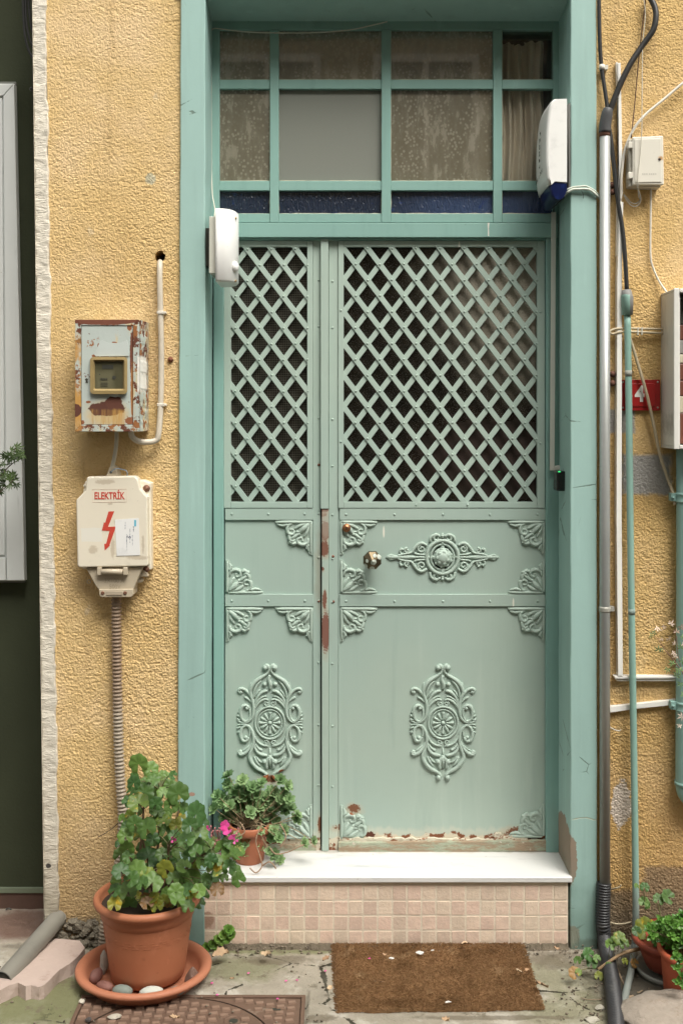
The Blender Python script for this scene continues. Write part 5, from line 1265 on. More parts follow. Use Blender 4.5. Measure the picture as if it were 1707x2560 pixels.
cable('bare_wire', 'tiny curved wire on the ochre wall below the slanted trunking', [(1524, 1818, .01), (1534, 1824, -.004), (1546, 1827, -.008), (1551, 1824, -.010)], 1.4, whc, cat='wire', n=6)
# ---------------------------------------------------------------- pots and plants
def terra(name, col, banded=None):
    m = Mat(name, col, .55, spec=.35); m.vary(4, .07).vary(60, .04)
    m.layer(m.ramp(m.noise(16, 6, .65, (1, 1, .5)), .58, .74), tuple(min(1, c * 1.25 + .03) for c in col), amt=.5)
    m.layer(m.ramp(m.noise(30, 5), .66, .72), tuple(c * .6 for c in col), amt=.35)
    if banded: banded(m)
    m.height(m.noise(180, 3), .25); return m.done(.5, .0008)
TC = (.40, .150, .075)
gp_ = thing('geranium_pot', 'large terracotta coloured pot standing in the round saucer', 'flower pot', (P(362, 0, -.2).x, -.2, 0))
pc = Vector((G(362, 2440).x, -.205, 0)); pc.x = (362 - U0) * (D - .205) / D / S + .010
def bump_band(m): pass
pm = terra('terracotta', TC)
mb = MB(); H = .262
mb.lathe([(.0001, .014), (.106, .014), (.112, .018), (.118, .05), (.127, .12), (.135, .175), (.1385, .2), (.1395, .2035), (.143, .2055), (.146, .225), (.148, .236), (.156, .238), (.163, .243), (.166, .251), (.164, .259), (.156, .264), (.148, .262), (.144, .254), (.142, .235), (.0001, .225)], pc, 64)
mb.build('pot', pm, gp_)
mb = MB(); rnd = random.Random(3)
for k in range(72):       # faint key pattern band, three rows of short raised dashes
    a = 2 * math.pi * k / 72
    for j, zz in enumerate((.150, .158, .166)):
        if (k + j) % 3 == 0: continue
        r = .1312 + (zz - .14) * .12; a1 = a + .06
        mb.add([(pc.x + (r + e) * math.cos(t), pc.y + (r + e) * math.sin(t), z_) for t in (a, a1) for e in (0, .0005) for z_ in (zz, zz + .002)], [(2, 6, 7, 3), (0, 2, 3, 1), (4, 5, 7, 6), (1, 3, 7, 5), (0, 4, 6, 2)])
stuff(mb.build('relief_band', pm, gp_)); pc_s = pc.copy(); pc_s.x -= .010
soil = simple('potting_soil', (.045, .03, .02), .95, var=.4, scale=60)
mb = MB(); n = 20; mb.lathe([(.1415, .236), (.11, .242), (.06, .246), (.0001, .247)], pc, 30); mb.build('soil', soil, gp_, recalc=True)
sc = MB().lathe([(.0001, .006), (.150, .006), (.162, .012), (.172, .034), (.179, .045), (.190, .050), (.203, .050), (.2085, .044), (.207, .036), (.199, .031), (.186, .028), (.174, .010), (.165, .0), (.0001, .0)], pc_s, 72)
o = sc.build('pot_saucer', terra('terracotta_saucer', (.43, .17, .095)), recalc=False); tag(o, 'wide terracotta saucer with pebbles under the geranium pot', 'saucer')
for v_ in o.data.vertices: v_.co.y = pc.y - .012 + (v_.co.y - pc.y) * .94
# pebbles in the saucer
def stone_mesh(name, r, seed, mat, rough=.12, n=12, m_=8):
    rnd = random.Random(seed); mb = MB(); mb.ball((0, 0, 0), r[0], r[1], n, m_, rz=r[2])
    ph = [rnd.uniform(0, 6.28) for _ in range(6)]
    out = []
    for x, y, z in mb.v:
        k = 1 + rough * (math.sin(x / r[0] * 2.1 + ph[0]) + math.sin(y / r[1] * 2.3 + ph[1]) + math.sin(z / r[2] * 2.6 + ph[2]) + .5 * math.sin(x / r[0] * 5 + y / r[1] * 4 + ph[3])) / 2
        if rough >= .2:   # chipped flats
            for q_ in range(7):
                d = Vector((math.sin(ph[q_ % 6] * (q_ + 1)), math.cos(ph[(q_ + 2) % 6] * 1.7 + q_), math.sin(ph[(q_ + 4) % 6] + q_ * 2.1))).normalized()
                e = (x / r[0] * d.x + y / r[1] * d.y + z / r[2] * d.z) * k
                if e > .72: k *= .72 / e
        out.append((x * k, y * k, z * k))
    mb.v = out
    if rough >= .2: mb.sm = [False] * len(mb.sm)
    return mb.mesh(name, mat)
def stone(name, label, cat, loc, r, seed, col, group=None, rough=.12, rot=0, n=12, m_=8, spec=None):
    m = Mat(name + '_mat', col, .7); m.vary(30, .15); m.layer(m.ramp(m.noise(60, 5), .6, .7), tuple(c * .65 for c in col), amt=.6); m.height(m.noise(120, 4), .8)
    o = link(name, stone_mesh(name, r, seed, m.done(.6, .001), rough, n, m_), None, loc); o.rotation_euler = (0, 0, rot)
    return tag(o, label, cat, group)
PG = 'pebbles lying in the saucer'
def inS(u, v, z): g = G(u, v, z); return g
stone('pebble', 'smooth grey green pebble in the front left of the saucer', 'pebble', inS(305, 2478, .024), (.036, .018, .017), 1, (.19, .22, .19), PG, rot=-.2)
stone('pebble', 'smooth pale white pebble at the front middle of the saucer', 'pebble', inS(378, 2482, .022), (.036, .017, .018), 2, (.50, .52, .46), PG, rot=.1)
stone('pebble', 'small grey pebble right of the white one in the saucer', 'pebble', inS(442, 2476, .022), (.026, .015, .014), 3, (.20, .21, .19), PG, rot=.3)
stone('stone_chip', 'angular brown stone leaning on the right side of the pot', 'stone', inS(480, 2445, .035), (.021, .018, .030), 4, (.16, .095, .07), PG, .22)
stone('pebble', 'dark reddish stone at the far left of the saucer', 'pebble', inS(242, 2440, .026), (.018, .032, .022), 5, (.17, .075, .06), PG, rot=-.3)
stone('pebble', 'reddish brown veined stone at the left front of the saucer', 'pebble', inS(262, 2464, .024), (.030, .017, .015), 6, (.20, .09, .07), PG, rot=-.5)
stone('stone_chip', 'pale rough stone standing behind the left side of the pot', 'stone', inS(262, 2410, .035), (.016, .016, .034), 7, (.36, .33, .28), PG, .25)

# --- leaf shapes
def geranium_leaf(seed, R=1.0):
    rnd = random.Random(seed); n = 36; mb = MB(); lobes = 7
    vs = [(0, 0, 0)]; cup = rnd.uniform(.05, .28)
    for q, rr_ in ((1, .45), (2, .8), (3, 1.0)):
        for k in range(n):
            a = math.radians(22) + math.radians(316) * k / (n - 1) - math.pi / 2 + math.radians(0)
            fold = math.cos(lobes * (a + math.pi / 2) * 1.0)
            r = R * rr_ * (1 + (.055 * fold + .03 * math.cos(21 * a)) * (q == 3) + .02 * rnd.uniform(-1, 1) * (q == 3))
            z = cup * rr_ ** 2 * R + .035 * R * fold * rr_ + (.03 * R * rnd.uniform(-1, 1) if q == 3 else 0)
            if q == 3: z -= .10 * R
            vs.append((r * math.cos(a), r * math.sin(a), z))
    fs = [(0, 1 + k, 2 + k) for k in range(n - 1)]
    for q in (0, 1): fs += [(1 + q * n + k, 1 + (q + 1) * n + k, 2 + (q + 1) * n + k, 2 + q * n + k) for k in range(n - 1)]
    return mb.add(vs, fs, True)
def leaf_mat(name, col, col2, edge=None, rough=.45, val=.22):
    m = Mat(name, col, rough, spec=.4); m.rnd(col2, 1, val); m.vary(60, .14)
    if edge: m.layer(m.ramp(m.noise(26, 3), .57, .66), edge)
    m.b.inputs['Subsurface Weight'].default_value = 0
    m.b.inputs['Transmission Weight'].default_value = 0
    m.height(m.noise(200, 2), .5)
    tr = m.n('ShaderNodeBsdfTranslucent'); m.L(m.c, tr.inputs[0]); ms = m.n('ShaderNodeMixShader'); ms.inputs[0].default_value = .22
    mt = m.done(.5, .001); out = mt.node_tree.nodes['Material Output']
    m.L(m.b.outputs[0], ms.inputs[1]); m.L(tr.outputs[0], ms.inputs[2]); m.L(ms.outputs[0], out.inputs[0]); return mt
gl1 = leaf_mat('geranium_green', (.050, .125, .030), (.125, .215, .045))
gl2 = leaf_mat('geranium_yellowing', (.11, .20, .035), (.24, .23, .03), (.48, .34, .03))
gl3 = leaf_mat('geranium_dry', (.20, .10, .03), (.30, .17, .05))
gmesh = [[geranium_leaf(k).mesh('leaf', mt) for k in range(5)] for mt in (gl1, gl2, gl3)]
def orient(o, nrm, spin):
    q = Vector(nrm).normalized().to_track_quat('Z', 'Y'); q = q @ Matrix.Rotation(spin, 4, 'Z').to_quaternion()
    o.rotation_mode = 'QUATERNION'; o.rotation_quaternion = q
stem_m = simple('geranium_stem', (.12, .12, .045), .6, var=.3, bump=0); wood = simple('woody_stem', (.13, .085, .045), .8, var=.3)
gp2 = thing('geranium', 'bushy geranium with scalloped green and yellowing leaves and pink flowers', 'plant', (pc.x, pc.y, .24))
base = Vector((pc.x, pc.y, .24)); rnd = random.Random(12)
vis = [(905,130,60),(985,165,55),(1000,230,45),(875,255,45),(1115,270,40),(945,315,60),(1165,325,70),(905,385,60),(1020,390,40),(1120,400,45),(1285,455,75),(1150,530,45),(1240,530,45),(960,550,70),(1070,500,45),(880,520,50),(820,600,50),(1000,620,45),(1140,600,40),(1220,620,50),(1310,580,50),(1300,650,40),(830,680,55),(1170,700,40),(970,740,70),(840,735,40),(1060,720,40),(1280,700,45),(1240,730,40),(1310,780,40),(790,830,50),(890,825,65),(1080,815,55),(970,860,50),(860,880,50),(1000,900,60),(930,910,45),(840,960,60),(750,955,40),(1150,960,50),(1090,975,35),(1230,950,45),(1300,960,40),(1000,1000,45),(850,1050,45),(750,1045,45),(1090,1060,40),(960,1040,45),(1160,1020,45),(1380,900,45),(1440,830,50),(1500,800,40),(1540,830,40),(1410,760,40),(1450,680,50),(1540,720,45),(1350,700,40),(1400,820,45),(1420,950,40),(1500,640,40),(830,540,40),(1200,420,40),(1330,520,40),(1380,760,40),(1350,880,40),(1480,740,35),(1200,800,45),(1260,860,45),(1200,880,45),(1130,880,40)]
yel = {7, 43, 45, 32, 46, 57, 14, 11, 33}; drys = {58, 47}
leaf_spots = []
for i, (x, y, r) in enumerate(vis):
    u, v = x * .3827, 1860 + y * .3827
    Y = pc.y - .07 + rnd.uniform(-.09, .05) + (.06 if y < 450 else 0)
    leaf_spots.append((u, v, Y, r * .3827 / 760 * 1.0 * rnd.uniform(.9, 1.1), 2 if i in drys else 1 if i in yel else 0))
for i in range(110):     # the leaves behind
    while True:
        x, y = rnd.uniform(740, 1560), rnd.uniform(200, 1080)
        if y > 420 or (830 < x < 1200): 
            if not (x > 1330 and (y < 620 or y > 900)) and not (x < 800 and y < 560): break
    leaf_spots.append((x * .3827, 1860 + y * .3827, pc.y + rnd.uniform(-.04, .12), rnd.uniform(.014, .024), rnd.choice((0, 0, 0, 0, 1))))
for i in range(34):
    leaf_spots.append((rnd.uniform(742, 1270) * .3827, 1860 + rnd.uniform(975, 1062) * .3827, pc.y + rnd.uniform(-.12, .04), rnd.uniform(.013, .021), rnd.choice((0, 0, 0, 1, 1, 2))))
hubs = [base + Vector((dx, dy, 0)) for dx, dy in ((-.05, .0), (.0, -.03), (.04, .02), (.07, -.01), (-.02, .04))]
mains = []
for k, (u, v, Y) in enumerate(((362, 1930, -.15), (400, 1975, -.2), (345, 2040, -.24), (450, 2020, -.2), (480, 2080, -.22), (330, 2120, -.2), (545, 2110, -.24), (420, 2110, -.28), (300, 2170, -.26))):
    t = P(u, v, Y); h = hubs[k % 5]; mid = h.lerp(t, .45) + Vector((rnd.uniform(-.02, .02), rnd.uniform(-.02, .02), .02))
    MB().tube([h - Vector((0, 0, .02)), mid, t], [.0050, .0038, .0022], 7, 5).build('stem', wood, gp2); mains.append((h, mid, t))
def near_pt(p):
    best = None
    for h, m_, t in mains:
        for k in range(11):
            s_ = k / 10; q_ = (h.lerp(m_, s_ * 2) if s_ < .5 else m_.lerp(t, s_ * 2 - 1)); d = (q_ - p).length + max(0, q_.z - p.z) * 1.5
            if best is None or d < best[0]: best = (d, q_)
    return best[1]
pst = MB()
for i, (u, v, Y, r, kind) in enumerate(leaf_spots):
    p = P(u, v, Y); o = link('leaf', gmesh[kind][rnd.randrange(5)], gp2, p); o.scale = (r, r, r)
    nz = Vector((rnd.gauss(0, .35) + (p.x - pc.x) * 2.0, -1.0 + rnd.gauss(0, .3), .75 + rnd.gauss(0, .35))); orient(o, nz, rnd.uniform(-.8, .8))
    q_ = near_pt(p); m_ = q_.lerp(p, .55) + Vector((0, .01, .012)); pst.tube([q_, m_, p + Vector((0, .002, -.001))], [.0016, .0013, .001], 5, 3)
stuff(pst.build('leaf_stalks', stem_m, gp2))
# flowers
def petal_mesh(name, mat, notch=True):
    mb = MB(); n = 9; vs = [(0, 0, 0)]
    for q, rr_ in ((0, .5), (1, 1)):
        for k in range(n):
            a = math.radians(-38 + 76 * k / (n - 1)); r = rr_ * (1 - .12 * (abs(k - 4) < 1) * notch * q) * (1 - .06 * abs(k - 4) ** 1.5 / 2 * q)
            vs.append((r * math.cos(a) * 1.0, r * math.sin(a) * .85, .12 * rr_ - .14 * rr_ ** 2 + .05 * q * math.cos(k * 2.1)))
    fs = [(0, 1 + k, 2 + k) for k in range(n - 1)] + [(1 + k, 1 + n + k, 2 + n + k, 2 + k) for k in range(n - 1)]
    return mb.add(vs, fs, True).mesh(name, mat)
pink = leaf_mat('pink_petal', (.72, .055, .30), (.80, .14, .42), val=.1); pale = leaf_mat('pale_pink_petal', (.80, .38, .56), (.85, .55, .66), val=.1)
pm1, pm2 = petal_mesh('petal', pink), petal_mesh('petal', pale)
def flower(u, v, Y, r, nrm, mesh, cnt=5, arc=360, st=0):
    p = P(u, v, Y); q0 = Vector(nrm).normalized().to_track_quat('Z', 'Y')
    for k in range(cnt):
        o = link('petal', mesh, gp2, p); o.scale = (r, r, r); o.rotation_mode = 'QUATERNION'
        o.rotation_quaternion = q0 @ Matrix.Rotation(math.radians(st + arc * k / cnt), 4, 'Z').to_quaternion() @ Matrix.Rotation(-.35, 4, 'Y').to_quaternion()
flower(560, 2063, -.30, .019, (.7, -1, .1), pm1); flower(572, 2076, -.305, .021, (-.6, -.6, .8), pm1, 4, 200, 200); flower(577, 2087, -.30, .016, (.3, -1, -.3), pm1, 3, 140, 250)
flower(545, 2147, -.29, .022, (0, -.5, 1), pm2, 6); flower(519, 2073, -.28, .012, (-.3, -1, .5), pm1, 4); flower(434, 2099, -.29, .011, (0, -1, .3), pm1, 3); flower(412, 2177, -.31, .012, (0, -1, .1), pm2, 3, 120, 200); flower(588, 2102, -.29, .011, (.3, -1, .3), pm1, 3)
bud = simple('flower_bud', (.50, .20, .20), .6, bump=0); bs_ = MB()
for k in range(26):
    u, v = rnd.uniform(525, 596), rnd.uniform(2062, 2118); Y = rnd.uniform(-.30, -.26); c = P(u, v, Y)
    bs_.ball(c, .0026, .0026, 6, 5, rz=.0045); bs_.tube([c - Vector((0, 0, .003)), c.lerp(P(550, 2125, -.26), .5), P(548, 2130, -.26)], .0006, 4, 2)
stuff(bs_.build('flower_buds', bud, gp2))
for (u, v), mt in (((330, 2046), stem_m), ((590, 2122), stem_m)):
    b2 = MB()
    for k in range(18): c = P(u + rnd.uniform(-13, 13), v + rnd.uniform(-6, 6), -.27 + rnd.uniform(-.01, .01)); b2.ball(c, .0028, .0028, 6, 5, rz=.004); b2.tube([c, P(u, v + 18, -.25)], .0006, 4, 1)
    stuff(b2.build('green_buds', simple('green_bud', (.25, .28, .08), .6, bump=0), gp2))

# --- succulent on the step
sx_, sy_ = P(624, 0, .125).x, .125
szb = P(0, 2193, -.012).z + .0006
sp2 = thing('succulent_pot', 'small terracotta pot standing on the left end of the marble step', 'flower pot', (sx_, sy_, szb))
MB().lathe([(.0001, .0), (.046, .0), (.049, .004), (.058, .075), (.062, .098), (.070, .100), (.073, .106), (.074, .124), (.070, .128), (.064, .126), (.062, .112), (.0001, .108)], (sx_, sy_, szb), 40).build('pot', terra('terracotta_small', (.40, .14, .07)), sp2)
MB().lathe([(.062, .114), (.03, .118), (.0001, .119)], (sx_, sy_, szb), 20).build('soil', soil, sp2)
def rosette_mesh(seed, mat, pointy=1.0):
    rnd = random.Random(seed); mb = MB()
    for ring_, (cnt, tilt, ln) in enumerate(((7, .25, 1.0), (6, .7, .82), (4, 1.15, .5))):
        for k in range(cnt):
            a = 2 * math.pi * (k + ring_ * .5) / cnt + rnd.uniform(-.15, .15); L_ = ln * rnd.uniform(.88, 1.08); w_ = .30 * pointy
            ct_, st_ = math.cos(a), math.sin(a); tc, ts_ = math.cos(tilt), math.sin(tilt)
            pts = []
            for (d, ww, hh) in ((.08, .08, 0), (.45, w_ * .8, .02), (.75, w_, .05), (1.0, .03, .02)):
                x = d * L_ * tc; z = d * L_ * ts_ + hh
                pts += [(x * ct_ - ww * st_ * L_, x * st_ + ww * ct_ * L_, z + .04), (x * ct_, x * st_, z - .04), (x * ct_ + ww * st_ * L_, x * st_ - ww * ct_ * L_, z + .04)]
            fs = [(i * 3 + j, (i + 1) * 3 + j, (i + 1) * 3 + j + 1, i * 3 + j + 1) for i in range(3) for j in (0, 1)]
            mb.add(pts, fs, False)
    return mb.mesh('leaf_rosette', mat)
su_m = leaf_mat('succulent_green', (.17, .29, .12), (.30, .42, .20), val=.2)
rms = [rosette_mesh(k, su_m) for k in range(4)]
sc2 = thing('succulent', 'pale green succulent of many leafy rosettes spilling from the small pot', 'plant', (sx_, sy_, szb + .12))
rnd = random.Random(22); top = Vector((sx_, sy_, szb + .12)); sst = MB()
spots = []
prim = [(290,190,36),(375,215,36),(225,310,36),(290,240,36),(430,260,38),(490,230,30),(600,215,34),(640,250,36),(560,290,34),(210,390,38),(260,440,30),(300,370,38),(370,320,38),(420,340,38),(470,380,38),(510,320,36),(340,390,36),(420,410,38),(440,460,38),(540,400,34),(600,330,36),(650,330,34),(330,450,30),(500,440,34),(570,460,34),(620,400,34),(660,380,34),(690,450,36),(560,520,36),(620,510,32),(590,560,32),(540,560,32),(400,600,36),(450,590,34),(480,610,28),(390,650,28),(560,660,36),(600,690,28),(740,590,30),(795,578,26),(530,640,26),(370,570,28),(340,550,28),(250,360,34),(400,280,36),(350,265,34),(460,310,34),(620,290,32),(530,350,34),(700,420,28),(480,520,26)]
for x, y, r in prim: spots.append((450 + x * .419, 1860 + y * .419, r * .40 / 740, rnd.uniform(-.045, .01)))
for k in range(95):
    a = rnd.uniform(0, 6.28); q_ = rnd.random() ** .5; spots.append((450 + (430 + 210 * q_ * math.cos(a)) * .419, 1860 + (350 + 110 * q_ * math.sin(a)) * .419, .017, rnd.uniform(.0, .06)))
for u, v, r, dy in spots:
    Yy = sy_ + dy - (.03 if v > 2070 else 0); p = P(u, v, Yy); p.z = max(p.z, szb + .012); o = link('leaf_rosette', rms[rnd.randrange(4)], sc2, p); o.scale = (r * 1.32,) * 3
    d = (p - top); orient(o, Vector((d.x * 5 + rnd.gauss(0, .25), -.75 + rnd.gauss(0, .25), .75 + d.z * 2)), rnd.uniform(0, 6))
    s0 = top + Vector((rnd.uniform(-.04, .04), rnd.uniform(-.03, .03), -.008)); mid = s0.lerp(p, .5) + Vector((0, -.01, .03 if p.z < top.z else .0)); sst.tube([s0, mid, p], .0013, 5, 4)
stuff(sst.build('stems', simple('succulent_stem', (.28, .21, .12), .7, var=.3, bump=0), sc2))
rt_ = MB(); tn = simple('bare_stem', (.33, .22, .14), .7, var=.3, bump=0)
for pts in ([(600, 2055, .05), (612, 2080, .045), (590, 2092, .04), (592, 2080, .04)], [(655, 2060, .05), (640, 2100, .03), (650, 2140, .02), (655, 2165, .01), (640, 2182, .005), (625, 2170, .0)], [(675, 2120, .05), (690, 2135, .04), (720, 2130, .04), (745, 2118, .04), (760, 2112, .05)], [(655, 2165, .01), (672, 2155, .0), (682, 2160, .0), (690, 2172, .0)], [(700, 2060, .06), (715, 2090, .05), (700, 2120, .04)]):
    rt_.tube([P(*p) for p in pts], .0022, 6, 5)
rt_.build('bare_stems', tn, sc2)

# --- weed by the tiles, dead leaves and petals
wd_m = leaf_mat('weed_green', (.13, .26, .045), (.22, .36, .08)); wm_ = [rosette_mesh(10 + k, wd_m, 1.5) for k in range(2)]
wd = thing('weed', 'small bright green weed sprouting where the tiles meet the ground', 'weed', G(512, 2368))
for x, y, r in ((290, 1110, 30), (310, 1140, 28), (255, 1140, 24), (225, 1165, 24), (250, 1180, 22), (190, 1195, 24), (160, 1215, 26), (280, 1170, 22), (210, 1210, 20)):
    o = link('leaf_rosette', wm_[rnd.randrange(2)], wd, P(450 + x * .419, 1860 + y * .419, -.03)); o.scale = (r * .5 / 760,) * 3; orient(o, (rnd.gauss(0, .3), -1, .7), rnd.uniform(0, 6))
MB().tube([P(512, 2368, -.01), P(530, 2352, -.028), P(550, 2345, -.028), P(572, 2325, -.028)], .0014, 5, 4).build('stem', stem_m, wd)
dl_m = Mat('dead_leaf', (.34, .20, .11), .7); dl_m.rnd((.48, .35, .22), 1, .2); dl_m.vary(50, .25); dl_m = dl_m.done()
def dead_leaf(seed):
    rnd = random.Random(seed); n = 10; vs = []
    for i in range(n + 1):
        t = i / n; w_ = .34 * math.sin(math.pi * t) ** .8 * (1 + .25 * rnd.uniform(-1, 1)); c = .16 * math.sin(3 * t + seed)
        for s_ in (-1, 0, 1): vs.append((t - .5, s_ * w_, abs(s_) * .18 * (1 + .5 * rnd.uniform(-1, 1)) + c * .5))
    return MB().add(vs, [(i * 3 + j, (i + 1) * 3 + j, (i + 1) * 3 + j + 1, i * 3 + j + 1) for i in range(n) for j in (0, 1)], True).mesh('dead_leaf', dl_m)
dms = [dead_leaf(k) for k in range(4)]
DG = 'dead leaves lying about the doorstep'
for (u, v, s_, a, lb) in ((552, 2392, .055, .1, 'largest curled brown dead leaf beside the weed'), (815, 2400, .030, .8, 'dead leaf against the left edge of the mat'), (665, 2388, .034, -.3, 'thin dead leaf in the gutter below the tiles'), (825, 2474, .024, 1.2, 'dead leaf at the mat\'s lower left edge'),
                          (1163, 2365, .030, .2, 'dead leaf tucked between the tiles and the back of the mat'), (1297, 2433, .024, -.5, 'pale curled leaf lying on the right part of the mat'), (1354, 2468, .038, -.1, 'pink brown leaf just off the right side of the mat'), (1317, 2430, .018, .9, 'small leaf near the right edge of the mat'),
                          (1114, 2553, .030, 2.2, 'curled leaf at the bottom edge below the mat'), (580, 2450, .014, .4, 'tiny brown leaf on the mossy slab beside the saucer'), (1390, 2375, .022, .2, 'brown scrap of leaf at the foot of the right jamb'), (437, 2548, .030, .1, 'straw coloured leaf lying on the manhole cover'), (960, 2390, .016, .2, 'brown leaf scrap at the back left of the mat'), (235, 2385, .028, 1.2, 'dry khaki leaf standing behind the saucer')):
    g = G(u, v, .008 if 1000 > v > 0 and not (850 < u < 1340) else .026); o = link('dead_leaf', dms[rnd.randrange(4)], None, g); o.location.z += .004; o.scale = (s_,) * 3; o.rotation_euler = (rnd.uniform(-.3, .3), rnd.uniform(-.2, .2), a); tag(o, lb, 'leaf', DG)
fpm = petal_mesh('fallen_petal', pink); gpet = 'pink petals fallen on the ground'
for u, v, lb in ((626, 2432, 'largest pink petal on the mossy concrete left of the mat'), (811, 2429, 'pink petal on the ground just left of the mat'), (927, 2397, 'pink petal lying on the back of the mat'), (719, 2450, 'pale pink petal midway between saucer and mat'), (545, 2484, 'pink petal on the back edge of the manhole cover'), (698, 2498, 'pink petal at the right corner of the manhole cover'), (744, 2452, 'tiny pink petal close left of the mat'), (528, 2455, 'pale petal beside the rim of the saucer')):
    o = link('fallen_petal', fpm, None, G(u, v, .018 if 880 < u < 1340 else .006)); o.scale = (.011,) * 3; o.rotation_euler = (0, 0, rnd.uniform(0, 6)); tag(o, lb, 'petal', gpet)
fl = simple('white_fluff', (.66, .64, .60), .9, bump=0)
for u, v, s_, lb in ((1047, 2380, .012, 'tuft of white fluff at the back of the mat'), (1120, 2505, .010, 'tuft of white fluff at the front of the mat'), (1080, 2376, .007, 'small white feather scrap by the step'), (978, 2396, .010, 'grey fluff on the mat near the step')):
    o = link('fluff', stone_mesh('fluff', (s_, s_ * .6, s_ * .35), int(u), fl, .5, 9, 6), None, G(u, v, .024)); tag(o, lb, 'fluff', 'bits of fluff on the mat')

# --- doormat
m = Mat('coir', (.27, .155, .075), .95, spec=.1); m.vary(4, .35).vary(14, .22); m.layer(m.ramp(m.noise(7, 5), .52, .68), (.13, .07, .03), amt=.6); m.layer(m.ramp(m.noise(9, 5, off=(4, 1, 1)), .58, .7), (.38, .255, .14), amt=.85)
m.layer(m.ramp(m.noise(160, 3), .6, .75), (.33, .20, .10), amt=.5); coir = m.done()
mat_c = [G(833, 2366), G(1302, 2364), G(1354, 2527), G(844, 2533)]
n1, n2 = 190, 90; S_, T_ = np.meshgrid(np.linspace(0, 1, n1), np.linspace(0, 1, n2))
A = [np.array(c) for c in mat_c]
Bx = sum((k[..., None] * a for k, a in (((1 - S_) * (1 - T_), A[0]), (S_ * (1 - T_), A[1]), (S_ * T_, A[2]), ((1 - S_) * T_, A[3]))))
edge_d = np.minimum(np.minimum(S_, 1 - S_) * n1, np.minimum(T_, 1 - T_) * n2)
wob = .004 * (vnoise(S_ * 40, T_ * 20, 91) - .5)
Zm = .007 * np.clip(edge_d / 2, 0, 1) ** .5 - .002 + .006 * (fbm(S_ * 60, T_ * 40, 93, 3) - .5) + .004 * (fbm(S_ * 5, T_ * 4, 95, 2) - .5)
dmo = thing('doormat', 'worn brown coir doormat lying in front of the step', 'doormat', tuple((mat_c[0] + mat_c[2]) / 2))
link('mat', grid_mesh('mat', Bx[..., 0] + wob, Bx[..., 1] + wob, Zm, coir), dmo)
rs = np.random.RandomState(4); nf = 26000; s_, t_ = rs.rand(nf), rs.rand(nf)
ed = rs.rand(nf) < .12; side = rs.randint(0, 4, nf); s_ = np.where(ed & (side == 0), 0, np.where(ed & (side == 1), 1, s_)); t_ = np.where(ed & (side == 2), 0, np.where(ed & (side == 3), 1, t_))
b0 = ((1 - s_) * (1 - t_))[:, None] * A[0] + (s_ * (1 - t_))[:, None] * A[1] + (s_ * t_)[:, None] * A[2] + ((1 - s_) * t_)[:, None] * A[3]
b0[:, 2] = .0075 - .005 * ed; an = rs.rand(nf) * 6.28; ln = .006 + .009 * rs.rand(nf); up = .002 + .005 * rs.rand(nf)
dr = np.stack([np.cos(an), np.sin(an), 0 * an], 1); sd_ = np.stack([-np.sin(an), np.cos(an), 0 * an], 1) * .00045
v0 = b0 - sd_; v1 = b0 + sd_; v2 = b0 + dr * ln[:, None] * .6 + np.array([0, 0, 1]) * up[:, None]; v3 = b0 + dr * ln[:, None] + np.array([0, 0, 1]) * (up * .8)[:, None]
V = np.stack([v0, v1, v2, v3], 1).reshape(-1, 3); F = [(i * 4, i * 4 + 1, i * 4 + 2) for i in range(nf)] + [(i * 4, i * 4 + 2, i * 4 + 3) for i in range(nf)]
me = bpy.data.meshes.new('fibres'); me.from_pydata(V.tolist(), [], F); me.materials.append(coir); stuff(link('fibres', me, dmo))

# --- manhole cover
mc = thing('manhole_cover', 'brown cast iron manhole cover with raised diamond studs', 'manhole cover', G(470, 2530))
m = Mat('cast_iron_brown', (.155, .095, .065), .75, .2); m.vary(8, .2).vary(50, .12); m.layer(m.ramp(m.noise(12, 6, .7), .54, .66), (.11, .075, .055), amt=.7); m.layer(m.ramp(m.noise(22, 5, off=(2, 3, 1)), .62, .70), (.30, .24, .18), amt=.6); m.height(m.noise(150, 3), .5); iron = m.done(.7, .0012)
g0, g1 = G(206, 2487), G(764, 2487); y0 = g0.y; xA, xB = g0.x, g1.x; wdt = xB - xA; y1 = y0 - wdt
th = .012
mb = MB()
for r_ in ((xA, xB, y0 - th, y0), (xA, xB, y1, y1 + th)): mb.box(r_[0], r_[1], r_[2], r_[3], -.03, .001)
mb.box(xA, xA + th, y1 + th + .0002, y0 - th - .0002, -.03, .001).box(xB - th, xB, y1 + th + .0002, y0 - th - .0002, -.03, .001)
mb.build('rim', iron, mc, .002)
cxm, cym, Rm = (xA + xB) / 2 - .03, (y0 + y1) / 2 + .03, wdt * .44
n = 64; vs = []; outer = []
x_0, x_1, yy0, yy1 = xA + th + .002, xB - th - .002, y1 + th + .002, y0 - th - .002
for k in range(n):
    a = 2 * math.pi * k / n; c_, s__ = math.cos(a), math.sin(a)
    t = min(((x_1 - cxm) / c_) if c_ > 1e-6 else ((x_0 - cxm) / c_) if c_ < -1e-6 else 9, ((yy1 - cym) / s__) if s__ > 1e-6 else ((yy0 - cym) / s__) if s__ < -1e-6 else 9)
    vs += [(cxm + (Rm + .003) * c_, cym + (Rm + .003) * s__, -.004), (cxm + max(t, Rm + .004) * c_, cym + max(t, Rm + .004) * s__, -.004)]
MB().add(vs, [(2 * k, 2 * k + 1, 2 * ((k + 1) % n) + 1, 2 * ((k + 1) % n)) for k in range(n)]).build('frame_plate', iron, mc, recalc=True)
MB().lathe([(.0001, -.002), (Rm - .006, -.002), (Rm - .002, -.0035), (Rm - .001, -.012)], (cxm, cym, 0), 72).build('lid', iron, mc, recalc=True)
MB().box(xA + .01, xB - .01, y1 + .01, y0 - .01, -.018, -.012).build('pit', dk, mc)
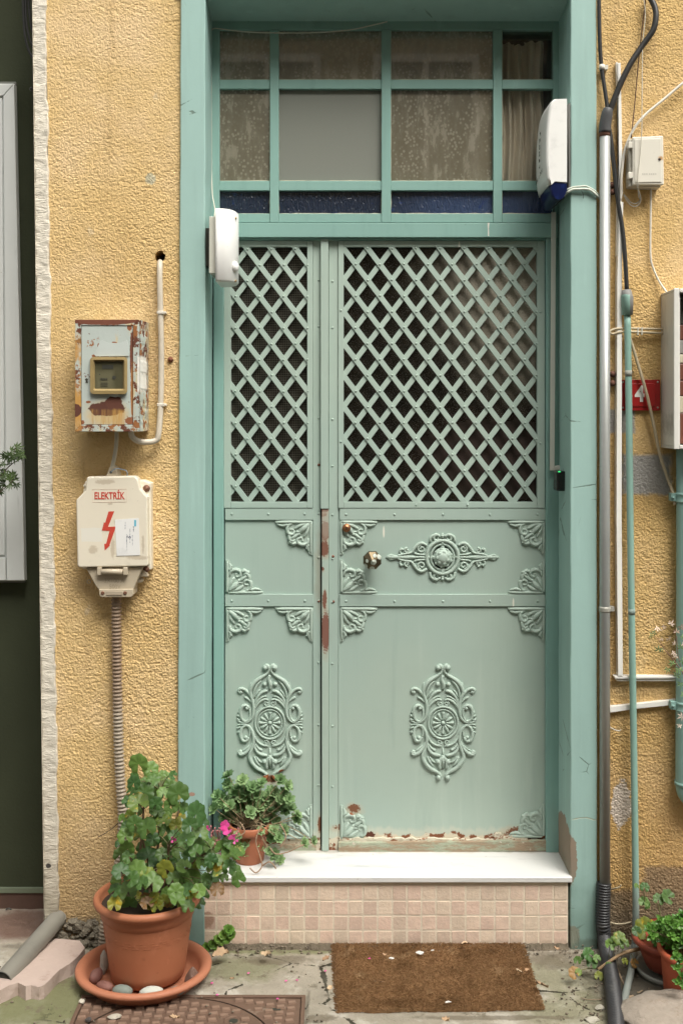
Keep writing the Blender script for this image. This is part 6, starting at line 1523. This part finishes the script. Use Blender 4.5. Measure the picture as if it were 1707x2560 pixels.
w_ = .0125; stud = MB().add([(-w_, -.6 * w_, 0), (w_, -.6 * w_, 0), (w_, .6 * w_, 0), (-w_, .6 * w_, 0), (-w_ * .85, -.5 * w_, .0055), (w_ * .85, -.5 * w_, .0055), (w_ * .85, .5 * w_, .0055), (-w_ * .85, .5 * w_, .0055)], [(4, 5, 6, 7), (0, 1, 5, 4), (1, 2, 6, 5), (2, 3, 7, 6), (3, 0, 4, 7)]).mesh('stud', simple('worn_iron', (.235, .15, .105), .7, var=.15))
stud_n = 0
hole = G(584, 2551, 0)
for j in range(60):
    for i in range(60):
        a = .62; gx, gy = (i - 30) * .040 + (j % 2) * .020, (j - 30) * .026
        x, y = cxm + gx * math.cos(a) - gy * math.sin(a), cym + gx * math.sin(a) + gy * math.cos(a)
        if not (x_0 + .012 < x < x_1 - .012 and yy0 + .01 < y < yy1 - .01) or y < -.58: continue
        rr_ = math.hypot(x - cxm, y - cym)
        if abs(rr_ - Rm) < .016 or math.hypot(x - hole.x, y - hole.y) < .032: continue
        o = link('stud', stud, mc, (x, y, -.0021 if rr_ < Rm else -.0041)); o.rotation_euler = (0, 0, .15); stud_n += 1
MB().lathe([(.030, -.0015), (.027, .0016), (.023, .0016), (.020, -.001), (.019, -.0017)], (hole.x, hole.y, 0), 28).build('lifting_ring', iron, mc, recalc=True)
MB().lathe([(.013, -.0010), (.0001, -.0009)], (hole.x, hole.y, 0), 16).build('lifting_hole', dk, mc, recalc=True)
h2 = G(690, 2520, 0); MB().box(h2.x - .016, h2.x + .014, h2.y - .007, h2.y + .006, -.0035, -.0032).build('lifting_slot', dk, mc)
stone('stone_chip', 'flat pale stone chip lying on the manhole cover', 'stone', G(285, 2542, .004), (.021, .014, .007), 31, (.42, .38, .31), 'stones on the ground near the pot', .2)
stone('stone_chip', 'small dark clinker on the left side of the manhole cover', 'stone', G(222, 2549, .004), (.010, .008, .006), 32, (.07, .06, .055), 'stones on the ground near the pot', .25)
stone('stone_chip', 'small white pebble beside the left front of the saucer', 'stone', G(206, 2504, .004), (.010, .009, .008), 33, (.50, .46, .38), 'stones on the ground near the pot', .2)
# rubble crumbs: nobody would count them
mb = MB(); rnd = random.Random(77)
for k in range(700):
    if k < 330: u, v = rnd.uniform(470, 1480), rnd.gauss(2372, 7)
    elif k < 520: u, v = rnd.uniform(1400, 1600), rnd.uniform(2370, 2560)
    elif k < 600: u, v = rnd.uniform(120, 330), rnd.gauss(2375, 14)
    else: u, v = rnd.uniform(0, 1500), rnd.uniform(2380, 2558)
    if v < 2340 or (850 < u < 1340 and v > 2385): continue
    g = G(u, v, .004); r = rnd.uniform(.0012, .0045); mb.ball(g, r * rnd.uniform(.8, 1.6), r, 5, 4, rz=r * .7)
gm = Mat('crumb', (.20, .165, .12), .95); gm.vary(200, .6); gm.layer(gm.ramp(gm.noise(90, 3), .5, .6), (.07, .055, .04)); stuff(mb.build('gravel_crumbs', gm.done()))
# ragged foot of the ochre wall
mb = MB(); rnd = random.Random(78)
for k in range(110):
    u = rnd.uniform(118, 250); v = 2335 + rnd.uniform(-38, 26) + (u - 118) * .08; c = P(u, v, .008); r = rnd.uniform(.004, .016); n0 = len(mb.v); mb.ball((c.x, .016 - rnd.random() * .012, max(c.z, .004)), r * rnd.uniform(.8, 1.5), r * .8, 6, 4, rz=r * .8); mb.v[n0:] = [(x + rnd.uniform(-.3, .3) * r, y + rnd.uniform(-.3, .3) * r, z + rnd.uniform(-.3, .3) * r) for x, y, z in mb.v[n0:]]; mb.sm = [False] * len(mb.sm)
rm = Mat('rubble', (.20, .175, .13), .95); rm.vary(40, .5); rm.height(rm.noise(90, 5, .7), 2); o = mb.build('rubble', rm.done(.9, .003)); tag(o, 'crumbled rubble at the foot of the pale house corner', 'rubble', kind='stuff')

# --- broken marble slab and grey pipe at lower left
bs = thing('broken_slab', 'broken pinkish stone slab lying beside the house corner', 'stone slab', G(90, 2440))
m = Mat('pink_stone', (.47, .37, .32), .8); m.vary(14, .12); m.layer(m.ramp(m.noise(16, 6, .65), .56, .68), (.33, .24, .20), amt=.6); m.height(m.noise(60, 5), 1.2)
pts = [(-40, 2490), (0, 2440), (70, 2392), (140, 2345), (200, 2350), (214, 2368), (196, 2390), (176, 2408), (150, 2425), (128, 2446), (110, 2462), (98, 2468), (80, 2462), (64, 2466), (48, 2458), (20, 2466), (-10, 2480), (-40, 2492)]
rnd = random.Random(6); z1_ = .040
topv = [G(u + rnd.uniform(-2, 2), v + rnd.uniform(-2, 2), z1_) for u, v in pts]; botv = [Vector((p.x + rnd.uniform(-.004, .004), p.y + rnd.uniform(-.006, .003), -.004)) for p in topv]
n = len(pts); MB().add(topv + botv, [tuple(range(n)), tuple(range(2 * n - 1, n - 1, -1))] + [(i, (i + 1) % n, (i + 1) % n + n, i + n) for i in range(n)]).build('slab', m.done(.9, .003), bs, .003, 2, recalc=True)
gpp = thing('waste_pipe', 'grey open ended waste pipe lying behind the broken slab', 'pipe', G(20, 2440))
gm_ = simple('grey_pvc', (.21, .20, .17), .5, var=.2, scale=8, dirt=.5)
e0 = G(8, 2452, .034); e1 = G(126, 2318, .075); e2 = e1 + (e1 - e0) * .25
MB().tube([e0, e1, e2], .029, 24, 1, caps=False).build('pipe', gm_, gpp)
dirp = (e1 - e0).normalized(); MB().tube([e0 + dirp * .004, e0 + dirp * .30], .0265, 24, 1, caps=True).build('bore', dk, gpp)
MB().tube([e0 - dirp * .001, e0 + dirp * .002], .0292, 24, 1, caps=False).build('mouth', simple('pvc_edge', (.10, .095, .08), .6), gpp)

# --- lower right: two pots, a trailing stem, boulder
tr1 = terra('terracotta_red', (.27, .060, .035)); tr2 = terra('terracotta_bright', (.42, .095, .045))
p1 = thing('back_pot', 'dark red plant pot behind the front one at the lower right corner', 'flower pot', (0, 0, 0)); c1 = Vector(((1680 - U0) / 802, -.175, .020)); p1.location = (c1.x, c1.y, 0)
for ch in (): pass
MB().lathe([(.0001, .0), (.070, .0), (.078, .004), (.100, .055), (.109, .076), (.117, .078), (.121, .083), (.121, .094), (.116, .098), (.108, .095), (.104, .086), (.0001, .078)], c1, 40).build('pot', tr1, p1)
MB().lathe([(.105, .081), (.0001, .083)], c1, 24).build('soil', soil, p1)
o = MB().lathe([(.0001, .004), (.090, .004), (.100, .018), (.108, .021), (.112, .016), (.104, .0), (.0001, .0)], (c1.x, c1.y, .001), 48).build('plant_saucer', simple('saucer_grey', (.26, .26, .23), .5, var=.15)); tag(o, 'grey plastic saucer under the dark red pot', 'saucer')
c2 = Vector(((1757 - U0) / 829, -.30, 0)); p2 = thing('front_pot', 'brighter orange red plant pot cut by the lower right edge', 'flower pot', (c2.x, c2.y, 0))
MB().lathe([(.0001, .0), (.112, .0), (.116, .006), (.124, .105), (.125, .118), (.131, .120), (.135, .125), (.135, .136), (.129, .140), (.121, .137), (.118, .125), (.0001, .10)], c2, 40).build('pot', tr2, p2)
MB().lathe([(.119, .110), (.0001, .113)], c2, 24).build('soil', soil, p2)
pl_m = leaf_mat('glossy_green', (.055, .16, .025), (.15, .31, .06), rough=.3); 
def oval_leaf(seed):
    mb = MB(); n = 6; vs = []
    for i in range(n + 1):
        t = i / n; w_ = .30 * math.sin(math.pi * min(1, t * .96 + .04)) ** .7
        for s__ in (-1, 0, 1): vs.append((t, s__ * w_, abs(s__) * .10 + .25 * t - .35 * t * t))
    return mb.add(vs, [(i * 3 + j, (i + 1) * 3 + j, (i + 1) * 3 + j + 1, i * 3 + j + 1) for i in range(n) for j in (0, 1)], True)
def sprig_mesh(seed, mat):
    rnd = random.Random(seed); mb = MB(); src = oval_leaf(0)
    for k in range(9):
        a = k * 2.4; tl = .15 + .12 * k; s__ = 1 - .06 * k; q_ = Matrix.Rotation(a, 4, 'Z') @ Matrix.Rotation(-tl, 4, 'Y')
        mb.add([tuple(q_ @ (Vector(v) * s__) + Vector((0, 0, .04 * k))) for v in src.v], src.f, True)
    return mb.mesh('leaf_sprig', mat)
spm = [sprig_mesh(k, pl_m) for k in range(3)]; olm = oval_leaf(1).mesh('leaf', pl_m)
jp = thing('leafy_plant', 'bright green glossy leaved plant growing over the two lower right pots', 'plant', (c2.x, c2.y, .11)); rnd = random.Random(9); stt = MB()
for k in range(190):
    cx_, cy_ = rnd.gauss(1690, 38), rnd.gauss(2348, 26)
    if cx_ < 1612 + max(0, (cy_ - 2330)) * .9 or cy_ > 2400 or cy_ < 2288 + max(0, 1670 - cx_) * .35: continue
    p = P(cx_, cy_, rnd.uniform(-.34, -.18)); o = link('leaf_sprig', spm[rnd.randrange(3)], jp, p); o.scale = (rnd.uniform(.018, .028),) * 3; orient(o, (rnd.gauss(0, .4), -.9, .9 + rnd.gauss(0, .3)), rnd.uniform(0, 6))
    stt.tube([Vector((c2.x + rnd.uniform(-.08, .02), c2.y + rnd.uniform(-.02, .08), .11)), p], .001, 4, 1)
for u, v in ((1690, 2420), (1702, 2440), (1695, 2455), (1706, 2462), (1688, 2392), (1700, 2400)):
    p = P(u, v, -.45); o = link('leaf_sprig', spm[rnd.randrange(3)], jp, p); o.scale = (.020,) * 3; orient(o, (rnd.gauss(-.2, .4), -.9, .7), rnd.uniform(0, 6)); stt.tube([Vector((c2.x, c2.y, .11)), Vector((p.x + .02, -.43, .15)), p], .0012, 4, 3)
stuff(stt.build('stems', stem_m, jp))
tg = thing('trailing_geranium', 'leggy geranium trailing from the back pot with a cut woody stem', 'plant', (c1.x, c1.y, .10))
MB().tube([P(1494, 2424, -.20), P(1510, 2412, -.20), P(1528, 2400, -.20), P(1552, 2385, -.19), P(1580, 2376, -.185), P(1612, 2370, -.17), P(1645, 2367, -.17), P(1672, 2375, -.17)], [.0048, .0044, .0046, .005, .0054, .0058, .006, .006], 9, 4).build('stem', simple('trail_stem', (.30, .20, .11), .75, var=.3), tg)
MB().tube([P(1655, 2367, -.12), P(1650, 2290, -.10), P(1640, 2255, -.09), P(1625, 2250, -.09)], .0022, 6, 4).tube([P(1612, 2280, -.1), P(1610, 2240, -.1), P(1605, 2220, -.1)], .0014, 6, 4).tube([P(1655, 2300, -.10), P(1625, 2275, -.1), P(1610, 2270, -.1)], .0014, 6, 4).build('shoots', stem_m, tg)
ts = MB()
for u, v, r, kd, Y in ((1610, 2218, 10, 0, -.1), (1590, 2215, 6, 0, -.1), (1668, 2242, 15, 0, -.09), (1645, 2248, 12, 0, -.09), (1608, 2255, 11, 0, -.1), (1614, 2262, 9, 0, -.1), (1612, 2322, 22, 1, -.17), (1590, 2328, 10, 0, -.17),
                       (1547, 2345, 13, 1, -.2), (1536, 2352, 10, 0, -.2), (1523, 2362, 11, 0, -.2), (1558, 2358, 11, 0, -.2), (1470, 2385, 13, 0, -.22), (1462, 2392, 9, 0, -.22), (1478, 2408, 11, 0, -.22), (1491, 2396, 8, 0, -.22), (1443, 2401, 8, 0, -.24), (1435, 2432, 12, 2, -.26), (1445, 2430, 7, 1, -.26), (1521, 2413, 7, 1, -.21), (1561, 2403, 7, 1, -.2), (1585, 2408, 9, 2, -.2), (1496, 2440, 9, 1, -.22)):
    p = P(u, v, Y); o = link('leaf', gmesh[kd][rnd.randrange(5)], tg, p); rr_ = r * 1.25 / 800; o.scale = (rr_,) * 3; orient(o, (rnd.gauss(0, .3), -1, .8), rnd.uniform(-1, 1))
    if 2330 < v: q_ = P(1494 + max(0, u - 1494) * .9, 2424 - max(0, u - 1494) * .42, -.19); ts.tube([q_, q_.lerp(p, .5) + Vector((0, 0, .008)), p], .0010, 5, 3)
stuff(ts.build('leaf_stalks', stem_m, tg))
bo = Vector(G(1690, 2560, 0)); bm_ = Mat('boulder_stone', (.34, .29, .24), .9); bm_.vary(9, .2).vary(60, .15); bm_.layer(bm_.ramp(bm_.noise(26, 6, .7), .56, .66), (.25, .19, .14), amt=.6); bm_.height(bm_.noise(40, 6, .7), 2.5)
bme = stone_mesh('boulder', (.185, .12, .056), 9, bm_.done(.9, .004), .21, 96, 60); bme.polygons.foreach_set('use_smooth', [True] * len(bme.polygons))
co = np.empty(len(bme.vertices) * 3); bme.vertices.foreach_get('co', co); co = co.reshape(-1, 3); nn_ = co / np.linalg.norm(co, axis=1)[:, None]
co += nn_ * (.030 * (fbm(co[:, 0] / .05 + 9, co[:, 1] / .05 + co[:, 2] / .04 + 9, 3, 4) - .5))[:, None]; bme.vertices.foreach_set('co', co.ravel()); bme.update()
o = link('boulder', bme, None, (P(1722, 0, -.43).x, -.45, .002)); tag(o, 'pale rough boulder in the lower right corner', 'boulder')
# sticks and root scraps by the boulder
stk = simple('dry_stick', (.27, .20, .13), .8, var=.3)
for pts, r, lb in (([(1531, 2405, -.10), (1540, 2435, -.15), (1548, 2470, -.20), (1560, 2510, -.26)], .0042, 'dry stick leaning between the ribbed hose and the teal conduit'), ([(1524, 2545, -.36), (1545, 2535, -.35), (1570, 2528, -.33), (1582, 2522, -.32)], .0060, 'broken reddish root at the front of the boulder'), ([(1591, 2520, -.30), (1596, 2508, -.30), (1603, 2500, -.29), (1606, 2510, -.29)], .0022, 'curled twig behind the boulder'), ([(1620, 2506, -.28), (1621, 2496, -.28), (1620, 2489, -.28)], .0026, 'pale upright splinter beside the front pot'), ([(1450, 2510, -.33), (1468, 2516, -.34), (1490, 2514, -.34), (1505, 2508, -.34)], .0012, 'thin pale straw on the concrete left of the ribbed hose')):
    q_ = [P(*p) for p in pts]; q_ = [Vector((p.x, p.y, max(p.z, .004))) for p in q_]; o = MB().tube(q_, [r, r * 1.1, r * .9, r * .5][:len(q_)], 7, 4).build('stick', stk); tag(o, lb, 'stick')
for k, (u, v, r) in enumerate(((1480, 2550, .022), (1500, 2520, .016), (1560, 2560, .014))):
    stone('stone_chip', ['pale lump of mortar left of the ribbed hose at the bottom edge', 'smaller pale mortar lump close to the ribbed hose', 'stone scrap between hose and boulder'][k], 'stone', G(u, v, .004), (r, r * .8, r * .5), 50 + k, (.42, .39, .32), 'stone scraps near the boulder', .2)

# --- maple twigs at the left edge, spray of leaves at the right edge
def palm_leaf(seed, mat, lobes=7):
    rnd = random.Random(seed); mb = MB()
    for k in range(lobes):
        a = math.radians(-105 + 210 * k / (lobes - 1)); L_ = 1 - .38 * abs(k - (lobes - 1) / 2) / ((lobes - 1) / 2); w_ = .11
        c_, s__ = math.cos(a), math.sin(a); dr_ = -.25 * L_ * rnd.uniform(.3, 1.2)
        mb.add([(0, 0, 0), (.45 * L_ * c_ - w_ * s__, .45 * L_ * s__ + w_ * c_, 0), (L_ * c_, L_ * s__, dr_), (.45 * L_ * c_ + w_ * s__, .45 * L_ * s__ - w_ * c_, 0)], [(0, 3, 2, 1)])
    return mb.mesh('leaf', mat)
mg = leaf_mat('maple_green', (.045, .075, .025), (.09, .14, .045)); mpl = [palm_leaf(k, mg) for k in range(3)]
mp = thing('maple_branch', 'fine lobed maple branch reaching in from the left edge', 'branch', (P(-60, 0, .02).x, .02, 0)); rnd = random.Random(31); s_ = MB()
br_ = [P(-70, 2330, .02), P(-66, 1800, .03), P(-50, 1400, .03), P(-20, 1230, .03), P(8, 1185, .03), P(28, 1162, .03), P(48, 1150, .03), P(64, 1138, .03)]
s_.tube(br_, [.008, .007, .005, .003, .0022, .0018, .0014, .001], 7, 4).tube([P(-40, 1290, .03), P(0, 1232, .03), P(20, 1215, .03), P(34, 1200, .03)], .0016, 6, 4).tube([P(28, 1162, .03), P(34, 1140, .03), P(40, 1118, .03)], .001, 5, 3).tube([P(12, 1178, .03), P(13, 1160, .03)], .0008, 5, 1)
s_.build('branch', simple('maple_bark', (.07, .05, .03), .8), mp)
for u, v, r in ((42, 1120, 16), (28, 1128, 16), (22, 1140, 18), (36, 1140, 16), (52, 1136, 18), (60, 1136, 16), (48, 1128, 14), (14, 1138, 14), (30, 1150, 16), (12, 1158, 11), (20, 1158, 9), (0, 1160, 12), (4, 1180, 14), (16, 1192, 16), (34, 1190, 18), (24, 1202, 18), (38, 1196, 16), (12, 1208, 16), (28, 1212, 14), (4, 1220, 18), (42, 1210, 12), (2, 1200, 16), (0, 1228, 16)):
    o = link('leaf', mpl[rnd.randrange(3)], mp, P(u, v, .03 + rnd.uniform(-.02, .02))); o.scale = (r * 1.5 / 760,) * 3; orient(o, (rnd.gauss(0, .5), -1, rnd.gauss(.3, .4)), rnd.uniform(0, 6.3))
rp = thing('leaf_spray', 'loose spray of green and pale pink leaves in front of the drain pipe', 'branch', (P(1740, 0, -.1).x, -.12, 0)); rg2 = leaf_mat('spray_green', (.10, .19, .07), (.20, .30, .12)); rp2 = leaf_mat('spray_pink', (.52, .36, .28), (.66, .55, .46))
rm1 = [palm_leaf(5 + k, rg2, 5) for k in range(2)]; rm2 = [palm_leaf(8 + k, rp2, 5) for k in range(2)]; s_ = MB()
s_.tube([P(1760, 2350, -.12), P(1762, 2000, -.12), P(1750, 1800, -.12), P(1722, 1710, -.12), P(1690, 1660, -.12), P(1664, 1628, -.12), P(1645, 1600, -.12), P(1634, 1588, -.12)], [.006, .005, .004, .002, .0016, .0012, .001, .0008], 6, 4).tube([P(1710, 1700, -.12), P(1694, 1640, -.12), P(1690, 1590, -.12)], .0011, 5, 3)
s_.build('branch', simple('spray_stem', (.25, .12, .09), .7), rp)
for k, (u, v, r, kd) in enumerate(((1625, 1588, 15, 0), (1636, 1582, 12, 0), (1644, 1626, 15, 0), (1652, 1622, 10, 0), (1680, 1660, 16, 0), (1696, 1672, 18, 0), (1690, 1690, 16, 0), (1704, 1650, 18, 0), (1700, 1620, 16, 0), (1704, 1590, 14, 0), (1668, 1672, 14, 0), (1700, 1708, 16, 0), (1704, 1735, 14, 0), (1640, 1570, 15, 1), (1660, 1566, 12, 1), (1676, 1560, 14, 1), (1670, 1600, 14, 1), (1690, 1580, 14, 1), (1684, 1610, 12, 1), (1700, 1566, 14, 1), (1706, 1610, 12, 1), (1680, 1632, 12, 1), (1652, 1600, 9, 1), (1704, 1790, 16, 1), (1700, 1815, 12, 1), (1690, 1640, 12, 1))):
    o = link('leaf', (rm2 if kd else rm1)[k % 2], rp, P(u, v, -.12 + rnd.uniform(-.03, .02))); o.scale = (r * 1.05 / 800,) * 3; orient(o, (rnd.gauss(0, .4), -1, rnd.gauss(.5, .4)), rnd.uniform(0, 6.3))
    for c_ in (): pass
